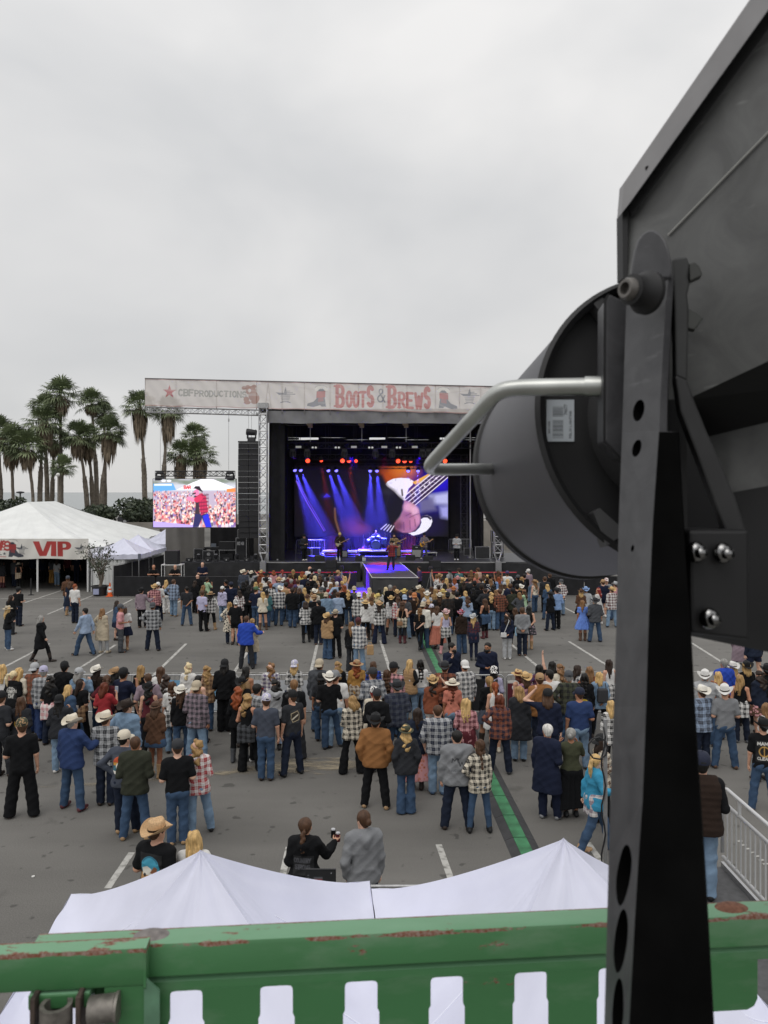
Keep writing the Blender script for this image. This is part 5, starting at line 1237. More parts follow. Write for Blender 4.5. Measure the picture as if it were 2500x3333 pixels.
def person(x, top, spec, face=0, D=None, z=0.0, h=None, zone='', group=None, label=None, yaw=None, tilt=0.0, rnd=None):
    """spec: sex arms leg | hair style/colour | hat/colour | top | bottom | shoes | extras   (photo column x, photo row of the head top)"""
    f = [q.strip() for q in spec.split('|')]; f += [''] * (7-len(f))
    sex, arms, leg = f[0].split()
    rr = random.Random(int(x*7+top))
    if top and not label and abs(face) < 100:            # nobody stands quite like their neighbour
        if arms == 'nn': arms = rr.choice(('nn','nn','nf','fn','ff','np','pn','xx','nb','hn'))
        if leg == 's': leg = rr.choice(('s','s','k','i','a','e'))
        face += rr.uniform(-16, 16)
    hs = h or ((1.66 if sex == 'f' else 1.79)+rr.uniform(-.03,.035))
    hat = f[2].split('/') if f[2] not in ('', '-') else None
    tall = hs*(1.0 if not hat else 1.035 if hat[0] in ('cowboy','wide','fedora') else 1.012)
    if D is None: D = F*(H-z-tall)/(top-HY)
    loc = Vector(((x-CX)*D/F, D, z)); s = hs/1.735
    if yaw is None: yaw = rr.choice((0,0,0,-25,25,-40,40)) if not hat else rr.choice((0,0,-20,20))
    rk = (sex, arms, leg, yaw, tilt); r = _rigs.setdefault(rk, Rig(sex, arms, leg, yaw, tilt))
    t = empty('person', loc, rz=-math.radians(face)+rr.uniform(-.10,.10)); wd = s*rr.uniform(.95, 1.10 if sex == 'm' else 1.07); t.scale = (wd, wd, s)
    def part(name, me, *ms): o = link(name, me, t); setmat(o, *ms); return o
    sk = SKIN[rr.choice((0,0,1,2,2,4)) if 'dark' not in f[6] else 3]
    part('body', body_mesh(r, ('body',)+rk), sk)
    if abs(face) > 40 or abs(yaw) > 50: [link('eye', eye_mesh(r, q, ('eye', q)+rk), t) for q in (-1,1)]
    tk = f[3].split('/'); kind = tk[0]
    if kind in 'PR': tm = m_plaid(tk[1], tk[2]); tw = '%s and %s plaid shirt' % (cw_(tk[1]), cw_(tk[2]))
    elif len(tk) > 2: tm = m_pattern('pattern_'+'_'.join(tk[1:]), tk[1], tk[2:]); tw = 'patterned %s %s' % (cw_(tk[1]), TOPW[kind])
    elif kind == 'J' and 'denim' in tk[1]: tm = m_denim(tk[1]); tw = cw_(tk[1])+' jacket'
    else: tm = m_cloth(tk[1]); tw = cw_(tk[1])+' '+TOPW[kind]
    tmesh = top_mesh(r, kind, ('top', kind)+(sex, arms, leg if leg == 'q' else '', tilt))
    part({'J': 'jacket', 'C': 'coat', 'D': 'dress', 'H': 'hoodie', 'V': 'vest'}.get(kind, 'shirt'), tmesh, tm)
    if kind == 'V': part('sleeves', top_mesh(r, 'N', ('top', 'N')+(sex, arms, '', tilt)), m_cloth('black'))
    bk = f[4].split('/'); bw = ''
    if bk[0]:
        dn = 'denim' in bk[1] or bk[1] in ('blue',)
        bm_ = m_pattern('pattern_'+'_'.join(bk[1:]), bk[1], bk[2:]) if len(bk) > 2 else m_denim(bk[1]) if dn else m_cloth(bk[1])
        part({'s': 'shorts', 'o': 'shorts', 'k': 'skirt', 'm': 'skirt', 'n': 'skirt', 'l': 'leggings'}.get(bk[0], 'trousers'), bottom_mesh(r, bk[0], ('bot', bk[0])+(sex, leg)), bm_)
        bw = ({'denim': 'blue', 'ldenim': 'light', 'ddenim': 'dark'}.get(bk[1], cw_(bk[1])))+' '+BOTW[bk[0]]
    sh = (f[5] or 's/dbrown').split('/'); sm = m_leather(sh[1])
    for i in (0,1): part('boot' if sh[0] == 'b' else 'shoe', shoe_mesh(r, i, sh[0], ('shoe', sh[0], i)+(sex, leg)), sm)
    hw = ''
    if f[1] not in ('', '-'):
        hk = f[1].split('/'); o = part('hair', hair_mesh(hk[0], rr.randint(0,1)), m_hair(hk[1])); o.location = r.headc; o.rotation_euler = (0, 0, -r.yaw); o.scale = (.89,.89,.93)
        hw = {'vlong': 'very long', 'mid': 'shoulder length', 'short': 'short', 'buzz': 'cropped', 'pony': 'ponytailed', 'bun': 'bunned', 'bob': 'bobbed', 'braid': 'braided'}.get(hk[0], hk[0])+' '+HW.get(hk[1], hk[1])+' hair'
        if 'beard' in f[6]: q = part('beard', beard_mesh(), m_hair(hk[1])); q.location = r.headc; q.rotation_euler = (0, 0, -r.yaw)
    hatw = ''
    if hat:
        hc = hat[1]; ms = (m_pattern('hat_'+'_'.join(hat[1:]), hc, hat[2:], 22) if len(hat) > 2 else m_felt(hc) if hc != 'straw' and hc != 'wheat' else mat('woven_'+hc, C[hc], .8, noise=.2, nscale=60), m_cloth('dbrown' if hat[0] not in ('cap','capback') else 'charcoal'))
        o = part('hat', hat_mesh(hat[0]), *(ms if hat[0] != 'beanie' else ms[:1])); o.scale = (.92,.92,.95); o.location = r.headc+r.rot(V(0,-.012,.043)); o.rotation_euler = (rr.uniform(-.02,.12)+(.05 if hat[0] == 'cowboy' else 0), rr.uniform(-.06,.06), -r.yaw)
        hatw = ('colourful ' if len(hat) > 2 else cw_(hc)+' ')+HATW[hat[0]]
    ex = f[6].split()
    for e in ex:
        if e.startswith('tie:'):
            q = e[4:].split('/'); part('tied_shirt', tied_mesh(), m_plaid(q[0], q[1]) if len(q) > 1 else m_denim(q[0]) if 'denim' in q[0] else m_cloth(q[0]))
    t['category'] = 'person'; t['group'] = group or 'concert goers watching the stage'
    who = {'f': 'woman', 'm': 'man'}[sex]
    aw = ARMW.get(arms[1]) or ARMW.get(arms[0]) or ''
    if label: t['label'] = label
    PEOPLE.append((t, who, tw, bw, hatw, hw, aw, zone, x, D, label is not None))
    FIGS.append((t, r, s)); return t, r, s
_rigs = {}
def world_of(t, p):                                     # a point of a figure (its own space) in the world
    M = Matrix.Translation(t.location) @ t.rotation_euler.to_matrix().to_4x4() @ Matrix.Diagonal((*t.scale, 1))
    return M @ Vector(p)
def back_print(t, r, kind, key, fn, rng_, name='print'):
    """a printed patch lying on the back of a top: the cloth's own faces, lifted 3 mm and coloured by fn(x, z)"""
    me = key; n = len(me.vertices); co = np.empty(n*3, np.float32); me.vertices.foreach_get('co', co); co = co.reshape(-1, 3)
    no = np.empty(n*3, np.float32); me.vertices.foreach_get('normal', no); no = no.reshape(-1, 3)
    m = len(me.loops); li = np.empty(m, np.int32); me.loops.foreach_get('vertex_index', li); q = li.reshape(-1, 4)
    x0, x1, z0, z1 = rng_; c = co[q].mean(1); nm = no[q].mean(1)
    sel = (c[:, 0] > x0) & (c[:, 0] < x1) & (c[:, 2] > z0) & (c[:, 2] < z1) & (nm[:, 1]*np.sign(nm[:, 1].sum()*0-1) > .15)
    q = q[sel]; u, inv = np.unique(q, return_inverse=True); q = inv.reshape(q.shape)
    P_ = co[u]; Nn = no[u]
    # refine each quad 3x3 so that lettering stays legible
    vs, qs = [], []; K = 3
    for a in q:
        p = P_[a]; nn = Nn[a]; b = len(vs)
        for j in range(K+1):
            for i in range(K+1):
                w = ((1-i/K)*(1-j/K), i/K*(1-j/K), i/K*j/K, (1-i/K)*j/K)
                vs.append(sum(p[k]*w[k] for k in range(4))+.003*sum(nn[k]*w[k] for k in range(4)))
        qs += [(b+j*(K+1)+i, b+j*(K+1)+i+1, b+(j+1)*(K+1)+i+1, b+(j+1)*(K+1)+i) for j in range(K) for i in range(K)]
    vs = np.array(vs); col = fn(vs[:, 0], vs[:, 2])
    link(name, np_mesh(name, vs, qs, [mat_attr('shirt_print')], True, col), t)
class Dot(Ras):
    def __init__(s, x, z, bg): s.u, s.v = np.asarray(x), np.asarray(z); s.c = np.empty((len(x), 3), np.float32); s.c[:] = bg; s.px = .006
# ---------------------------------------------------------------- who stands where (photo column, photo row of the head top, description, heading in degrees right of the stage)
def crowd(rows, group):
    for q in rows: person(q[0], q[1], q[2], face=q[3] if len(q) > 3 else 0, group=group, h=q[4] if len(q) > 4 else None)
GR, GO, GF = 'rear crowd behind the barricades', 'people standing about on the open asphalt', 'front crowd by the stage'
crowd([
 (8,2163,'f nf s|long/blond|-|K/white|j/navy'), (45,2184,'f nn s|pony/plat|-|L/black|j/charcoal'), (62,2174,'f ff s|mid/blond|-|L/cream|j/denim'),
 (113,2159,'m nn s|short/black|capback/lgrey|P/rust/brown|j/blue'), (141,2169,'m nn s|short/grey|cap/lavender|P/dgrey/lgrey|j/blue',10), (163,2201,'f ff s|curly/black|-|T/black|j/ddenim||tie:pink/white',20),
 (209,2154,'m nn s|short/black|cap/black|J/black|j/ddenim'), (257,2175,'f fc s|mid/grey|cap/lgrey|J/ldenim|j/denim',30), (316,2162,'f nn s|long/dbrown|cowboy/ivory|T/dbrown|j/denim',30), (376,2169,'f nf s|mid/black|cowboy/tan|L/charcoal|j/ddenim',15),
 (401,2175,'m nc s|short/black|cap/black|T/navy|j/ddenim',25), (458,2166,'f nn s|long/dblond|-|L/black|j/ddenim||tie:beige/black'), (482,2192,'m pp s|buzz/brown|-|T/mauve|j/navy'),
 (222,2230,'f ff s|mid/blond|-|J/denim|j/ddenim',15), (261,2211,'f ff s|long/dbrown|-|T/black|l/black||tie:brown/tan'), (193,2263,'f fc k|long/black|capback/black|J/charcoal|j/ldenim|s/white'), (68,2270,'f nf s|long/brown|-|J/charcoal|j/ddenim'), (3,2251,'m nf s|short/brown|cap/black|T/charcoal|j/charcoal'),
 (71,2340,'m fn a|short/brown|cap/olive/dolive/tan|T/black|w/black|s/brown',-10), (235,2321,'m nl s|short/grey|cowboy/hatcream|J/blue|j/denim|s/maroon',35), (344,2311,'m nn s|short/brown|cowboy/hatcream|P/charcoal/lgrey|j/ddenim|s/dbrown'),
 (340,2222,'f fu s|mid/auburn|-|T/red|j/ddenim'), (413,2273,'m nn s|short/brown|cowboy/dbrown|J/ldenim|j/denim'), (485,2217,'f nf s|wavy/black|cowboy/black|K/maroon|l/black'), (405,2379,'m hn s|short/black|cap/cream|L/slate|j/ddenim|s/tan',20), (440,2398,'m ff a|buzz/brown|-|J/dolive|j/denim|s/tan',10), (347,2198,'f nn s|pony/brown|-|T/maroon|j/ddenim'),
 (507,2276,'f ff s|mid/brown|fedora/brown|J/brown|n/denim|b/tan|dark'), (522,2171,'f nn s|long/brown|-|L/white|j/denim'), (540,2197,'f ff s|wavy/dbrown|-|P/black/white|j/ddenim'), (561,2219,'f nn s|vlong/brown|-|T/white|j/ldenim||tie:charcoal/white'), (590,2227,'f nf k|long/brown|cowboy/ivory|L/black|f/denim'),
 (614,2159,'f nn s|wavy/plat|-|L/white|j/denim'), (673,2168,'f nn s|wavy/dblond|-|P/brown/tan|j/denim'), (646,2199,'f nn s|bun/black|-|K/tan|j/denim'), (640,2218,'m nn a|short/brown|capback/beige|P/mauve/charcoal|j/ldenim|s/white'), (732,2147,'m ff s|mid/black|capback/black|J/black|w/black|s/brown'),
 (801,2171,'f nn s|long/black|-|K/tan|j/black||'), (788,2200,'f nn s|long/dblond|cowboy/black|T/black|l/black'), (776,2237,'f nn s|curly/ginger|-|L/black|l/black|b/dgrey'), (806,2260,'f fn z|wavy/dblond|-|K/black|f/black|s/tan|tie:black/dgrey',10), (835,2226,'m nf s|short/black|-|P/dgrey/lgrey|j/black|s/white',50),
 (881,2159,'f nn s|wavy/lbrown|-|P/white/purple|j/denim'), (896,2213,'f nn s|curly/black|-|H/lgrey|l/black|s/charcoal'), (866,2260,'m fn s|short/brown|cap/lavender/white|T/slate|j/denim|s/dbrown'), (578,2409,'m ff s|buzz/brown|cap/charcoal|T/black|j/denim|s/tan',-10), (643,2410,'f ff z|wavy/dblond|-|P/red/white|j/ldenim|s/black',-10),
 (510,2660,'m nn s|short/brown|cowboy/wheat|T/black|j/denim',8), (632,2706,'f nn s|long/blond|-|L/white|j/denim'),
 (959,2150,'f nn s|mid/blond|capback/lavender/white|P/black/white|j/black'), (1040,2147,'m nf s|short/brown|capback/beige|H/dgrey|j/denim|s/black'), (1100,2154,'f nn s|wavy/dblond|-|L/black|j/black'), (1161,2143,'f nn s|wavy/ginger|wide/tan|L/mustard|j/ddenim||tie:cream/brown'), (1216,2154,'f nn s|long/brown|-|P/royal/black|j/ddenim'), (1281,2157,'m nn s|short/brown|cap/black|P/pink/black|j/denim',15),
 (1334,2147,'f nh s|long/blond|-|V/tan|j/ldenim|s/tan',30), (1369,2148,'f nn s|vlong/black|-|N/white|j/ldenim|b/cream'), (957,2213,'m nn s|short/lbrown|-|T/black|w/charcoal'), (952,2248,'m nn s|short/brown|cap/black|T/charcoal|j/ddenim|s/black',-35),
 (1045,2190,'f ng k|vlong/black|capback/black|T/charcoal|j/denim'), (1073,2183,'m fn z|short/brown|cowboy/ivory|T/black|j/denim|s/charcoal'), (1092,2184,'m nn s|short/brown|cap/grey|T/white|j/ldenim'), (1213,2175,'m ff s|short/brown|cap/charcoal|P/slate/lgrey|j/ddenim'), (1260,2180,'f nn s|vlong/brown|-|T/dbrown|j/ddenim'),
 (1216,2236,'f nf s|pony/red|cap/white/black|L/cream|k/cream'), (1227,2244,'m ff s|buzz/brown|cap/charcoal|H/black|j/ddenim'), (1292,2210,'m ff s|buzz/dbrown|cowboy/charcoal|P/navy/slate|j/denim'), (1146,2266,'f fn a|bob/dblond|-|P/black/cream|f/black|s/tan'), (1222,2318,'m pp a|short/dbrown|cowboy/black|J/camel|j/black|s/tan',12),
 (1322,2352,'f pp s|wavy/blond|fedora/olive|J/charcoal|f/denim|s/black',-15), (1358,2306,'f nf s|long/dbrown|-|J/ddenim|m/pink/maroon/coral|b/dbrown',10), (993,2664,'f fl s|braid/brown|-|H/black|j/ddenim',10), (1183,2640,'m nn s|bun/brown|-|H/grey|j/ddenim'),
 (1408,2195,'f no s|wavy/dbrown|cowboy/straw/tan|L/rust|o/white|s/white',10), (1448,2149,'m nn s|short/brown|cowboy/charcoal|P/rust/black|j/ddenim'), (1473,2204,'f nn s|vlong/auburn|wide/hatcream|T/coral|j/ldenim'), (1513,2151,'m nn s|buzz/brown|capback/white|P/dgrey/white|j/dolive'),
 (1425,2296,'m nn s|buzz/brown|-|R/navy/lgrey|j/ldenim|s/denim'), (1517,2274,'f ff s|long/blond|-|P/pink/maroon|j/ddenim||tie:maroon'), (1488,2378,'m ng a|buzz/black|-|H/grey|j/ddenim|s/dbrown'), (1561,2409,'f nn s|vlong/brown|-|P/cream/black|l/denim|s/black'),
 (1593,2202,'f nn s|pony/dblond|-|L/black|k/slate|b/dbrown'), (1612,2221,'f nn s|pony/ginger|-|K/white|k/white|s/cream'), (1627,2263,'f nn a|vlong/auburn|-|P/rust/navy|j/ddenim|s/charcoal'), (1608,2170,'f nf s|wavy/black|capback/white/black|L/lavender|j/denim'), (1688,2174,'f nt s|wavy/auburn|wide/straw|K/white|o/white',-60),
 (1711,2185,'f nn s|mid/brown|cowboy/straw|P/purple/pink|j/denim'), (1690,2234,'f nn s|mid/dblond|-|C/charcoal|j/ldenim|s/black'), (1756,2164,'f nn s|long/black|-|P/maroon/purple|j/ddenim'), (1758,2193,'m nn s|short/brown|cap/tan|J/camel|j/ddenim|s/brown'), (1788,2181,'m nf s|short/black|-|T/white|j/denim'),
 (1823,2162,'f nn s|curly/lbrown|-|L/cream|j/denim'), (1851,2185,'m nn s|short/grey|cap/dgrey|P/olive/black|j/denim'), (1783,2244,'m on s|mid/brown|cap/black|L/navy|w/navy'), (1886,2240,'m nn s|buzz/brown|cap/navy|T/blue|j/ldenim',-10),
 (1781,2358,'m nf s|short/white|-|C/navy|j/navy|s/grey',40), (1859,2371,'f cc s|bun/grey|-|T/olive|m/black|s/black',10), (1880,2166,'f nn s|mid/dbrown|-|P/white/navy|j/denim',40), (1903,2192,'f nn s|vlong/black|-|L/black|j/ddenim'), (1920,2170,'f nn s|long/lbrown|-|T/rust|j/denim'), (1952,2188,'f nn s|mid/blond|-|J/ldenim|l/black'),
 (1984,2147,'f nf s|long/dbrown|-|K/white|j/denim||tie:black/white',-20), (1937,2455,'f vd w|pony/blond|-|J/turquoise|j/denim|b/tan|tie:mauve/white',80), (1958,2392,'f nf s|mid/dbrown|capback/black|P/cream/brown|j/black',60), (1990,2281,'f nn s|mid/blond|-|P/white/black|l/black'), (1798,2153,'f rn s|mid/black|-|J/black|j/black'),
 (2295,2177,'m nc s|short/grey|cowboy/white|H/lgrey|j/denim',40), (2357,2145,'m nn s|short/grey|-|J/royal|j/ddenim'), (2386,2151,'f nf s|long/blond|cowboy/white|K/white|j/denim',20), (2431,2149,'f nf s|mid/blond|cowboy/black|L/black|j/black',-20), (2339,2187,'f nn s|long/blond|-|J/rust|j/denim'),
 (2286,2227,'m ff s|short/brown|cowboy/ivory|P/slate/lblue|j/ddenim|s/dbrown'), (2360,2224,'m ff s|buzz/brown|cowboy/white|T/grey|j/denim|s/brown'), (2410,2198,'f nf s|long/dblond|-|K/black|j/ddenim|b/dgrey|tie:white/black',20), (2474,2184,'f nf s|curly/dbrown|-|J/ddenim|k/brown/pink',-10), (2499,2158,'m nn s|short/black|cowboy/black|J/black|j/black'), (2494,2290,'f no s|long/lbrown|-|T/white|j/ddenim',-20),
 (2484,2332,'m nf a|short/black|cowboy/black|T/black|j/denim|s/brown',10),
 (2410,2036,'f nn s|long/brown|-|C/mauve|j/denim|s/white',30), (2455,2040,'m nn s|short/brown|-|L/ddenim|s/navy|s/tan')], GR)
person(2283,2462,'m ff s|short/black|cap/navy|V/dbrown|j/ldenim|s/black',face=10,D=9.57,z=1.03,h=1.80,group='stage and event crew',label='man in brown puffer vest and navy cap standing on the camera platform')

crowd([
 (25,1968,'f nf s|long/blond|wide/beige|L/black|j/denim|s/white',60), (36,1937,'f nf s|mid/dbrown|-|J/black|j/charcoal|b/black',30), (60,1911,'m nn s|short/black|cap/black|T/black|j/ddenim|s/black|beard',20), (133,2003,'f vw w|mid/grey|-|C/black|l/black|b/dbrown',85), (221,1875,'m nn s|short/brown|cap/slate|J/brown|j/denim',-10), (228,1894,'f nf s|mid/brown|-|D/ddenim||b/tan',20),
 (244,1901,'m nn s|short/ginger|-|T/white|j/ddenim|s/dbrown',15), (278,1979,'m wv w|short/black|-|L/lblue|j/denim|s/black',-70), (333,1981,'f nn k|long/lbrown|-|C/beige|l/lgrey|s/beige'), (380,1955,'f nf s|long/dbrown|-|J/denim|k/navy',60), (392,1967,'m nf s|short/brown|cap/dgrey|T/pink|j/dgrey|s/charcoal',60), (406,1975,'f nf s|mid/brown|-|T/white|k/navy|s/tan',-40), (2400-1940,1911,'m nl s|short/black|cowboy/black|L/mauve|j/black|s/brown',15), (504,1899,'m ln s|short/brown|cowboy/straw|P/maroon/pink|j/ddenim',10), (515,1896,'m nf s|short/brown|cap/white|T/white|j/ddenim|s/dbrown',-15), (497,1962,'m hn s|short/brown|capback/dgrey|P/charcoal/lgrey|j/ddenim|s/dbrown'),
 (541,1888,'f nn s|long/blond|-|K/black|j/white|s/tan'), (565,1886,'m nn s|short/brown|-|P/slate/lblue|j/ldenim|s/tan',20), (608,1909,'m nn a|buzz/black|-|T/charcoal|j/denim|s/dbrown'), (643,1870,'m nn s|-|-|J/black|j/black',15), (635,1890,'f nf s|mid/dbrown|-|J/black|j/black',30), (675,1880,'f nc s|bun/dbrown|-|T/mint|j/denim',30), (662,1905,'f nn s|mid/lbrown|-|C/olive|j/charcoal',15), (658,1922,'m nf k|short/brown|-|T/lavender|j/black|s/black',20), (686,1922,'f nn a|long/black|wide/tan|P/black/white|l/black|b/tan'),
 (724,1909,'f nf s|mid/brown|cap/white|H/lavender|j/ldenim|s/white',20), (735,1887,'m nn s|buzz/black|-|T/black|j/ddenim||dark'), (752,1895,'m nf s|short/black|cap/navy|T/navy|j/ddenim',10), (748,1960,'f nn s|long/dblond|-|C/cream/charcoal|j/ddenim|s/charcoal',-20), (767,1952,'m nn s|short/black|capback/white/black|T/black|s/black|s/dbrown'), (803,2005,'m ng a|short/brown|-|J/royal|j/charcoal|s/black',10), (821,2013,'f nf s|bun/dblond|-|C/beige|j/denim|b/dbrown'), (779,1922,'f ff s|mid/dbrown|-|P/maroon/white|j/black',-10), (792,1893,'f nn s|mid/black|cowboy/black|L/black|j/black'),
 (834,1910,'m nn s|short/brown|cap/green|T/navy|j/denim|s/dbrown'), (855,1927,'f nn s|long/blond|-|L/cream|o/black|b/brown'), (868,1920,'f nf s|mid/lbrown|cowboy/black|J/teal|j/denim'), (910,1905,'m nn s|short/brown|cowboy/ivory|P/navy/white|j/denim|s/dbrown'), (931,1895,'m nn s|short/black|-|J/black|j/black'), (952,1914,'m ff s|short/dbrown|-|J/black|j/denim|s/black'),
 (995,1958,'f ff s|bob/dbrown|-|P/white/dgrey|l/black|b/black'), (1037,1954,'m ff s|short/black|-|H/black|j/ddenim|s/brown'), (1066,1992,'f nf s|mid/brown|cowboy/straw|J/tan|f/denim',20), (1092,1979,'m nn s|short/brown|fedora/beige|T/black|j/black|s/dbrown'), (1144,2024,'f ng s|long/lbrown|-|L/black|f/charcoal|s/dbrown',10), (1166,2011,'m gn s|short/brown|cap/maroon|P/slate/white|j/ldenim|s/blue'),
 (1001,1933,'f nf s|long/blond|cowboy/brown|J/denim|j/denim'), (1022,1914,'m nn s|short/brown|cowboy/ivory|L/cream|j/denim'), (1024,1933,'m nn s|short/brown|cowboy/tan|L/black|j/black'), (1062,1929,'m nn s|short/brown|capback/beige|J/ldenim|j/denim'), (1100,1927,'m nf s|short/brown|-|L/lblue|j/charcoal|s/dbrown',-15), (1134,1920,'f nn s|wavy/blond|-|L/black|j/denim|b/brown'), (1168,1929,'m nn s|short/brown|capback/white|P/charcoal/white|j/denim'), (1190,1950,'f nn s|mid/dbrown|wide/straw|L/white|l/black|b/dbrown'), (1235,1954,'f nn a|long/dbrown|cowboy/wheat|P/black/white|f/navy|s/black'), (1273,1937,'f nf a|long/black|cowboy/straw|P/lgrey/white|o/white|b/dbrown'), (1208,1939,'f nn s|mid/lbrown|fedora/brown|L/white|k/white|b/brown'), (1153,1909,'m nn s|short/brown|capback/beige|T/dgrey|j/ddenim'),
 (1310,1954,'f nn s|mid/brown|fedora/brown|K/black|l/charcoal|b/maroon|tie:cream/olive'), (1317,1937,'m nn a|short/brown|capback/lblue|T/dgrey|j/ldenim|s/dbrown'), (1366,1979,'f nn w|vlong/lbrown|-|T/black|l/black|s/black',15), (1378,1960,'m nn s|short/brown|capback/beige|L/ivory|j/denim'), (1405,1967,'f nf s|long/brown|cap/lavender/white|K/dbrown|j/denim',-10), (1424,1973,'f nn s|mid/brown|-|T/white|m/coral'),
 (1451,1980,'f nf s|mid/dblond|cowboy/pink/yellow/white|K/lavender|l/black|b/pink|tie:white/charcoal'), (1502,1982,'f nn s|short/brown|cowboy/red/pink/lavender|H/dbrown|w/denim'), (1542,1995,'f nn s|long/blond|cowboy/lgrey/white|P/navy/maroon|l/navy|s/charcoal|tie:navy'), (1579,1949,'f nn k|long/brown|-|K/black|l/black|b/maroon|tie:denim',-20), (1600,1928,'f nf s|wavy/blond|-|T/black|j/ldenim|b/black'), (1627,1918,'m nn s|short/brown|-|P/dbrown/rust|j/denim|s/brown',-15),
 (1651,1995,'f nn s|curly/dbrown|-|J/navy|j/lgrey|s/white',-10), (1677,1979,'f nn s|long/brown|-|L/black|l/black|b/tan'), (1700,1977,'m bb s|short/brown|-|L/grey|j/ddenim|s/brown'), (1722,1973,'f nn s|long/black|-|K/black|k/charcoal/mauve|b/tan'), (1669,1915,'m nn s|short/black|cap/black|J/dolive|j/black'), (1707,1918,'f tf s|curly/brown|-|T/mint|s/white',-60),
 (1720,1853,'m nn s|short/grey|cap/white|T/mauve|j/ldenim',-20), (1651,1859,'m dd s|short/brown|cap/purple|T/white|j/denim'), (1741,1885,'f nn s|long/lbrown|cowboy/tan|K/cream/brown/dgrey|j/denim',-15), (1774,1877,'m nn s|short/brown|-|L/charcoal|j/black|s/black',-10), (1790,1867,'m nn s|short/brown|-|J/black|j/black',-20), (1782,1902,'f nn s|mid/blond|-|J/denim|j/denim'), (1792,1923,'f nf s|mid/black|cowboy/charcoal|L/black|j/ddenim|b/black',-15), (1812,1910,'m nf s|short/brown|cowboy/charcoal|L/sky|j/black|s/black',-10), (1827,1886,'m nn s|short/grey|cap/dgrey|P/white/maroon|j/ldenim',-30),
 (1892,1915,'f nn s|mid/blond|cowboy/brown|J/brown|k/black|b/black'), (1907,1908,'m nn s|short/brown|cowboy/sky|L/lgrey|j/black'), (1897,1954,'f nn s|long/lbrown|-|D/cornflower||b/brown'), (1937,1943,'m ff s|short/grey|cowboy/charcoal|J/dgrey|j/denim|s/navy',-10), (1948,1914,'f nc s|curly/red|-|D/white||s/white',-20), (1963,1887,'m nn s|short/brown|cap/tan|T/navy|s/navy|s/white',-15), (1974,1882,'m nf s|short/brown|cap/white/red|T/grey|j/denim',200), (1992,1908,'m nf a|short/brown|cowboy/straw|P/white/maroon|j/ldenim|s/dbrown',-15), (2004,1891,'m nn s|short/brown|cowboy/lgrey|T/pink|j/denim')], GO)

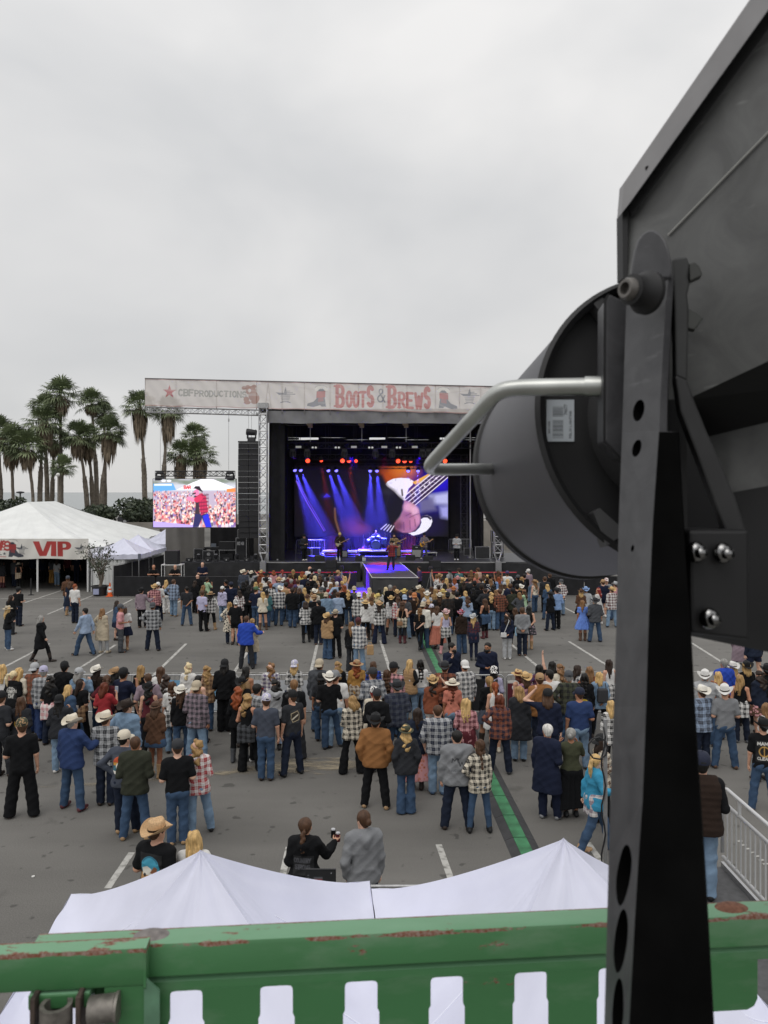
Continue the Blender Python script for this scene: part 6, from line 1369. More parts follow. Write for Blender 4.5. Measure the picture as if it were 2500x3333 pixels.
crowd([
 (793,1852,'m nn s|short/brown|cowboy/hatcream|L/slate|j/denim',-15), (818,1856,'f oo s|mid/black|cowboy/hatcream|T/lgrey|j/black'), (850,1854,'f nn s|mid/ginger|cowboy/straw|L/rust|j/denim',20), (869,1862,'m nn s|short/brown|cap/black|T/white|j/denim',20), (890,1857,'f nn s|bob/ginger|-|T/pink|j/denim'), (919,1855,'f nn s|pony/red|-|L/mauve|j/denim'), (867,1877,'m nn s|short/black|cowboy/black|L/ivory|j/denim',20), (908,1877,'m nn s|short/brown|cowboy/wheat|L/lblue|j/denim'), (923,1879,'f nn s|mid/brown|cowboy/ivory|K/pink|j/denim',20), (802,1888,'f nn s|long/black|-|L/black|j/black'), (824,1890,'f nf s|mid/black|-|D/pink/maroon||b/brown',20),
 (832,1895,'f nn s|long/blond|-|L/charcoal|j/denim'), (849,1894,'f nn s|wavy/blond|fedora/tan|T/lavender|j/denim'), (881,1899,'m nf s|buzz/ginger|-|P/black/white|j/denim',20), (929,1897,'m nn s|buzz/black|-|K/tan|j/denim'), (876,1892,'m nn s|short/brown|-|J/charcoal|j/black'), (810,1905,'f nn s|mid/black|cowboy/black|J/black|j/black'),
 (954,1854,'f nn s|vlong/dblond|-|D/dbrown||b/brown'), (984,1860,'f nc s|mid/ginger|-|T/yellow|j/denim'), (1008,1844,'m nn s|-|-|T/white|j/black',15), (1016,1849,'m nn s|short/black|cowboy/black|T/black|j/black',10), (1039,1853,'m nn s|short/grey|-|L/dgrey|j/denim'), (1068,1864,'f nn s|short/black|-|T/grey|j/denim',30), (1081,1861,'f nn s|short/dbrown|-|L/dgrey|j/denim',20), (1100,1857,'m fc s|short/brown|cap/tan|T/purple|j/black',60), (1124,1876,'f nr s|mid/blond|-|K/lavender|j/denim',15),
 (993,1871,'m nn s|short/dblond|-|J/navy|j/denim',-10), (971,1887,'m nn s|short/brown|-|T/lgrey|j/denim'), (1025,1874,'f nn s|long/plat|-|D/tan/brown/cream||b/tan'), (1041,1872,'f nf s|curly/brown|-|J/dbrown|j/denim'), (1066,1877,'m nn s|short/black|-|T/white|j/denim'), (1083,1882,'f nn s|curly/brown|-|L/mustard|j/denim'), (1097,1893,'m nn s|buzz/white|-|L/lblue|j/denim'), (1114,1891,'f nn s|bun/blond|-|T/coral|j/denim'), (1003,1893,'f nn s|short/black|-|J/black|j/black'), (1028,1899,'f nn s|mid/black|-|L/tan|j/denim'), (962,1904,'f nn s|mid/brown|cap/purple|J/charcoal|j/denim'), (975,1914,'f nn s|bob/brown|-|P/slate/navy|j/denim'), (990,1914,'f nn s|long/blond|-|L/black|j/black'), (1060,1889,'f nn s|mid/dbrown|-|L/white|j/black'), (1091,1918,'f nn s|long/dbrown|-|L/charcoal|j/black'), (1108,1908,'m nn s|buzz/black|-|T/black|j/black'), (1120,1905,'f nn s|long/ginger|-|T/coral|j/denim'), (1045,1911,'m nn s|short/grey|cap/dgrey|L/olive|j/denim'), (1056,1913,'f nn s|short/brown|beanie/charcoal|P/olive/brown|j/denim'), (1078,1900,'f nn s|mid/lbrown|-|T/red|j/denim'), (948,1885,'m nn s|short/grey|-|L/maroon|j/denim'), (1012,1872,'m nn s|short/dbrown|-|T/black|j/black',20), (944,1868,'m nn s|short/brown|-|T/maroon|j/denim'),
 (1202,1913,'f nn s|long/plat|-|L/cream|j/denim'), (1185,1926,'f nn s|vlong/dblond|-|K/cream|j/denim'), (1215,1930,'f nn s|long/lbrown|-|L/beige|j/denim'), (1256,1911,'f nn s|long/plat|-|L/olive|j/denim'), (1270,1904,'m nn s|short/grey|-|L/black|j/black'), (1285,1907,'f nn s|bob/brown|-|J/black|j/black'), (1292,1917,'f nn s|mid/brown|cowboy/straw|L/black|j/black'), (1317,1915,'f nn s|wavy/dblond|cowboy/yellow|L/charcoal|j/denim'), (1347,1911,'m nn s|curly/black|-|H/navy|j/black'), (1365,1903,'f nn s|long/dblond|cowboy/hatcream|L/tan|j/denim'), (1391,1922,'f nn s|mid/blond|cowboy/ivory|P/lblue/white|j/denim'), (1432,1927,'f nn s|long/brown|cowboy/cream|L/dbrown|j/denim'), (1394,1951,'f nn s|mid/brown|cowboy/wheat|L/maroon|j/black'), (1349,1930,'m nn s|buzz/ginger|capback/orange|T/dbrown|j/ddenim'), (1234,1917,'f nn s|mid/black|-|L/white|j/denim'), (1414,1952,'f nn s|mid/black|cowboy/black|L/black|j/denim'), (1458,1928,'m nn s|short/black|capback/black|P/dbrown/black|j/denim'), (1296,1943,'f nn s|mid/brown|-|P/red/white|j/ddenim'), (1336,1922,'m nn s|short/brown|-|T/navy|j/denim'), (1376,1915,'f nn s|long/lbrown|-|L/brown|j/denim'), (1230,1930,'f nn s|mid/plat|cowboy/yellow|L/olive|j/denim'), (1405,1910,'f nn s|long/brown|-|L/brown|j/denim'), (1418,1917,'f nn s|long/dblond|-|L/tan|j/denim'), (1356,1945,'f nn s|mid/lbrown|-|T/charcoal|j/denim'),
 (1431,1865,'f nn s|mid/lbrown|cowboy/tan|T/white|j/denim',-30), (1421,1870,'f rn s|short/lbrown|-|K/white/black|j/denim',-20), (1463,1852,'f nf s|long/grey|cowboy/black|L/lgrey|j/black',-30), (1494,1850,'m nn s|short/brown|cap/dbrown|T/teal|j/denim||beard',-30), (1490,1873,'f nn s|mid/black|cowboy/pink|K/black|j/denim',-15), (1454,1882,'f nn s|long/blond|-|K/tan|j/denim'), (1440,1882,'f nf s|short/black|-|T/white/black|j/denim',150), (1465,1881,'f nf s|mid/dbrown|-|K/maroon|j/denim',-20), (1442,1914,'f nn s|mid/blond|wide/yellow|L/tan|j/denim'), (1477,1907,'f nn s|mid/brown|cowboy/orange|L/beige|j/denim'), (1428,1905,'f nn s|short/dbrown|-|T/maroon|j/denim'), (1479,1882,'f nn s|mid/ginger|-|T/lavender|j/denim',20), (1466,1900,'f nn s|short/brown|-|L/mauve|j/denim'), (1448,1899,'f nf s|mid/black|-|K/black|j/denim',-20),
 (1517,1862,'m nn s|short/dbrown|cowboy/brown|T/navy|j/denim||beard',-20), (1534,1856,'f nn s|vlong/lbrown|-|D/brown||b/brown'), (1556,1848,'m nf s|short/brown|-|L/peach|j/denim||beard',-40), (1622,1858,'f ll s|long/brown|-|L/brown|j/denim',-15), (1574,1870,'f nn s|mid/brown|-|L/white|j/denim',15), (1587,1870,'f nn s|mid/brown|cowboy/straw|T/mustard|j/denim',-10), (1596,1871,'m nn s|short/black|-|J/black|j/black'), (1505,1878,'f nn s|mid/dblond|cowboy/straw|L/dolive|j/denim',-20), (1545,1891,'m nn s|short/black|cap/black|J/black|j/black'), (1564,1882,'m nn s|short/dbrown|-|J/charcoal|j/denim',-30), (1541,1914,'f nn s|mid/black|cowboy/black|J/black|j/denim'), (1568,1902,'m nn s|short/dbrown|cap/dbrown|J/black|j/ddenim'), (1597,1885,'f nu s|long/lbrown|-|T/navy/white|j/denim'), (1624,1878,'f rr s|long/ginger|-|L/sky|j/denim',-10), (1653,1885,'f nn s|mid/blond|-|T/mustard|j/denim'), (1642,1896,'f nn s|mid/brown|cap/lgrey|T/blue|j/denim',-10), (1686,1872,'m nn s|short/black|cap/dgrey|J/black|j/black',-20), (1698,1878,'f nn s|mid/dblond|-|J/charcoal|j/denim'), (1707,1868,'m nn s|short/black|-|T/black|j/black',-20), (1683,1902,'m nn s|short/black|cap/black|T/black|j/black'), (1695,1900,'f nn s|mid/dblond|cowboy/ivory|L/olive|j/denim',-10),
 (1487,1926,'m nn s|short/black|cap/black|T/black|j/black'), (1514,1924,'f uu s|mid/blond|-|J/ldenim|j/denim'), (1522,1941,'f nn s|curly/brown|-|L/lblue|j/ddenim'), (1616,1920,'f nc s|mid/lbrown|-|L/dbrown|j/charcoal'), (1690,1928,'f nn s|mid/lbrown|-|L/dgrey|j/black'), (1605,1905,'f uu s|mid/black|-|L/black|j/black'), (1630,1900,'f nn s|mid/brown|-|L/cream|j/denim'), (1530,1880,'m nn s|short/brown|-|T/charcoal|j/denim'), (1580,1915,'m nn s|buzz/dbrown|-|J/charcoal|j/ddenim'), (1552,1865,'f nn s|mid/lbrown|-|T/coral|j/denim',-10), (1510,1893,'f nn s|long/dbrown|-|L/black|j/denim'), (1661,1900,'m nn s|short/brown|-|L/navy|j/ddenim')], GF)

# inside the marquee
GM = 'people inside the marquee'
for x, D, sp, fc in [(61,48.6,'f nf s|mid/black|wide/hatcream|K/black|l/black|b/black|tie:tan/cream',0), (46,49.4,'m nn s|short/brown|-|J/dgrey|j/ddenim',30), (8,49.0,'f nn s|long/black|-|J/charcoal|o/ddenim|b/maroon',10), (186,50.2,'f nf s|mid/dbrown|-|T/lgrey|j/ldenim|s/tan',0), (168,51.5,'f nn s|mid/black|-|T/dgrey|f/mustard',0), (220,52.2,'m nn s|short/black|-|T/maroon|j/black',0), (110,53,'m nn s|short/black|-|J/navy|j/black',10), (140,52.5,'f nn s|long/black|-|L/navy|j/black',-20), (250,52,'m nn s|short/black|-|T/navy|j/navy',-10), (85,53.5,'m nn s|short/black|-|T/charcoal|j/black',0)]:
    person(x, 0, sp, face=fc, D=D, group=GM)
# crew and band
GC, GB = 'stage and event crew', 'band on the stage'
for x, top, l in ((501,1846,'bald guard in black leaning on rail, left of the white table'), (571,1849,'bald guard in black leaning on rail in front of the white table')):
    person(x, top, 'm kk s|-|-|T/black|j/black', face=172, D=45.6, h=1.80, group=GC, label=l, yaw=0, tilt=.12)
person(659,1843,'m ff s|-|-|T/navy|j/black', face=165, D=46.5, h=1.86, group=GC, label='shaven headed police officer in navy facing the crowd behind rail', yaw=20)
person(1471,2092,'m nm s|short/black|-|L/navy|j/navy|s/black|beard', face=150, h=1.82, group=GC, label='dark haired police officer in navy holding radio to his mouth', yaw=-40)
person(1587,2091,'m nf s|buzz/black|-|L/navy|j/navy|s/black|beard', face=165, h=1.82, group=GC, label='bald bearded police officer in navy uniform beside his colleague', yaw=45)
person(1365,1852,'m ff s|short/dbrown|-|T/purple|j/black', face=-70, D=44.6, h=1.80, group=GC, label='camera operator in purple light at the right side of catwalk', yaw=0)  # purple light on black clothes, painted as a purple shirt
person(1879,1890,'m nt s|short/black|-|J/black|j/denim', face=180, D=46.3, h=1.8, group=GC, label='guard in black jacket with white stripe behind the right rail')
person(1973,1870,'m xx s|-|-|T/black|j/black', face=180, D=47, h=1.8, group=GC, label='guard in black with folded arms under the floodlight, behind rail')
def on_stage(x, D, sp, face, label, z=ZS, **k): return person(x, 0, sp, face=face, D=D, z=z, group=GB, label=label, **k)
on_stage(990,53.3,'m ff s|short/black|cap/black|J/charcoal|j/black|s/white',140,'musician in dark jacket and black cap at the stage left edge',yaw=0)
g1 = on_stage(1106,54.8,'m ds s|short/brown|beanie/yellow|J/dbrown|j/black|s/black',172,'guitarist in yellow beanie playing a cream electric guitar',yaw=0)
dr = on_stage(1224,58.6,'m dd q|buzz/brown|-|J/charcoal|j/black|s/black',180,'bald drummer seated behind the drum kit on the riser',z=1.76,yaw=0)
g2 = on_stage(1283,54.2,'m ds s|long/dbrown|-|P/olive/tan|j/denim|s/dbrown|beard',178,'long haired bearded bassist in olive plaid with a cream bass',yaw=0)
g3 = on_stage(1381,54.4,'m ds a|short/black|cap/black|P/mauve/dgrey|j/dgrey|s/white',195,'guitarist in grey shirt and black cap with sunburst yellow guitar',yaw=0)
on_stage(1487,53.6,'m ff s|short/black|cap/black|H/lgrey|j/black|s/white',205,'man in light grey hoodie standing by the right stage wing',yaw=0)
singer = on_stage(1275,47.2,'m tm z|short/black|cowboy/black|P/red/black|j/charcoal|s/black',190,'singer in red plaid shirt and black hat singing on the catwalk',z=ZS-.02,yaw=10)

# labels that single each person out
def zone_of(x, D):
    if D < 12: return 'at the nearest barrier'
    if D < 25: return ('left' if x < 500 else 'centre left' if x < 950 else 'centre' if x < 1400 else 'right' if x < 2100 else 'far right')+' rear crowd'
    if D < 33.5: return ('left' if x < 700 else 'middle' if x < 1400 else 'right')+' open asphalt'
    if x < 340 and D > 48: return 'inside the marquee'
    return ('far left' if x < 700 else 'left of catwalk' if x < 1180 else 'below catwalk' if x < 1420 else 'right of catwalk' if x < 1720 else 'far right')+' front crowd'
def words(s): return len(s.replace(',', '').split())
todo = [p for p in PEOPLE if not p[10]]; used = {p[0]['label'] for p in PEOPLE if p[10]}
cand = {}
for p in todo:
    t, who, tw, bw, hatw, hw, aw, zn, x, D, _ = p; zn = zone_of(x, D)
    hd = 'in '+hatw if hatw else ('with '+hw if hw else 'with shaven head')
    base = '%s %s, %s' % (who, hd, tw); opts = []
    for ex in ((), (bw,), (bw, aw), (bw, zn), (hw if hatw else '', bw, zn), (zn,)):
        s = base+''.join(', '+e for e in ex if e)
        if words(s) <= 16 and s not in opts: opts.append(s)
    cand[t.name] = opts
from collections import Counter
cnt = Counter(o for v in cand.values() for o in v)
left = []
for p in todo:
    t = p[0]; pick = next((o for o in cand[t.name][1:]+cand[t.name][:1] if cnt[o] == 1), None)
    if pick: t['label'] = pick; used.add(pick)
    else: left.append(p)
grp_ = {}
for p in left: grp_.setdefault(max(cand[p[0].name][:2], key=words), []).append(p)
ORD = ['leftmost', 'second from left', 'third from left', 'fourth from left', 'fifth from left', 'sixth from left', 'seventh from left']
for k, ps in grp_.items():
    ps.sort(key=lambda p: p[8]); k2 = k
    while words(k2) > 13: k2 = ', '.join(k2.split(', ')[:-1])
    for i, p in enumerate(ps): p[0]['label'] = (k2+', '+(ORD[i] if len(ps) > 1 else zone_of(p[8], p[9])))
# ---------------------------------------------------------------- barriers and fences
def barricade(cx, cy, w, label, scrim=None, h=1.1, rz=0.0, group='barricades between crowd and open asphalt', mt=None, z=0.0):
    t = empty('barricade', (cx, cy, z), label, 'barricade', group, rz=rz); m_ = mt or M_GALV; x = w/2-.03; b = MB()
    b.tube([(-x,0,.12),(-x,0,h-.06),(-x+.06,0,h),(x-.06,0,h),(x,0,h-.06),(x,0,.12),(x-.05,0,.09),(-x+.05,0,.09),(-x,0,.12)], .021, 8); b.build('frame', m_, t, world=False, smooth=True)
    b = MB(); n = int(w/.125)
    for i in range(1, n): b.cyl((-x+2*x*i/n,0,.10), (-x+2*x*i/n,0,h-.01), .009, n=6)
    b.build('bars', m_, t, world=False)
    for s in (-1,1): MB().tube([(s*x*.75,-.33,.015),(s*x*.75,-.28,.05),(s*x*.75,.28,.05),(s*x*.75,.33,.015)], .02, 6).build('foot', m_, t, world=False)
    if scrim:
        me, m2 = scrim; q = link('banner', me, t)
    return t
def scrim_mesh(w, h0, h1, m_, col=None, ras=None, y=-.03):
    if ras is not None: return ras.mesh('banner', m_, lambda u, v: np.stack([u-w/2, y-.012+.012*np.sin(u*9+v*5), h0+v], 1))
    return MB().grid(lambda u, v: (u*w-w/2, y+.015*math.sin(u*23+v*6), h0+(h1-h0)*v), 30, 4).mesh('banner', m_, True)
mp_ = mat_attr('barrier_print')
def print_band(kind):
    r = Ras(2.3, .82, 150, 54, srgb('16161a'))
    if kind == 0: r.ell(1.15,.42,.32,.32,srgb('a3222c')); r.ell(1.15,.42,.24,.24,srgb('16161a')); r.text('OLD',.12,.3,.26,.16,srgb('d8d6d0'),.028); r.text('NO',1.68,.3,.26,.16,srgb('d8d6d0'),.028)
    elif kind == 1: r.c[:] = srgb('5f1f2c'); r.line([(0,.79),(2.3,.79)],.05,srgb('d8d6d0')); r.text('7',1.3,.42,.34,.2,srgb('e2e0da'),.035); r.poly([(.2,.1),(.5,.1),(.9,.6),(.6,.6)],srgb('20264a')); r.line([(.2,.1),(.9,.6)],.02,srgb('d8d6d0'))
    elif kind == 2: r.c[:] = srgb('c3c6ca'); r.ell(.5,.4,.26,.26,srgb('a3222c')); r.ell(.5,.4,.19,.19,srgb('1c1c20')); r.text('COLD',.95,.3,.22,.16,srgb('2b3350'),.03)
    else: r.c[:] = srgb('7fb3d6'); r.poly([(0,0),(2.3,0),(2.3,.3),(1.2,.45),(0,.25)],srgb('d4dde4'))
    return r
kinds = [None, 3, None, 2, 0, None, 'blk', 1, None, None, None]
for i in range(8):
    x = -10.0+2.42*i; k = [None, None, 3, 2, 0, 'blk', 1, None, None][i]
    sc = None if k is None else ((scrim_mesh(2.3,.14,1.0,M_BLK), None) if k == 'blk' else (scrim_mesh(2.3,.15,1.0,mp_,ras=print_band(k)), None))
    lb = {None: 'bare grey steel barricade', 3: 'barricade with pale blue printed banner', 2: 'barricade with light grey banner and round red logo', 0: 'barricade with black banner and round red logo', 'blk': 'barricade covered in plain black cloth', 1: 'barricade with maroon banner showing a white 7'}[k]
    lb += {0: ', at the far left of rear crowd', 1: ', second from the left in the rear crowd line', 7: ', right of the maroon banner', 8: ', at the far right behind black post'}.get(i, ' in the rear crowd line')
    barricade(x, 21.0, 2.4, lb, sc)
barricade(-1.7, 9.75, 2.4, 'grey steel barricade behind the left front canopy', group='barricades behind the front canopies')
barricade(.74, 9.75, 2.4, 'grey steel barricade behind the right front canopy', group='barricades behind the front canopies')
barricade(-3.9, 7.2, 1.6, 'grey steel barricade end beside the left front canopy corner', group='barricades behind the front canopies')
for i in range(3):
    barricade(-14.62+2.48*i, 45, 2.45, 'black draped barricade facing the %s guard' % ['left bald', 'middle bald', 'police'][i], (scrim_mesh(2.4,.02,1.13,M_BLK), None), 1.15, group='black draped barricades by the stage', mt=m_post if False else M_BLKP)
    barricade(10.6+2.48*i, 45.4, 2.45, 'black draped barricade right of the front crowd, %s' % ['nearest catwalk', 'under the floodlight', 'behind black post'][i], (scrim_mesh(2.4,.02,1.10,M_BLK), None), 1.12, group='black draped barricades by the stage', mt=M_BLKP)
for i in range(3):
    a = Vector((-15.86+.22*i, 45+2.68*i, 0)); c = a+Vector((.22,2.68,0)); t = empty('privacy_fence', a, 'black mesh privacy fence panel beside the canopies, %s' % ['nearest', 'middle', 'farthest'][i], 'fence', 'privacy fence panels beside the canopies')
    b = MB(); b.tube([a, a+Vector((0,0,1.8)), c+Vector((0,0,1.8)), c], .022, 6); b.build('frame', M_GALV, t)
    fn, nu = pleats(a.x, a.y, c.x, c.y, .04, 1.77, .012, .8); MB().grid(fn, nu, 4).build('mesh_screen', M_BLK, t, smooth=True)
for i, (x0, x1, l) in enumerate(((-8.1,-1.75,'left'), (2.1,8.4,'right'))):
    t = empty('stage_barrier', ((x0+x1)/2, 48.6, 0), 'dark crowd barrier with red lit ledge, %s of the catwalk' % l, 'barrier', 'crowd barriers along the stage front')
    MB().bbox((x0,48.5,0), (x1,48.6,.98)).build('panel', M_BLKP, t); MB().bbox((x0,48.62,.99), (x1,49.0,1.02)).build('ledge', mat('ledge_red_light', (.12,.02,.03), .5), t)  # red stage light is painted into the ledge colour
    MB().bbox((x0,48.605,1.022), (x1,48.615,1.04)).build('added_glow_strip', mat('strip_red_glow', (.1,.01,.02), .5, emit=(1,.03,.08), estr=.7), t)  # glowing strip added to imitate the red light falling here
    for k in range(5): MB().cyl((x0+.2+(x1-x0-.4)*k/4,48.55,0), (x0+.2+(x1-x0-.4)*k/4,49.2,.03), .03, n=6).build('foot', M_BLKP, t)

# ---------------------------------------------------------------- gear left and right of the stage
def flight_case(c, d, label, logo=None, group='black flight cases with silver edges'):
    x, y, z = c; t = empty('flight_case', (x, y, z), label, 'flight case', group); w, dp, h = d
    MB().bbox((x-w/2,y,z), (x+w/2,y+dp,z+h)).build('box', mat('case_black', (.018,.018,.02), .6, noise=.3, nscale=6), t); b = MB(); e = .022
    for sx in (-1,1): b.box((x+sx*w/2, y, z+h/2), (e*1.4, e, h+e))
    for zz in (z+e/2, z+h): b.box((x, y-.002, zz), (w-e*1.4, e, e))
    for sx in (-1,1): b.box((x+sx*w/2, y+dp/2, z+h), (e,dp,e))
    b.build('edging', M_ALU, t)
    if logo:
        r = Ras(w*.8, h*.5, 60, 34, (.018,.018,.02)); logo(r); q = link('stencil', r.mesh('stencil', mat_attr('stencil_print'), lambda u, v: np.stack([x-w*.4+u, u*0+y-.006, z+h*.4+v], 1)), t, True)
    return t
def circ_logo(r): r.ell(r.w/2, r.h/2, .11, .11, srgb('c9c9c9')); r.ell(r.w/2, r.h/2, .085, .085, srgb('1a1a1c')); r.text('RE', r.w/2-.06, r.h/2-.03, .06, .045, srgb('c9c9c9'), .009)
def kc_logo(r): r.text('KC-G1', .04, .45, .2, .085, srgb('c9c9c9'), .02)
flight_case((-12.2,53.4,ZS), (.80,.6,.66), 'flight case with round white logo on the left stage wing', circ_logo)
flight_case((-12.95,53.6,ZS), (.62,.6,.78), 'flight case left of the one with a round logo')
flight_case((-9.95,53.5,ZS), (.72,.6,1.55), 'tall flight case stencilled KC-G1 beside the hanging speakers', kc_logo)
flight_case((-9.95,54.2,ZS), (.72,.6,2.1), 'taller flight case standing behind the stencilled one')
t = empty('mixing_desk', (-12.1, 54.2, ZS), 'small mixing desk and laptop on top of the left wing cases', 'mixing desk')
MB().bbox((-12.7,54.2,2.05), (-11.2,54.8,2.22)).build('desk', M_BLKP, t); MB().bbox((-12.25,54.4,2.23), (-11.9,54.42,2.47)).build('laptop', mat('laptop_grey', (.22,.25,.3), .4), t)
MB().bbox((-12.7,54.3,ZS), (-12.64,54.7,2.05)).bbox((-11.26,54.3,ZS), (-11.2,54.7,2.05)).build('leg', M_BLKP, t)
t = empty('equipment_table', (-10.9, 54.0, ZS), 'silver edged equipment table with black boxes on left wing', 'table')
MB().bbox((-11.6,53.8,2.02), (-10.35,54.6,2.06)).build('tabletop', M_GALV, t)
for x in (-11.55,-10.4): MB().bbox((x-.02,53.85,ZS), (x+.02,53.89,2.02)).build('leg', M_GALV, t)
MB().bbox((-11.6,53.9,2.07), (-10.5,54.4,2.62)).build('amplifier_rack', M_BLKP, t); MB().bbox((-11.5,53.9,ZS), (-10.6,54.4,1.75)).build('lower_case', M_BLKP, t)
for nm, x0, x1, y, z1, l in (('drape', -15.7, -12.9, 55.2, 3.68, 'grey curtain hanging under the side screen'), ('drape', -9.4, -8.5, 55.4, 3.2, 'narrow grey curtain left of the truss tower'), ('drape', -13.0, -9.4, 57.5, 3.7, 'black curtain behind the left wing gear')):
    fn, nu = pleats(x0, y, x1, y, 0.02, z1, .05, .7); t = MB().grid(fn, nu, 6).build(nm, mat('grey_cloth', (.20,.19,.175), .9, noise=.12, nscale=1) if 'grey' in l else M_BLK, smooth=True, label=l, cat='curtain')
for i, px in enumerate((615, 645, 677, 702, 737, 771, 803, 831)):
    x = (px-CX)*52.6/F
    if i % 2 == 0:
        t = empty('floor_light', (x,52.7,ZS), 'low black floor light bar, number %d along the left wing edge' % (i//2+1), 'stage light', 'floor lights along the left wing edge')
        MB().box((x,52.7,ZS+.13), (.42,.25,.2)).build('housing', M_BLKP, t, bevel=.015); MB().box((x,52.57,ZS+.10), (.10,.012,.07)).build('tag', mat('tag_white', (.4,.4,.4), .5), t)
        MB().box((x,52.7,ZS+.012), (.3,.2,.024)).build('foot', M_BLKP, t)
    else: moving_head((x,52.7,ZS), 'moving head lamp standing number %d along the left wing edge' % (i//2+1), False, (.1,-.4,1), .75, 'floor lights along the left wing edge')
x0, x1 = -13.62, -12.35; t = empty('folding_table', (-13, 47.2, 0), 'white topped tall table behind the two bald guards', 'table')
MB().bbox((x0,46.9,1.63), (x1,47.6,1.68)).build('tabletop', M_POLE, t)
for x in (x0+.03,x1-.03):
    for y in (46.93,47.57): MB().bbox((x-.02,y-.02,0), (x+.02,y+.02,1.63)).build('leg', M_POLE, t)
t = empty('subwoofer', (-13.0, 47.2, 1.68), 'black loudspeaker cabinet on the white topped table', 'loudspeaker')
MB().bbox((-13.4,46.95,1.68), (-12.6,47.5,2.52)).build('cabinet', mat('speaker_black', (.014,.014,.016), .6), t, bevel=.02); MB().bbox((-13.36,46.935,1.72), (-12.64,46.948,2.48)).build('grille', mat('grille', (.02,.02,.022), .8, noise=.3, nscale=50), t)
for s, px, l in ((-1,1077,'left'), (1,1417,'right')):
    x = (px-CX)*51/F; t = empty('subwoofer', (x,51.2,0), 'black front speaker stack %s of the catwalk' % l, 'loudspeaker', 'front speaker stacks beside the catwalk')
    for k in range(3): MB().bbox((x-.37,51.0,.52*k), (x+.37,51.7,.52*k+.51)).build('cabinet', _mc['speaker_black'], t, bevel=.015); MB().bbox((x-.33,50.985,.52*k+.05), (x+.33,50.998,.52*k+.46)).build('grille', _mc['grille'], t)

def riser(x0, x1, y0, y1, z, label):
    t = empty('riser', ((x0+x1)/2, y0, ZS), label, 'riser', 'low risers on the stage'); MB().bbox((x0,y0,z-.07), (x1,y1,z)).build('deck', m_deck, t); MB().bbox((x0,y0-.03,z-.08), (x1,y0-.004,z-.005)).build('edge', mat('edge_white', (.65,.65,.65), .5), t)
    for x in (x0+.06,x1-.06): MB().bbox((x-.03,y0+.02,ZS), (x+.03,y0+.08,z-.08)).build('leg', M_GALV, t)
riser(-1.95, .75, 57.2, 60, 1.76, 'white edged drum riser at the stage centre'); riser(-4.6,-3.4,57.0,58.6,1.72,'white edged riser behind the yellow beanie guitarist'); riser(-3.1,-2.02,57.0,58.4,1.70,'white edged riser left of the drums'); riser(1.2,2.1,57.0,58.4,1.70,'white edged riser right of the drums'); riser(2.8,3.95,57.0,58.4,1.66,'white edged riser behind the yellow guitar player')
# drums
dx, dy, dz = -.62, 58.0, 1.76; t = empty('drum_kit', (dx,dy,dz), 'drum kit with pale bass drum head, cymbals and chrome stands', 'drum kit')
shell = mat('drum_shell', (.06,.10,.10), .3); head = mat('drum_head', (.62,.60,.52), .6); chrome = mat('chrome', (.6,.6,.62), .2, 1.0); brass = mat('brass', (.45,.32,.12), .3, 1.0)
q = MB().cyl((dx,dy-.2,dz+.36), (dx,dy+.25,dz+.36), .35, n=24).build('bass_drum', shell, t, smooth=40); MB().cyl((dx,dy-.215,dz+.36), (dx,dy-.202,dz+.36), .33, n=24).build('drum_head', head, q)
MB().lathe([(.33,-.02),(.365,-.02),(.365,.02),(.33,.02)], (dx,dy-.2,dz+.36), 24, Matrix(((1,0,0),(0,0,1),(0,1,0)))).build('hoop', mat('hoop', (.5,.47,.4), .4), q); MB().cyl((dx+.12,dy-.222,dz+.3), (dx+.12,dy-.217,dz+.3), .06, n=14).build('port', M_BLKP, q)
for x, y, z, r_, h in ((-.22,.05,.78,.14,.2), (.18,.05,.80,.15,.22), (.62,.25,.45,.2,.38), (-.5,.45,.6,.17,.14)):
    MB().cyl((dx+x,dy+y,dz+z), (dx+x,dy+y-.05,dz+z+h), r_, n=18).build('tom_drum', shell, t, smooth=40)
for x, y, z in ((-.95,.1,1.15), (-.5,.2,1.3), (.7,.15,1.3), (1.1,.3,1.1), (-.85,.5,.85)):
    q = MB().tube([(dx+x,dy+y,dz+.25),(dx+x,dy+y,dz+z)], .014, 6); 
    for a in range(3): q.cyl((dx+x,dy+y,dz+.3), (dx+x+.28*math.cos(a*2.09),dy+y+.28*math.sin(a*2.09),dz+.0), .011, n=5)
    q = q.build('cymbal_stand', chrome, t); MB().lathe([(.0,.03),(.05,.025),(.24,.0),(.24,-.004),(0,.02)], (dx+x,dy+y,dz+z), 22, Matrix.Rotation(.25,3,'X')).build('cymbal', brass, q, smooth=True)
MB().cyl((-.61,58.75,dz), (-.61,58.75,dz+.42), .05, n=8).cyl((-.61,58.75,dz+.42), (-.61,58.75,dz+.47), .18, n=18).build('stool', M_BLKP, t)
def mic_stand(px, D, h, label, boom=0):
    x = (px-CX)*D/F; t = empty('mic_stand', (x,D,ZS), label, 'microphone stand', 'microphone stands on the stage'); b = MB()
    b.cyl((x,D,ZS+.02), (x,D,ZS+h), .012, n=6).lathe([(.14,0),(.14,.015),(.02,.03)], (x,D,ZS), 16, caps=True)
    top = Vector((x+boom,D,ZS+h+abs(boom)*.9)); b.cyl((x,D,ZS+h), top, .01, n=6); b.build('stand', mat('stand_grey', (.12,.12,.13), .4, .5), t); MB().cyl(top, top+Vector((0,.12,.02)), .022, .03, 8).build('microphone', M_BLKP, t)
mic_stand(963,52.9,1.15,'microphone stand at the stage left edge'); mic_stand(1214,52.9,1.5,'tall microphone stand at stage centre'); mic_stand(1092,54.2,1.3,'microphone stand angled up to the yellow beanie guitarist',.28); mic_stand(1260,56.2,1.6,'microphone stand between the drums and the bassist')
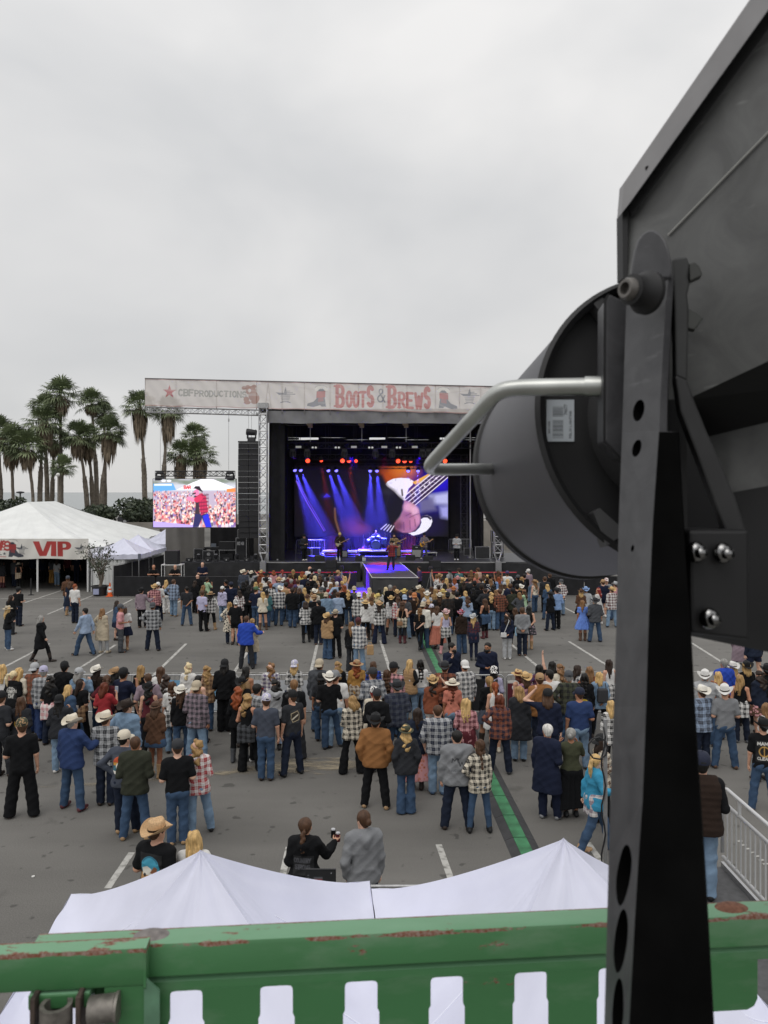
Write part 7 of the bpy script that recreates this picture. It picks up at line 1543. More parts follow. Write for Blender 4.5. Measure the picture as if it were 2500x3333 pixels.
def amp(px, D, w, h, label, grille=(.30,.30,.30), head=False):
    x = (px-CX)*D/F; t = empty('guitar_amplifier', (x,D,ZS), label, 'amplifier', 'guitar amplifiers on the stage'); MB().bbox((x-w/2,D,ZS+.02), (x+w/2,D+.3,ZS+h)).build('cabinet', M_BLKP, t, bevel=.015); MB().bbox((x-w/2+.04,D-.012,ZS+.06), (x+w/2-.04,D-.002,ZS+h-.06)).build('grille', mat('amp_cloth_%.2f' % grille[0], grille, .8, noise=.1, nscale=40), t)
    if head: MB().bbox((x-w/2+.03,D+.02,ZS+h+.005), (x+w/2-.03,D+.28,ZS+h+.27)).build('head', M_BLKP, t, bevel=.01); MB().bbox((x-.08,D+.008,ZS+h+.1), (x+.08,D+.018,ZS+h+.15)).build('badge', mat('badge_white', (.6,.6,.6), .5), t)
amp(1122,55.8,.42,.52,'small grey fronted guitar amplifier beside the yellow beanie guitarist'); amp(1356,55.6,.72,.62,'grey fronted amplifier stack with black head, stage right',(.36,.36,.35),True); amp(1296,56.4,.42,.95,'tall brown fronted bass amplifier behind the singer',(.25,.19,.10))
def wedge(px, D, label):
    x = (px-CX)*D/F; t = empty('floor_monitor', (x,D,ZS), label, 'loudspeaker', 'wedge monitors on the stage'); MB().prism([(x-.33,D,ZS),(x-.33,D+.45,ZS),(x-.33,D+.45,ZS+.12),(x-.33,D+.12,ZS+.36),(x-.33,D,ZS+.3)], (.66,0,0)).build('cabinet', _mc['speaker_black'], t, bevel=.01)
    MB().add([(x-.28,D+.15,ZS+.335+.008),(x+.28,D+.15,ZS+.335+.008),(x+.28,D+.42,ZS+.14+.008),(x-.28,D+.42,ZS+.14+.008)], [(0,1,2,3)]).build('grille', _mc['grille'], t)
for px, D, l in ((1040,53.0,'black wedge monitor left of the yellow beanie guitarist'), (1172,53.0,'black wedge monitor left of the catwalk'), (1336,53.6,'black wedge monitor behind the catwalk right edge'), (1394,53.0,'black wedge monitor right of the yellow guitar player')): wedge(px, D, l)
for i, (px, D) in enumerate(((1096,52.9), (1106,52.9), (1182,52.9), (1188,52.9))):
    x = (px-CX)*D/F; t = empty('water_bottle', (x,D,ZS), 'small clear water bottle on the stage edge, %s' % ['leftmost','second from left','third from left','rightmost'][i], 'bottle', 'water bottles along the stage edge')
    MB().lathe([(0,0),(.045,0),(.045,.2),(.02,.26),(.02,.28)], (x,D,ZS), 12).build('bottle', mat('bottle_clear', (.6,.63,.66), .15), t, smooth=40); MB().cyl((x,D,ZS+.28), (x,D,ZS+.31), .022, n=10).build('cap', M_POLE, t)
for x0, x1, z1, l in ((-5.0,-2.6,2.75,'black cloth covered equipment behind the yellow beanie guitarist'), (1.3,2.4,2.9,'black cloth covered equipment right of the drums'), (2.9,3.9,2.5,'black cloth covered equipment behind the yellow guitar player')):
    def fn(u, v, x0=x0, x1=x1, z1=z1):
        k = min(1, v*2.2); x = x0+(x1-x0)*u; return (x+.04*math.sin(u*40), 59.2+.5*max(0, v-.5)*2+.05*math.sin(u*31), ZS+(z1-ZS)*k*(.9+.1*math.cos((u-.5)*5)))
    MB().grid(fn, 40, 10).build('covered_equipment', M_BLK, smooth=True, label=l, cat='covered equipment')
# right wing
flight_case((7.0,54.6,ZS), (1.0,.7,.85), 'wide black flight case beside the man in the grey hoodie')
flight_case((8.3,56.0,ZS+1.1), (.9,.6,.85), 'grey fronted case high up at the right stage wing'); flight_case((8.25,55.6,ZS), (.85,.6,1.1), 'open rack of cables under the grey fronted case'); flight_case((6.3,57.6,ZS), (.6,.5,.55), 'small flight case deep on stage right'); flight_case((-5.75,57.6,ZS), (.55,.5,.55), 'left one of two small cases deep on stage left'); flight_case((-5.1,57.6,ZS), (.55,.5,.55), 'right one of two small cases deep on stage left')
barricade(-5.6, 58.6, 2.2, 'grey steel barricade standing deep on stage left', group='barricades standing on the stage', z=ZS); barricade(5.9, 59.6, 1.8, 'grey steel barricade standing deep on stage right', group='barricades standing on the stage', z=ZS)
for px, l, D in ((905,'silver pipe upright inside the left edge of the stage',53.6), (1531,'silver pipe upright inside the right edge of the stage',55.5)):
    x = (px-CX)*D/F; MB().cyl((x,D,ZS+1.5 if px < 1000 else ZS), (x,D,11.5), .055, n=10).cyl((x,D,ZS), (x,D,ZS+.1), .2, n=12).cyl((x,D,ZS+.1),(x,D,ZS+1.5),.03,n=8).build('pipe_upright', M_ALU, label=l, cat='pipe')
t = empty('truss_tower', (6.5,60.5,ZS), 'dim lattice tower inside the stage, right of the backdrop', 'truss'); truss(MB(), (6.3,60.5,ZS), (6.3,60.5,9), .5, .025, .8).build('lattice', mat('dim_metal', (.06,.06,.065), .5), t)
# guitars
def guitar(fig, col, guard, label, z=1.03, bass=False):
    t, r, s = fig; B = world_of(t, (.06,.19,z)); g = empty('electric_guitar', B, label, 'guitar', 'guitars played on stage'); g.rotation_euler = t.rotation_euler
    L = .86 if bass else .68; ax = Vector((-.90,.10,.42)).normalized(); up = Vector((.42,0,.90)); nn = ax.cross(up).normalized(); up = nn.cross(ax)
    out = [(-.22,.0),(-.20,.11),(-.11,.165),(-.01,.12),(.06,.13),(.16,.15),(.13,.06),(.10,.0),(.12,-.06),(.14,-.12),(.05,-.11),(-.02,-.11),(-.11,-.17),(-.20,-.12)]
    q = lambda a, b, o: ax*a+up*b+nn*o
    MB().prism([q(a,b,-.022) for a, b in out], nn*.044).build('body', mat('guitar_'+label[:7], col, .25), g, world=False, bevel=.008)
    MB().prism([q(a*.62+.02,b*.6-.02,.0225) for a, b in out], nn*.004).prism([q(a*.62+.02,b*.6-.02,-.0265) for a, b in out], nn*.004).build('pickguard', mat('guard_'+label[:7], guard, .4), g, world=False)
    MB().prism([q(.10,.028,-.012),q(L,.022,-.012),q(L,-.022,-.012),q(.10,-.028,-.012)], nn*.026).build('neck', mat('maple', (.45,.28,.12), .4), g, world=False)
    MB().prism([q(L,.03,-.01),q(L+.16,.05,-.01),q(L+.15,-.03,-.01),q(L,-.03,-.01)], nn*.02).build('headstock', mat('maple', (.45,.28,.12), .4), g, world=False)
guitar(g1, (.60,.50,.28), (.55,.53,.48), 'cream electric guitar played by the yellow beanie guitarist'); guitar(g2, (.55,.48,.36), (.6,.58,.55), 'pale bass guitar played by the long haired bassist', 1.08, True); guitar(g3, (.75,.38,.03), (.10,.05,.02), 'sunburst yellow guitar played by the man in grey shirt')
def hand_item(fig, side, name, label, cat, build, off=.10):
    t, r, s = fig; sg, S, E, W, w, c = r.arms[side]; p = world_of(t, W+w*off); g = empty(name, p, label, cat); build(g, p); return g
mm = lambda p: MB().cyl(p+Vector((0,0,-.09)), p+Vector((0,0,.06)), .016, .02, 10).sph(p+Vector((0,0,.075)), .028, 10, 6)
hand_item(singer, 1, 'microphone', 'black microphone held to the mouth of the catwalk singer', 'microphone', lambda g, p: mm(p).build('body', M_BLKP, g))

# ---------------------------------------------------------------- small things carried by people
def who(x, top=None):
    return min((p for p in PEOPLE), key=lambda p: abs(p[8]-x)+(0 if top is None else abs(HY+F*(H-p[0].location.z-1.75*p[0].scale.z)/p[9]-top)))[0]
def rig_of(t): return next((r, s) for (tt, r, s) in FIGS if tt is t)
can = lambda body, lid: (lambda g, p: (MB().cyl(p+Vector((0,0,-.06)), p+Vector((0,0,.05)), .034, n=14).build('can', mat('can_'+body, C[body], .35), g), MB().cyl(p+Vector((0,0,.05)), p+Vector((0,0,.064)), .033, .028, 14).build('lid', mat('can_lid', (.6,.6,.62), .3, .6), g)))
cup = lambda g, p: (MB().lathe([(.032,-.06),(.044,.07)], p, 16).build('cup', mat('cup_plastic', (.62,.62,.6), .3), g, smooth=True), MB().cyl(p+Vector((0,0,-.05)), p+Vector((0,0,.04)), .033, .039, 14).build('drink', mat('beer', (.45,.25,.05), .3), g))
phone = lambda g, p: (MB().box(p+Vector((0,0,.03)), (.075,.009,.15)).build('body', mat('phone_white', (.6,.6,.6), .3), g, bevel=.003), MB().box(p+Vector((0,-.006,.03)), (.066,.003,.135)).build('screen', mat('phone_screen', (.05,.06,.08), .1, emit=(.25,.28,.33), estr=.6), g))
def give(x, top, side, name, label, cat, bld, off=.10):
    t = who(x, top); r, s = next((r, s) for tt, r, s in FIGS if tt == t); return hand_item((t, r, s), side, name, label, cat, bld, off)
braid = who(993, 2664)
g = give(993,2664,1,'drink_can','dark drink can with white lid held by the braided woman in black hoodie','can',can('maroon','w'))
p = g.location+Vector((-.07,.05,.03)); g2_ = empty('drink_can', p, 'second can, further left, held by the braided woman', 'can'); can('black','w')(g2_, p)
give(1781,2358,1,'drink_can','pale drink can held by the white haired man in navy coat','can',can('lgrey','w')); give(952,2248,0,'drink_can','pale can hanging in the hand of man in charcoal t-shirt','can',can('lblue','w'),.12)
give(222,2230,1,'plastic_cup','plastic cup of beer held by blond woman in denim jacket','cup',cup); give(2410,2198,1,'plastic_cup','clear cup held by the blond woman in black tank top','cup',cup)
give(340,2222,1,'phone','white phone held up by the woman in red t-shirt','phone',phone); give(1597,1885,1,'phone','lit phone held up in the crowd right of the catwalk','phone',phone); give(1514,1924,1,'phone','phone held up by blond woman in light denim jacket','phone',phone)
give(1471,2092,1,'radio','black police radio held to the dark haired officer mouth','radio',lambda g, p: MB().box(p, (.06,.04,.14)).cyl(p+Vector((.02,0,.07)), p+Vector((.02,0,.19)), .008, n=6).build('body', M_BLKP, g))
def bag(x, top, off, d, col, name, label, cat, strap=None):
    t = who(x, top); p = world_of(t, off); g = empty(name, p, label, cat); w, dp, h = d; m_ = mat('bag_'+label[:9], col, .7, noise=.1, nscale=8)
    MB().prism([p+Vector((-w/2,-dp/2,0)),p+Vector((w/2,-dp/2,0)),p+Vector((w*.46,-dp/2,h)),p+Vector((-w*.46,-dp/2,h))], (0,dp,0)).build('body', m_, g, bevel=min(w,h)*.12)
    if strap:
        for s in strap: MB().tube([p+Vector(q) for q in s], .011, 5).build('strap', m_, g)
    return g
bag(1166,2011,(.42,.0,.58),(.24,.13,.34),(.40,.25,.12),'paper_bag','brown paper bag carried by the man in maroon cap','bag',[[(-.06,0,.33),(-.04,0,.42),(.04,0,.42),(.06,0,.33)]])
bag(1651,1995,(-.17,-.20,.86),(.22,.08,.17),(.62,.62,.62),'crossbody_bag','white crossbody bag on the curly haired woman in navy','bag',[[(.02,-.02,.16),(.10,-.02,.36),(.20,0,.60),(.18,.12,.64)]])
bag(1952,2188,(.0,-.24,1.0),(.27,.13,.34),(.03,.03,.033),'backpack','black backpack on blond woman in light denim jacket','backpack',[[(-.09,.02,.33),(-.09,.1,.46)],[(.09,.02,.33),(.09,.1,.46)]])
bag(1310,1954,(-.05,-.23,.78),(.24,.07,.16),(.30,.16,.08),'crossbody_bag','brown crossbody bag on woman in black tank and brown fedora','bag',[[(.02,.0,.15),(.10,0,.4),(.14,.05,.62)]])
bag(1677,1979,(.05,-.24,.66),(.30,.05,.34),(.35,.55,.72),'tote_bag','light blue tote bag on woman beside man in grey','bag',[[(-.08,0,.33),(-.06,.02,.55),(.06,.02,.55),(.08,0,.33)]])
bag(1045,2190,(.10,-.17,.62),(.24,.12,.36),(.02,.02,.022),'backpack','black backpack hanging low behind the woman in black cap','backpack',[[(-.05,.02,.35),(-.06,.06,.6)]])
x, y, _ = G(1716, 2437); t = empty('plastic_bag', (x,y,0), 'crumpled grey plastic bag on the ground by the charcoal coat', 'bag')
MB().grid(lambda u, v: (x+(.20-.13*v*v)*math.cos(u*6.283)*(1+.16*math.sin(u*31+v*7)), y+(.15-.10*v*v)*math.sin(u*6.283)*(1+.16*math.sin(u*23+4*v)), .55*v), 30, 10).build('body', mat('plastic_grey', (.32,.31,.29), .5, noise=.15, nscale=9), t, smooth=True)
# video cameras on tripods either side of the catwalk
for px, D, l, s in ((1112,45.4,'left',1), (1402,44.8,'right',-1)):
    x = (px-CX)*D/F; t = empty('video_camera', (x,D,0), 'video camera on a tripod %s of the catwalk in the crowd' % l, 'camera'); b = MB()
    for a in range(3): b.cyl((x,D,1.45), (x+.4*math.cos(a*2.1+.5),D+.4*math.sin(a*2.1+.5),0), .02, n=6)
    b.build('tripod', M_GALV, t); MB().box((x,D,1.62), (.22,.5,.24)).cyl((x,D+.25,1.64), (x,D+.42,1.64), .07, n=12).build('body', M_BLKP, t)

# ---------------------------------------------------------------- prints on the backs of shirts
def shirt_print(x, top, box, draw):
    t = who(x, top); o = next(c for c in t.children if c.name.split('.')[0] in ('shirt','hoodie','jacket','coat')); bgc = o.material_slots[0].material
    def fn(u, v): d = Dot(-u if False else u, v, SHIRT_BG.get(bgc.name, (.01,.01,.012))); draw(d); return d.c
    back_print(t, None, None, o.data, fn, box)
SHIRT_BG = {'cloth_'+k: v for k, v in C.items()}
wht = srgb('c8c6c0')
def pr(d, t, x, z, h, w, col=wht, r=.009, gap=.3): d.text(t, x, z, h, w, col, r, gap=gap)
shirt_print(45,2184,(-.14,.14,1.02,1.36), lambda d: (pr(d,'THE',-.05,1.28,.05,.03,r=.006), pr(d,'COWBOY',-.12,1.19,.07,.034,r=.009), pr(d,'WAY OF',-.07,1.12,.045,.022,r=.006), pr(d,'LIFE',-.06,1.06,.05,.03,r=.007), d.line(arc(0,1.18,.13,.15,20,160),.006,wht)))
shirt_print(68,2270,(-.12,.12,1.08,1.24), lambda d: pr(d,'UW',-.08,1.12,.09,.065,srgb('c9a23a'),.012))
shirt_print(957,2213,(-.13,.13,1.1,1.36), lambda d: (d.line(arc(0,1.2,.1,.09,10,170),.01,wht), pr(d,'MOTOR',-.09,1.19,.05,.03,r=.006), d.ell(0,1.14,.07,.02,wht)))
shirt_print(952,2248,(-.13,.13,1.1,1.38), lambda d: (d.poly([(-.11,1.32),(.06,1.36),(.11,1.25),(.09,1.16),(-.07,1.13),(-.11,1.22)],srgb('b9a98a')), d.poly([(-.10,1.31),(.055,1.345),(.10,1.25),(.08,1.17),(-.065,1.145),(-.10,1.22)],srgb('3a332c')), d.line([(-.07,1.2),(.06,1.27)],.014,srgb('c9c2b0'))))
shirt_print(405,2379,(-.15,.15,1.05,1.38), lambda d: (d.ell(0,1.24,.13,.12,srgb('cf5b36')), d.poly([(-.13,1.20),(.13,1.22),(.13,1.26),(-.13,1.25)],srgb('d8a34a')), d.poly([(-.13,1.10),(.13,1.10),(.13,1.22),(-.13,1.20)],srgb('3a6a78')), d.ell(-.02,1.19,.06,.06,srgb('e4e0d6')), d.poly([(-.13,1.12),(0,1.08),(.13,1.12),(.1,1.06),(-.1,1.06)],srgb('e4e0d6')), pr(d,'SURF',-.08,1.085,.035,.03,srgb('6a4a3a'),.005)))
shirt_print(993,2664,(-.14,.14,1.0,1.26), lambda d: (pr(d,'COUNTRY',-.125,1.17,.055,.026,srgb('4a4b50'),.007), pr(d,'STRONG',-.11,1.08,.055,.027,srgb('4a4b50'),.007)))
shirt_print(1488,2378,(-.14,.14,1.04,1.36), lambda d: (d.line([(-.10,1.22),(-.09,1.30),(-.055,1.25),(-.02,1.31),(0,1.22)],.006,srgb('2c2e33')), d.line([(.0,1.30),(.03,1.16),(.06,1.23),(.09,1.15),(.12,1.24)],.006,srgb('2c2e33')), pr(d,'MADISON',-.11,1.07,.035,.023,srgb('5c5f63'),.004)))
shirt_print(510,2660,(-.15,.15,1.02,1.38), lambda d: (d.ell(0,1.22,.125,.13,srgb('3d95b0')), d.poly([(-.13,1.06),(.13,1.06),(.13,1.16),(-.13,1.14)],srgb('b58a58')), d.poly([(-.10,1.12),(-.11,1.2),(-.04,1.23),(.02,1.2),(.03,1.12)],srgb('d9d6cb')), d.poly([(.0,1.15),(.06,1.24),(.10,1.22),(.08,1.13)],srgb('8a5a3c')), d.line(arc(0,1.22,.11,.12,30,150),.008,srgb('2a6a80')), d.ell(-.07,1.12,.02,.02,srgb('22262a'))))
shirt_print(2484,2332,(-.15,.15,.98,1.36), lambda d: (pr(d,'MAMA',-.12,1.29,.05,.045,r=.008), d.line(arc(0,1.17,.09,.09,0,360,16),.012,srgb('b08a4a')), d.line([(0,1.06),(0,1.26)],.01,srgb('b08a4a')), pr(d,'CLEAN',-.12,1.02,.045,.035,r=.007)))
shirt_print(1517,1862,(-.12,.12,1.12,1.34), lambda d: (d.poly([(-.08,1.15),(.08,1.15),(.08,1.31),(-.08,1.31)],srgb('b06a62')), d.line([(-.08,1.23),(.08,1.23)],.012,srgb('d8d6d0'))))
shirt_print(1903,2192,(-.10,.10,1.0,1.12), lambda d: (d.ell(0,1.06,.07,.035,srgb('c9a82a'))))

# ---------------------------------------------------------------- camera platform with handrail at right
pt = empty('camera_platform', (3.9, 9, 0), 'grey camera platform with aluminium handrail behind the black post', 'platform')
MB().bbox((3.12,6.2,.95), (4.60,10.4,1.03)).build('deck', mat('deck_grey', (.085,.085,.088), .7, noise=.2, nscale=12), pt); MB().bbox((4.56,6.2,1.032), (4.60,10.4,1.10)).build('kick_edge', M_ALU, pt)
for x in (3.2,4.5):
    for y in (6.4,8.3,10.2): MB().bbox((x-.04,y-.04,0), (x+.04,y+.04,.95)).build('leg', M_ALU, pt)
rail = mat('rail_silver', (.62,.62,.62), .4, .35)
b = MB(); b.tube([(4.56,10.35,1.25),(4.56,10.35,2.02),(4.56,10.30,2.12),(4.56,10.2,2.15),(4.56,6.4,2.15)], .026, 8).build('top_rail', rail, pt, smooth=True)
MB().tube([(4.56,10.33,1.94),(4.56,6.4,1.94)], .024, 8).tube([(4.56,10.33,1.20),(4.56,6.4,1.20)], .024, 8).build('lower_rail', rail, pt, smooth=True); b = MB()
for k in range(30): b.cyl((4.56,10.2-.128*k,1.21), (4.56,10.2-.128*k,1.93), .010, n=6)
for k in range(4): b.cyl((4.56,9.85-1.15*k,1.95), (4.56,9.85-1.15*k,2.14), .022, n=6)
b.build('balusters', rail, pt)
t = empty('cable_pole', (3.15, 11.0, 0), 'grey pole wrapped with black cables beside the black post', 'pole')
MB().cyl((3.17,11.0,0), (3.17,11.0,2.85), .03, n=10).build('pole', M_GALV, t); b = MB()
b.tube([(3.13+.03*math.sin(k*1.3),10.96,2.75-.14*k) for k in range(19)], .012, 6).tube([(3.05+.14*math.cos(k*.7),10.95,2.45+.16*math.sin(k*.7)) for k in range(20)], .012, 6); b.build('cable', M_BLKP, t, smooth=True)
t = empty('tripod', (3.98,10.0,1.03), 'black tripod standing on the camera platform by the man in vest', 'tripod'); b = MB()
for a in (.3,2.4,4.5): b.cyl((4.0,10.05,1.75), (4.0+.38*math.cos(a),10.0+.3*math.sin(a),1.04), .016, n=6)
b.build('leg_set', M_BLKP, t); MB().box((4.0,10.05,1.8), (.1,.14,.1)).build('head', M_BLKP, t)
t = empty('monitor_screen', (-.77,9.35,0), 'black monitor screen propped behind the left front canopy', 'monitor')
r = Ras(.35,.27,64,50,srgb('0c0d10')); r.poly([(.09,.12),(.20,.12),(.20,.19),(.09,.19)],srgb('4b4d52')); r.line([(.105,.155),(.185,.155)],.012,srgb('7a3030')); pr2 = lambda s, x, z, h: r.text(s,x,z,h,h*.7,srgb('b9bcc0'),h*.1)
pr2('COLD',.10,.03,.03); pr2('X',.30,.23,.012)
for k in range(6): r.line([(.02,.06+.03*k),(.03,.06+.03*k)],.004,srgb('6d7076'))
link('display', r.mesh('display', mat_attr('screen_dark', .6), lambda u, v: np.stack([-.945+u, 9.33+u*0, 1.235+v], 1)), t, True)
MB().bbox((-.955,9.335,1.225), (-.585,9.36,1.515)).build('housing', M_BLKP, t); MB().cyl((-.77,9.35,.03), (-.77,9.35,1.23), .02, n=8).lathe([(.2,0),(.2,.02),(.03,.03)], (-.77,9.35,0), 16, caps=True).build('stand', M_BLKP, t)
# ---------------------------------------------------------------- two white canopies directly below
cA = canopy(-1.46, 6.1, 2.90, 2.97, 2.20, 3.25, 'white pop up canopy directly below, left, with its peak near the blond woman', 'canopy_tent', 'large white canopies in the foreground', val=.30, sag=.17, rz=5)
cB = canopy(1.45, 6.2, 2.90, 2.97, 2.20, 3.30, 'white pop up canopy directly below, right, touching the black post', 'canopy_tent', 'large white canopies in the foreground', val=.30, sag=.17, rz=5)

# ---------------------------------------------------------------- green steel guard rail of the lift
def rusty_green(key, zc, amount=.0):
    m = bpy.data.materials.new(key); m.use_nodes = True; nt = m.node_tree; L = nt.links; b = nt.nodes['Principled BSDF']; t = N(nt, 'ShaderNodeTexCoord')
    def noise(sc, det, vec=None, rough=.6):
        n = N(nt, 'ShaderNodeTexNoise'); n.inputs['Scale'].default_value = sc; n.inputs['Detail'].default_value = det; n.inputs['Roughness'].default_value = rough; L.new(vec or t.outputs['Object'], n.inputs['Vector']); return n.outputs[0]
    def rng3(v, a, c, lo=0, hi=1):
        r = N(nt, 'ShaderNodeMapRange'); r.inputs['From Min'].default_value = a; r.inputs['From Max'].default_value = c; r.inputs['To Min'].default_value = lo; r.inputs['To Max'].default_value = hi; L.new(v, r.inputs['Value']); return r.outputs[0]
    def mth(op, a, c):
        q = N(nt, 'ShaderNodeMath', operation=op)
        for i, v in enumerate((a, c)):
            if isinstance(v, (int, float)): q.inputs[i].default_value = v
            else: L.new(v, q.inputs[i])
        return q.outputs[0]
    s = N(nt, 'ShaderNodeSeparateXYZ'); L.new(t.outputs['Object'], s.inputs[0])
    mp_ = N(nt, 'ShaderNodeMapping'); mp_.inputs['Scale'].default_value = (.35,1,1); L.new(t.outputs['Object'], mp_.inputs[0])
    n1 = noise(38, 8, mp_.outputs[0], .7)
    # paint is rubbed through along the folded edge (object z near the crease), and chipped here and there
    edge = mth('ABSOLUTE', mth('SUBTRACT', s.outputs['Z'], zc), 0.0); edge = rng3(edge, .0010, .0034, .185, 0.0)
    yb = mth('ABSOLUTE', mth('SUBTRACT', s.outputs['Y'], .0), 0.0); back = rng3(yb, .0, .0030, .27, 0.0); back = mth('MULTIPLY', back, rng3(s.outputs['Z'], -.004, -.002, 0, 1))
    rust = rng3(mth('ADD', mth('ADD', n1, edge), back), .652-amount, .685-amount)
    n2 = noise(240, 4); 
    mixc = N(nt, 'ShaderNodeMix', data_type='RGBA'); mixc.inputs[6].default_value = (.058,.205,.075,1); mixc.inputs[7].default_value = (.050,.160,.060,1); L.new(noise(6, 5), mixc.inputs[0])
    dust = N(nt, 'ShaderNodeMix', data_type='RGBA'); L.new(mixc.outputs[2], dust.inputs[6]); dust.inputs[7].default_value = (.24,.32,.24,1); L.new(rng3(noise(22, 7, mp_.outputs[0]), .50, .85, 0, .55), dust.inputs[0])
    rc = N(nt, 'ShaderNodeMix', data_type='RGBA'); rc.inputs[6].default_value = (.16,.055,.028,1); rc.inputs[7].default_value = (.27,.20,.165,1); L.new(rng3(n2, .4, .65), rc.inputs[0])
    fin = N(nt, 'ShaderNodeMix', data_type='RGBA'); L.new(rust, fin.inputs[0]); L.new(dust.outputs[2], fin.inputs[6]); L.new(rc.outputs[2], fin.inputs[7]); 
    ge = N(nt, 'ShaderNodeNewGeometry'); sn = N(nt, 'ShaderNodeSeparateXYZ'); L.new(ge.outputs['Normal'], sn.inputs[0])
    ch = N(nt, 'ShaderNodeMix', data_type='RGBA'); L.new(mth('MULTIPLY', rng3(sn.outputs['Z'], .6, .95, 0, .75), rng3(noise(30, 6, mp_.outputs[0]), .2, .6, .75, 1)), ch.inputs[0]); L.new(dust.outputs[2], ch.inputs[6]); ch.inputs[7].default_value = (.19,.37,.23,1); L.new(ch.outputs[2], fin.inputs[6])  # upward faces painted paler, for sky light as well as chalky dust
    L.new(fin.outputs[2], b.inputs['Base Color'])
    L.new(rng3(rust, 0, 1, .42, .9), b.inputs['Roughness'])
    bp = N(nt, 'ShaderNodeBump'); bp.inputs['Strength'].default_value = .3; bp.inputs['Distance'].default_value = .001; L.new(n1, bp.inputs['Height']); L.new(bp.outputs[0], b.inputs['Normal'])
    return m
ra = math.atan2(.0691, .8256)
def rail_obj(name, loc, label): return empty(name, loc, label, 'guard rail', 'green steel guard rails of the lift', rz=ra)
def sweep(b, prof, x0, x1, nx=2):
    """prof: (y, z) outline swept along x"""
    n = len(prof); vs = [(x0+(x1-x0)*i/nx, y, z) for i in range(nx+1) for y, z in prof]
    fs = [(i*n+k, i*n+(k+1) % n, (i+1)*n+(k+1) % n, (i+1)*n+k) for i in range(nx) for k in range(n)] + [tuple(range(n)), tuple(range(nx*n, (nx+1)*n))]
    return b.add(vs, fs)
mgR = rusty_green('rail_paint', -.003)
org = Vector((-.3738, .8345, 5.62))
rr_ = rail_obj('guard_rail', org, 'scuffed green steel guard rail with row of slots, crossing the foreground')
prof = [(0,-.003),(.0,0),(-.024,0),(-.0275,-.0015),(-.0295,-.005),(-.031,-.0335),(-.0285,-.036),(-.021,-.0375),(-.021,-.0395),(-.0262,-.043),(-.0275,-.049),(-.0275,-.0515),(-.0245,-.0515),(-.0235,-.044),(-.017,-.039),(-.017,-.036),(-.027,-.033),(-.0265,-.007),(-.0245,-.003)]
sweep(MB(), prof, .0, 1.15).build('beam', mgR, rr_, world=False, smooth=30)
def rail_x(px, D=.815):                                  # photo column -> distance along the rail
    k = (px-CX)/F; u = Vector((math.cos(ra), math.sin(ra))); n = Vector((math.sin(ra), -math.cos(ra))); o = Vector((org.x, org.y))+n*.0275
    return (k*o.y-o.x)/(u.x-k*u.y)
slots = [(rail_x(c-53), rail_x(c+53)) for c in (606, 900, 1176, 1455, 1728, 2002)]
b = MB(); yf, th = -.0275, .003; zt, zb = -.0525, -.15; rd = .006
def plate(pts): b.prism([(x, yf, z) for x, z in pts], (0, th, 0))
x_end = rail_x(2466); edges = [rail_x(440)]
for a, c in slots: edges += [a, c]
edges.append(x_end)
plate([(edges[0],-.0516),(edges[-1],-.0516),(edges[-1],zt),(edges[0],zt)])
for i in range(0, len(edges), 2):
    a, c = edges[i], edges[i+1]; L0 = i > 0; R0 = i+2 < len(edges); nb = zb if R0 else -.108
    pts = []
    pts += ([(a-rd, zt)] + [(a-rd+rd*math.sin(q), zt-rd+rd*math.cos(q)) for q in (.4,.8,1.2)] if L0 else [(a, zt)])
    if L0: pts = [(a-rd,zt),(a-rd*.35,zt-rd*.12),(a-rd*.08,zt-rd*.45),(a,zt-rd),(a,-.083),(a+.002,-.087),(a+.002,nb)]
    else: pts = [(a,zt),(a,nb)]
    rp = [(c+rd,zt),(c+rd*.35,zt-rd*.12),(c+rd*.08,zt-rd*.45),(c,zt-rd),(c,-.083),(c-.002,-.087),(c-.002,nb)] if R0 else [(c,zt),(c,nb+.012),(c-.004,nb+.004),(c-.012,nb)]
    plate(pts+rp[::-1])
plate([(edges[0],zb),(edges[-2]+.002,zb),(edges[-2]+.002,-.17),(edges[0],-.17)])
b.build('slotted_plate', mgR, rr_, world=False)
for px in (2372, 470):
    x = rail_x(px); c = (x+.012 if px > 1000 else x+.004, -.0115, .0)
    MB().lathe([(.0,.0042),(.007,.0038),(.012,.0022),(.0155,.0)], c, 20, Matrix(((1.25,0,0),(0,.8,0),(0,0,1)))).build('rivet', mat('rust_head', (.17,.075,.045), .85, noise=.4, nscale=160) if px > 1000 else mat('worn_steel', (.22,.2,.19), .6, .4, noise=.3, nscale=120), rr_, world=False, smooth=True)
# near end of the neighbouring gate with its hinge
mgL = rusty_green('gate_paint', -.0035, .05)
o2 = Vector((-.3925, .8035, 5.628)); gl = rail_obj('guard_gate', o2, 'rusty green gate end overlapping the rail at lower left, with hinge pin')
prof2 = [(0,-.003),(0,0),(-.0150,0),(-.0180,-.0015),(-.0195,-.005),(-.0205,-.036),(-.019,-.0395),(-.016,-.040),(-.016,-.036),(-.017,-.008),(-.015,-.003)]
xe = .1425
sweep(MB(), prof2, -.35, xe).build('beam', mgL, gl, world=False, smooth=30)
MB().prism([(xe,0,.0005),(xe,-.0205,.0),(xe,-.022,-.040),(xe,-.014,-.052),(xe,-.001,-.02)], (.0025,0,0)).build('end_flange', mgL, gl, world=False)
MB().prism([(xe-.040,-.0185,-.040),(xe,-.0185,-.040),(xe,-.0185,-.16),(xe-.040,-.0185,-.16)], (0,.003,0)).build('end_plate', mgL, gl, world=False)
MB().prism([(xe+.0005,-.021,-.03),(xe+.0145,-.013,-.05),(xe+.0145,-.013,-.16),(xe+.0005,-.021,-.16)], (0,.003,0)).build('side_plate', mat('faded_green', (.13,.27,.17), .6, noise=.25, nscale=30), gl, world=False)
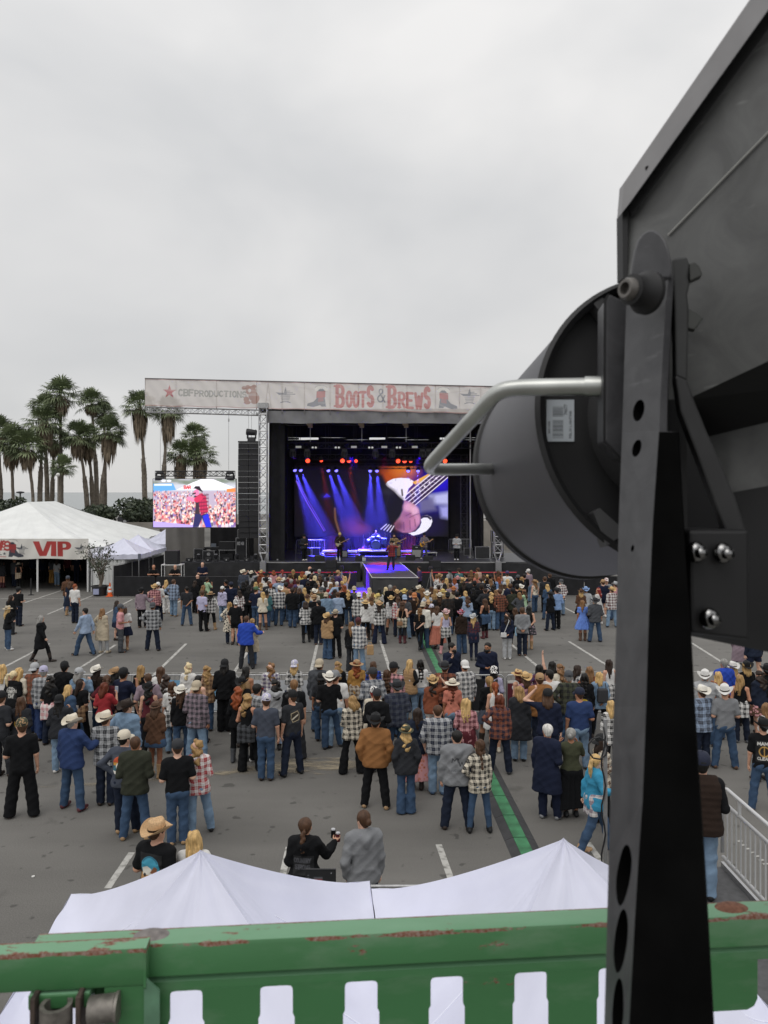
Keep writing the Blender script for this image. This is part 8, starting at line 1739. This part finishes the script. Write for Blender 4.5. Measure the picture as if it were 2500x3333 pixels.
st = mat('hinge_steel', (.20,.185,.165), .55, .5, noise=.35, nscale=90)
q = MB(); q.lathe([(.0115,-.02),(.0115,.0),(.0158,.0),(.0158,-.13)], (.058,-.030,-.046), 24).build('hinge_tube', st, gl, world=False, smooth=35)
MB().cyl((.09,-.026,-.058), (.116,-.026,-.056), .0135, n=18).cyl((.116,-.026,-.056), (.119,-.026,-.056), .0150, n=18).build('hinge_bolt', st, gl, world=False, smooth=35)
for x in (.036,.0805): MB().box((x,-.020,-.073), (.005,.03,.07)).build('hinge_ear', mat('rusty_steel', (.07,.05,.04), .8, noise=.5, nscale=70), gl, world=False, bevel=.001)
MB().box((.058,-.012,-.05), (.062,.02,.016)).build('hinge_block', mgL, gl, world=False, bevel=.002)

# ---------------------------------------------------------------- the big black floodlight on its yoke, beside the camera
fs = empty('floodlight', (.33, .85, 5.2), 'big black floodlight on a yoke with aluminium guard handle, close at right', 'floodlight')
m_bar = mat('flood_barrel', (.085,.085,.094), .52, noise=.10, nscale=7, spec=.4); m_in = mat('flood_inner', (.011,.011,.012), .65, noise=.2, nscale=9); m_blk = mat('flood_black', (.010,.010,.011), .6)
def worn(key, base, light, thr, sc=14, rough=.5):
    m = bpy.data.materials.new(key); m.use_nodes = True; nt = m.node_tree; L = nt.links; bs_ = nt.nodes['Principled BSDF']; t = N(nt, 'ShaderNodeTexCoord')
    n = N(nt, 'ShaderNodeTexNoise'); n.inputs['Scale'].default_value = sc; n.inputs['Detail'].default_value = 7; n.inputs['Roughness'].default_value = .62; n.inputs['Distortion'].default_value = 1.2; L.new(t.outputs['Object'], n.inputs['Vector'])
    r = N(nt, 'ShaderNodeValToRGB'); r.color_ramp.elements[0].position = .35; r.color_ramp.elements[0].color = (*base, 1); r.color_ramp.elements[1].position = thr; r.color_ramp.elements[1].color = (*light, 1); L.new(n.outputs[0], r.inputs[0])
    mp2 = N(nt, 'ShaderNodeMapping'); mp2.inputs['Scale'].default_value = (18,18,90); mp2.inputs['Rotation'].default_value = (.5,.9,.2); L.new(t.outputs['Object'], mp2.inputs[0])
    n2 = N(nt, 'ShaderNodeTexNoise'); n2.inputs['Scale'].default_value = 1.0; n2.inputs['Detail'].default_value = 5; L.new(mp2.outputs[0], n2.inputs['Vector'])
    s = N(nt, 'ShaderNodeMapRange'); s.inputs['From Min'].default_value = .66; s.inputs['From Max'].default_value = .74; s.inputs['To Max'].default_value = .6; L.new(n2.outputs[0], s.inputs['Value'])
    mix = N(nt, 'ShaderNodeMix', data_type='RGBA'); L.new(s.outputs[0], mix.inputs[0]); L.new(r.outputs[0], mix.inputs[6]); mix.inputs[7].default_value = (light[0]*1.7, light[1]*1.7, light[2]*1.7, 1)
    L.new(mix.outputs[2], bs_.inputs['Base Color']); bs_.inputs['Roughness'].default_value = rough
    return m
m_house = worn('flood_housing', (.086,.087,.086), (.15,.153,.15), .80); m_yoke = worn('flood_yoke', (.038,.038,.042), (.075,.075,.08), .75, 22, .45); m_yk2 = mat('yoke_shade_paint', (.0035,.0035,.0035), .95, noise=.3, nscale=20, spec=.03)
# barrel: a slightly tapering drum aimed at the stage
th, ph = .157, -.170; ax = Vector((-math.sin(th)*math.cos(ph), math.cos(th)*math.cos(ph), math.sin(ph))); nc = Vector((.327,.85,H+.079))
R3 = ax.to_track_quat('Z', 'Y').to_matrix()
MB().lathe([(.162,.0),(.165,.003),(.1545,.277),(.151,.277),(.158,.003)], nc, 96, R3).build('barrel', m_bar, fs, smooth=40)
MB().lathe([(.1545,.266),(.1585,.268),(.1585,.282),(.150,.284)], nc, 96, R3).build('front_rim', m_blk, fs, smooth=40)
MB().lathe([(.1672,.001),(.1685,-.004),(.164,-.008),(.158,-.004),(.158,.004)], nc, 96, R3).build('rear_rim', m_blk, fs, smooth=40)
MB().lathe([(.158,.012),(.100,.012)], nc, 96, R3).build('rear_plate', m_in, fs, smooth=40)
MB().lathe([(.102,.012),(.098,-.022),(.092,-.026),(.0,-.026)], nc, 72, R3).build('lamp_cap', mat('flood_cap', (.05,.05,.052), .6, noise=.15, nscale=11), fs, smooth=35)
def onplate(a, rad, h=0.0): return nc+R3 @ Vector((rad*math.cos(a), rad*math.sin(a), .012-h))
def plate_at(px, py, h=.002):                            # where the sight line of a photo point meets the rear plate
    d = Vector(((px-CX)/F, 1, -(py-HY)/F)); o = Vector((0,0,H)); p0 = nc+ax*(.012-h); return o+d*((p0-o).dot(ax)/d.dot(ax))
for p0, p1 in (((1912,988),(1985,1045)), ((1922,1668),(1985,1760))):
    a, c = plate_at(*p0), plate_at(*p1); w = (c-a).normalized().cross(ax)*.014
    MB().prism([a-w*.3, a+w*.3, c+w, c-w], -ax*.016).build('bracket_tab', mat('flood_tab', (.07,.07,.072), .5), fs)
# bar code sticker
c4 = [plate_at(*q, h=.0015) for q in ((1779,1437),(1869,1437),(1869,1301),(1779,1301))]
r = Ras(1.0, 1.5, 60, 90, srgb('b9c0c6')); rg2 = np.random.default_rng(8); y = .12
while y < 1.28:
    w = rg2.uniform(.008,.03)
    if not .78 < y < .9: r.poly([(.22,y),(.60,y),(.60,y+w),(.22,y+w)], srgb('2c2f33'))
    y += w+rg2.uniform(.012,.035)
r2 = Ras(1.5, 1.0, 90, 60, (0,0,0)); r2.text('FELIX LIGHTING', .12, .10, .07, .062, (1,1,1), .012); r2.text('74677', .95, .26, .10, .06, (1,1,1), .014); r2.text('BAR CODE', .3, .88, .05, .045, (1,1,1), .009)
mk_ = np.rot90(r2.c[..., 0], 1)[::-1, ::-1]                # printed sideways
r.c = r.c*(1-.8*mk_[..., None])+np.array(srgb('2c2f33'), np.float32)*.8*mk_[..., None] if mk_.shape == r.c.shape[:2] else r.c
def place(u, v):
    a = u[:, None]/1.0; b_ = v[:, None]/1.5; A0, A1, A2, A3 = (np.array(q) for q in c4)
    return (A0*(1-a)+A1*a)*(1-b_)+(A3*(1-a)+A2*a)*b_
link('bar_code_label', r.mesh('bar_code_label', mat_attr('label_print', rough=.45), place, False), fs, True)
# guard handle of bent aluminium tube
hp = [P(1975,1260,.77), P(1900,1258,.775), P(1690,1262,.79), P(1640,1268,.795), P(1608,1285,.80), P(1580,1318,.81), P(1420,1490,.90), P(1400,1513,.915), P(1401,1526,.93), P(1425,1529,.945), P(1576,1527,1.0), P(1620,1527,1.03)]
pts = []
for i in range(len(hp)-1):
    a, c = Vector(hp[i]), Vector(hp[i+1]); pts += [a.lerp(c, k/4) for k in range(4)]
pts.append(Vector(hp[-1]))
for _ in range(3): pts = [pts[0]]+[(pts[i-1]+2*pts[i]+pts[i+1])/4 for i in range(1, len(pts)-1)]+[pts[-1]]
m_han = mat('brushed_aluminium', (.47,.48,.46), .40, .9, noise=.16, nscale=25)
MB().tube(pts, [.0092-.0020*i/len(pts) for i in range(len(pts))], 20).build('handle', m_han, fs, smooth=True)
MB().cyl(P(1903,1258,.774), P(1978,1258,.768), .0104, n=24).build('handle_socket', m_han, fs, smooth=40)
# housing: folded sheet metal box running off to the right
def dep(px):
    k = (px-CX)/F; return .80-.12*(.80*k-.2528)/(.087+.12*k)
hv = lambda px, py, o=0.0: Vector(P(px, py, dep(px)+o))
fr = [hv(2040,640,.01), hv(3300,-1210,.01), hv(2040,905), hv(3300,-390), hv(2235,1300), hv(3300,800), hv(2290,1425,.055), hv(3300,1180,.055), hv(2372,1605,.05), hv(3300,1430,.05), hv(2240,2068,.02), hv(3300,2290,.02), hv(2040,1300)]  # right-hand corners extended out of view to shade the yoke
fsx = [(0,1,3,2), (2,3,5,4,12), (4,5,7,6), (6,7,9,8), (8,9,11,10), (12,4,6,8,10)]
b = MB(); bk = [p+Vector((.075,.16,0)) for p in fr]; n = len(fr)
b.m_ = 0
for i, f in enumerate(fsx):
    b.cur = 1 if i in (2,4,5) else 0; b.add([fr[k] for k in f], [tuple(range(len(f)))])  # underside and lower facets painted black for the shade on them
b.cur = 1; b.add([fr[k] for k in (0,2,12,10)]+[bk[k] for k in (0,2,12,10)], [(0,1,5,4),(1,2,6,5),(2,3,7,6),(4,5,6,7)])
b.add([fr[0],fr[1],bk[1],bk[0]], [(0,1,2,3)]); b.add([fr[10],fr[11],bk[11],bk[10]], [(0,1,2,3)]); b.add([bk[0],bk[1],bk[11],bk[10]], [(0,1,2,3)])
b.build('housing', [m_house, m_blk], fs)
tp = [hv(2030,598,-.012), hv(2048,572,-.012), hv(3300,-1250,-.012), hv(3300,-1085,-.012), hv(2048,662,-.012), hv(2022,696,-.012)]
MB().prism(tp, (0,.014,0)).build('top_trim', mat('trim_grey', (.27,.265,.27), .5, noise=.12, nscale=18), fs)
MB().prism([hv(2026,690,-.001), hv(2043,664,-.001), hv(2043,905,-.001), hv(2028,905,-.001)], (0,.02,0)).build('edge_strip', m_blk, fs)
MB().prism([hv(2046,668,-.0005), hv(3300,-1080,-.0005), hv(3300,-1000,-.0005), hv(2058,702,-.0005)], (0,.006,0)).build('trim_shade_strip', m_blk, fs)  # black strip painted where the trim's shadow falls
MB().cyl(hv(2107,547,-.0125), hv(2107,547,-.0115), .0022, n=10).build('rivet_hole', m_blk, fs)
MB().tube([hv(2175,765,-.002), hv(3300,-390,-.002)], .0011, 6).build('fold_edge', mat('bare_edge', (.35,.35,.33), .5), fs)
# tilt bearing plate and knob
gp = [(1972,975),(1985,957),(2052,990),(2052,1495),(2022,1490),(1970,1437)]
MB().prism([P(x, y, .735) for x, y in gp], (.006,.05,0)).build('side_bracket', m_yoke, fs, bevel=.0015)
MB().prism([P(x-7, y, .7345) for x, y in ((1972,975),(1985,957),(1992,957),(1980,978),(1977,1434),(2026,1487),(2024,1496),(1970,1440))], (.003,.01,0)).build('bracket_edge', m_blk, fs)
# yoke arm: strap with rounded head, then a tapering box section to the bottom
rows = [(905,2052,2176,2192,.665),(1000,2038,2166,2186,.66),(1290,2029,2150,2172,.648),(1404,2025,2146,2170,.643),(1406,2025,2145,2206,.643),(1700,2014,2125,2223,.625),(2000,2007,2112,2243,.605),(2300,1998,2103,2259,.585),(2600,1987,2092,2278,.562),(2800,1981,2078,2291,.548),(3000,1976,2066,2303,.532),(3333,1967,2048,2321,.51),(3700,1958,2030,2342,.485)]
vs = []
for y, l, c, rgt, D in rows: vs += [P(l, y, D+.055), P(c, y, D), P(rgt, y, D+.004), P(rgt+4, y, D+.062)]
fq = [(i*4+k, i*4+(k+1) % 4, (i+1)*4+(k+1) % 4, (i+1)*4+k) for i in range(len(rows)-1) for k in range(4)]+[(3,2,1,0), tuple(range(len(vs)-4, len(vs)))]
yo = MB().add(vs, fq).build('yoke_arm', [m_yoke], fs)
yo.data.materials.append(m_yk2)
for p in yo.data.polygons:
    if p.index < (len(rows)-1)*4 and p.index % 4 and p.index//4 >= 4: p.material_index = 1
cut = MB()
def face_pt(px, py):                                     # sight line of a photo point onto the arm's left face
    for (y0, l0, c0, r0, D0), (y1, l1, c1, r1, D1) in zip(rows[:-1], rows[1:]):
        if y0 <= py <= y1:
            f = (py-y0)/(y1-y0); l, c, D = l0+(l1-l0)*f, c0+(c1-c0)*f, D0+(D1-D0)*f; u = (px-l)/(c-l)
            A_, B_ = Vector(P(l, py, D+.055)), Vector(P(c, py, D)); k = Vector(((px-CX)/F, 1, -(py-HY)/F)); o = Vector((0,0,H)); e = (B_-A_).normalized(); up = Vector((0,0,1)); nn = e.cross(up).normalized()
            return o+k*((A_-o).dot(nn)/k.dot(nn)), nn
for px, py, rad in ((2079,1336,.0095),(2074,1459,.0075),(2061,1785,.0028),(2031,2848,.0215),(2022,3062,.0215),(2012,3292,.0215)):
    p, nn = face_pt(px, py); e = nn.cross(Vector((0,0,1))).normalized(); cut.cur = 1; k = .62 if rad > .02 else .9
    q = [p-nn*.03+e*(rad*k*math.cos(2*math.pi*i/40))+Vector((0,0,rad*math.sin(2*math.pi*i/40))) for i in range(40)]
    cut.prism(q, nn*.06)
co = cut.build('cutter', [m_yoke, m_yk2]); bo = yo.modifiers.new('holes', 'BOOLEAN'); bo.operation = 'DIFFERENCE'; bo.solver = 'EXACT'; bo.use_self = True; bo.object = co
dg = bpy.context.evaluated_depsgraph_get(); me = bpy.data.meshes.new_from_object(yo.evaluated_get(dg)); yo.modifiers.clear(); yo.data = me; bpy.data.objects.remove(co)
hd = [(2052,910),(2056,860),(2064,815),(2076,780),(2092,757),(2112,745),(2130,746),(2150,757),(2166,778),(2177,806),(2184,840),(2187,880),(2187,910)]
MB().prism([P(x, y, .70-.04*(x-2052)/135) for x, y in hd], (.004,.014,0)).build('yoke_head', m_yoke, fs, bevel=.003, smooth=30)
ka = Vector((-.80,-.45,.02)).normalized(); kc = Vector(P(2100,952,.655)); Rk = ka.to_track_quat('Z','Y').to_matrix()
MB().lathe([(.0,-.004),(.0185,-.004),(.0185,.0),(.0140,.006),(.0125,.015),(.0130,.017),(.009,.018)], kc, 28, Rk).build('tilt_knob', m_blk, fs, smooth=35)
MB().lathe([(.0095,.012),(.0100,.015),(.0092,.022),(.0076,.0245),(.0052,.0245),(.0052,.018),(0,.018)], kc, 26, Rk).build('knob_shaft', mat('knob_steel', (.16,.15,.14), .45, .6, noise=.2, nscale=60), fs, smooth=35)
# toothed locking plate and the brace that swings down to the bolted foot
MB().prism([P(x, y, .690) for x, y in ((2188,840),(2236,834),(2246,860),(2240,905),(2246,925),(2238,960),(2243,1000),(2238,1240),(2200,1225),(2196,1000))], (.004,.02,0)).build('locking_plate', mat('lock_grey', (.035,.036,.036), .55, noise=.2, nscale=30), fs, bevel=.002)
for q in (((2244,856),(2262,852),(2276,866),(2287,890),(2284,898),(2246,915)), ((2240,1003),(2270,1018),(2290,1035),(2262,1074),(2240,1068))):
    MB().prism([P(x, y, .692) for x, y in q], (.003,.012,0)).build('tooth', mat('tooth_grey', (.05,.052,.048), .5), fs, bevel=.001)
MB().prism([P(x, y, .676) for x, y in ((2197,1220),(2239,1238),(2256,1290),(2300,1400),(2345,1500),(2395,1620),(2440,1760),(2378,1770),(2330,1650),(2268,1480),(2215,1340))], (.004,.02,0)).build('brace', mat('brace_black', (.022,.022,.023), .5, noise=.3, nscale=25), fs, bevel=.002)
MB().prism([P(x, y, .655) for x, y in ((2243,1725),(2440,1725),(2442,2085),(2250,2062))], (.004,.05,0)).build('foot_block', m_blk, fs, bevel=.003)
for px, py in ((2266,1797),(2352,1800),(2309,2012)):
    c = Vector(P(px, py, .648)); MB().sph(c, (.0085,.0070,.0092), 18, 10).cyl(c-Vector((0,.012,0)), c-Vector((-.001,.004,0)), .0052, n=6).build('bolt', mat('bolt_chrome', (.25,.25,.25), .18, 1.0), fs, smooth=True)
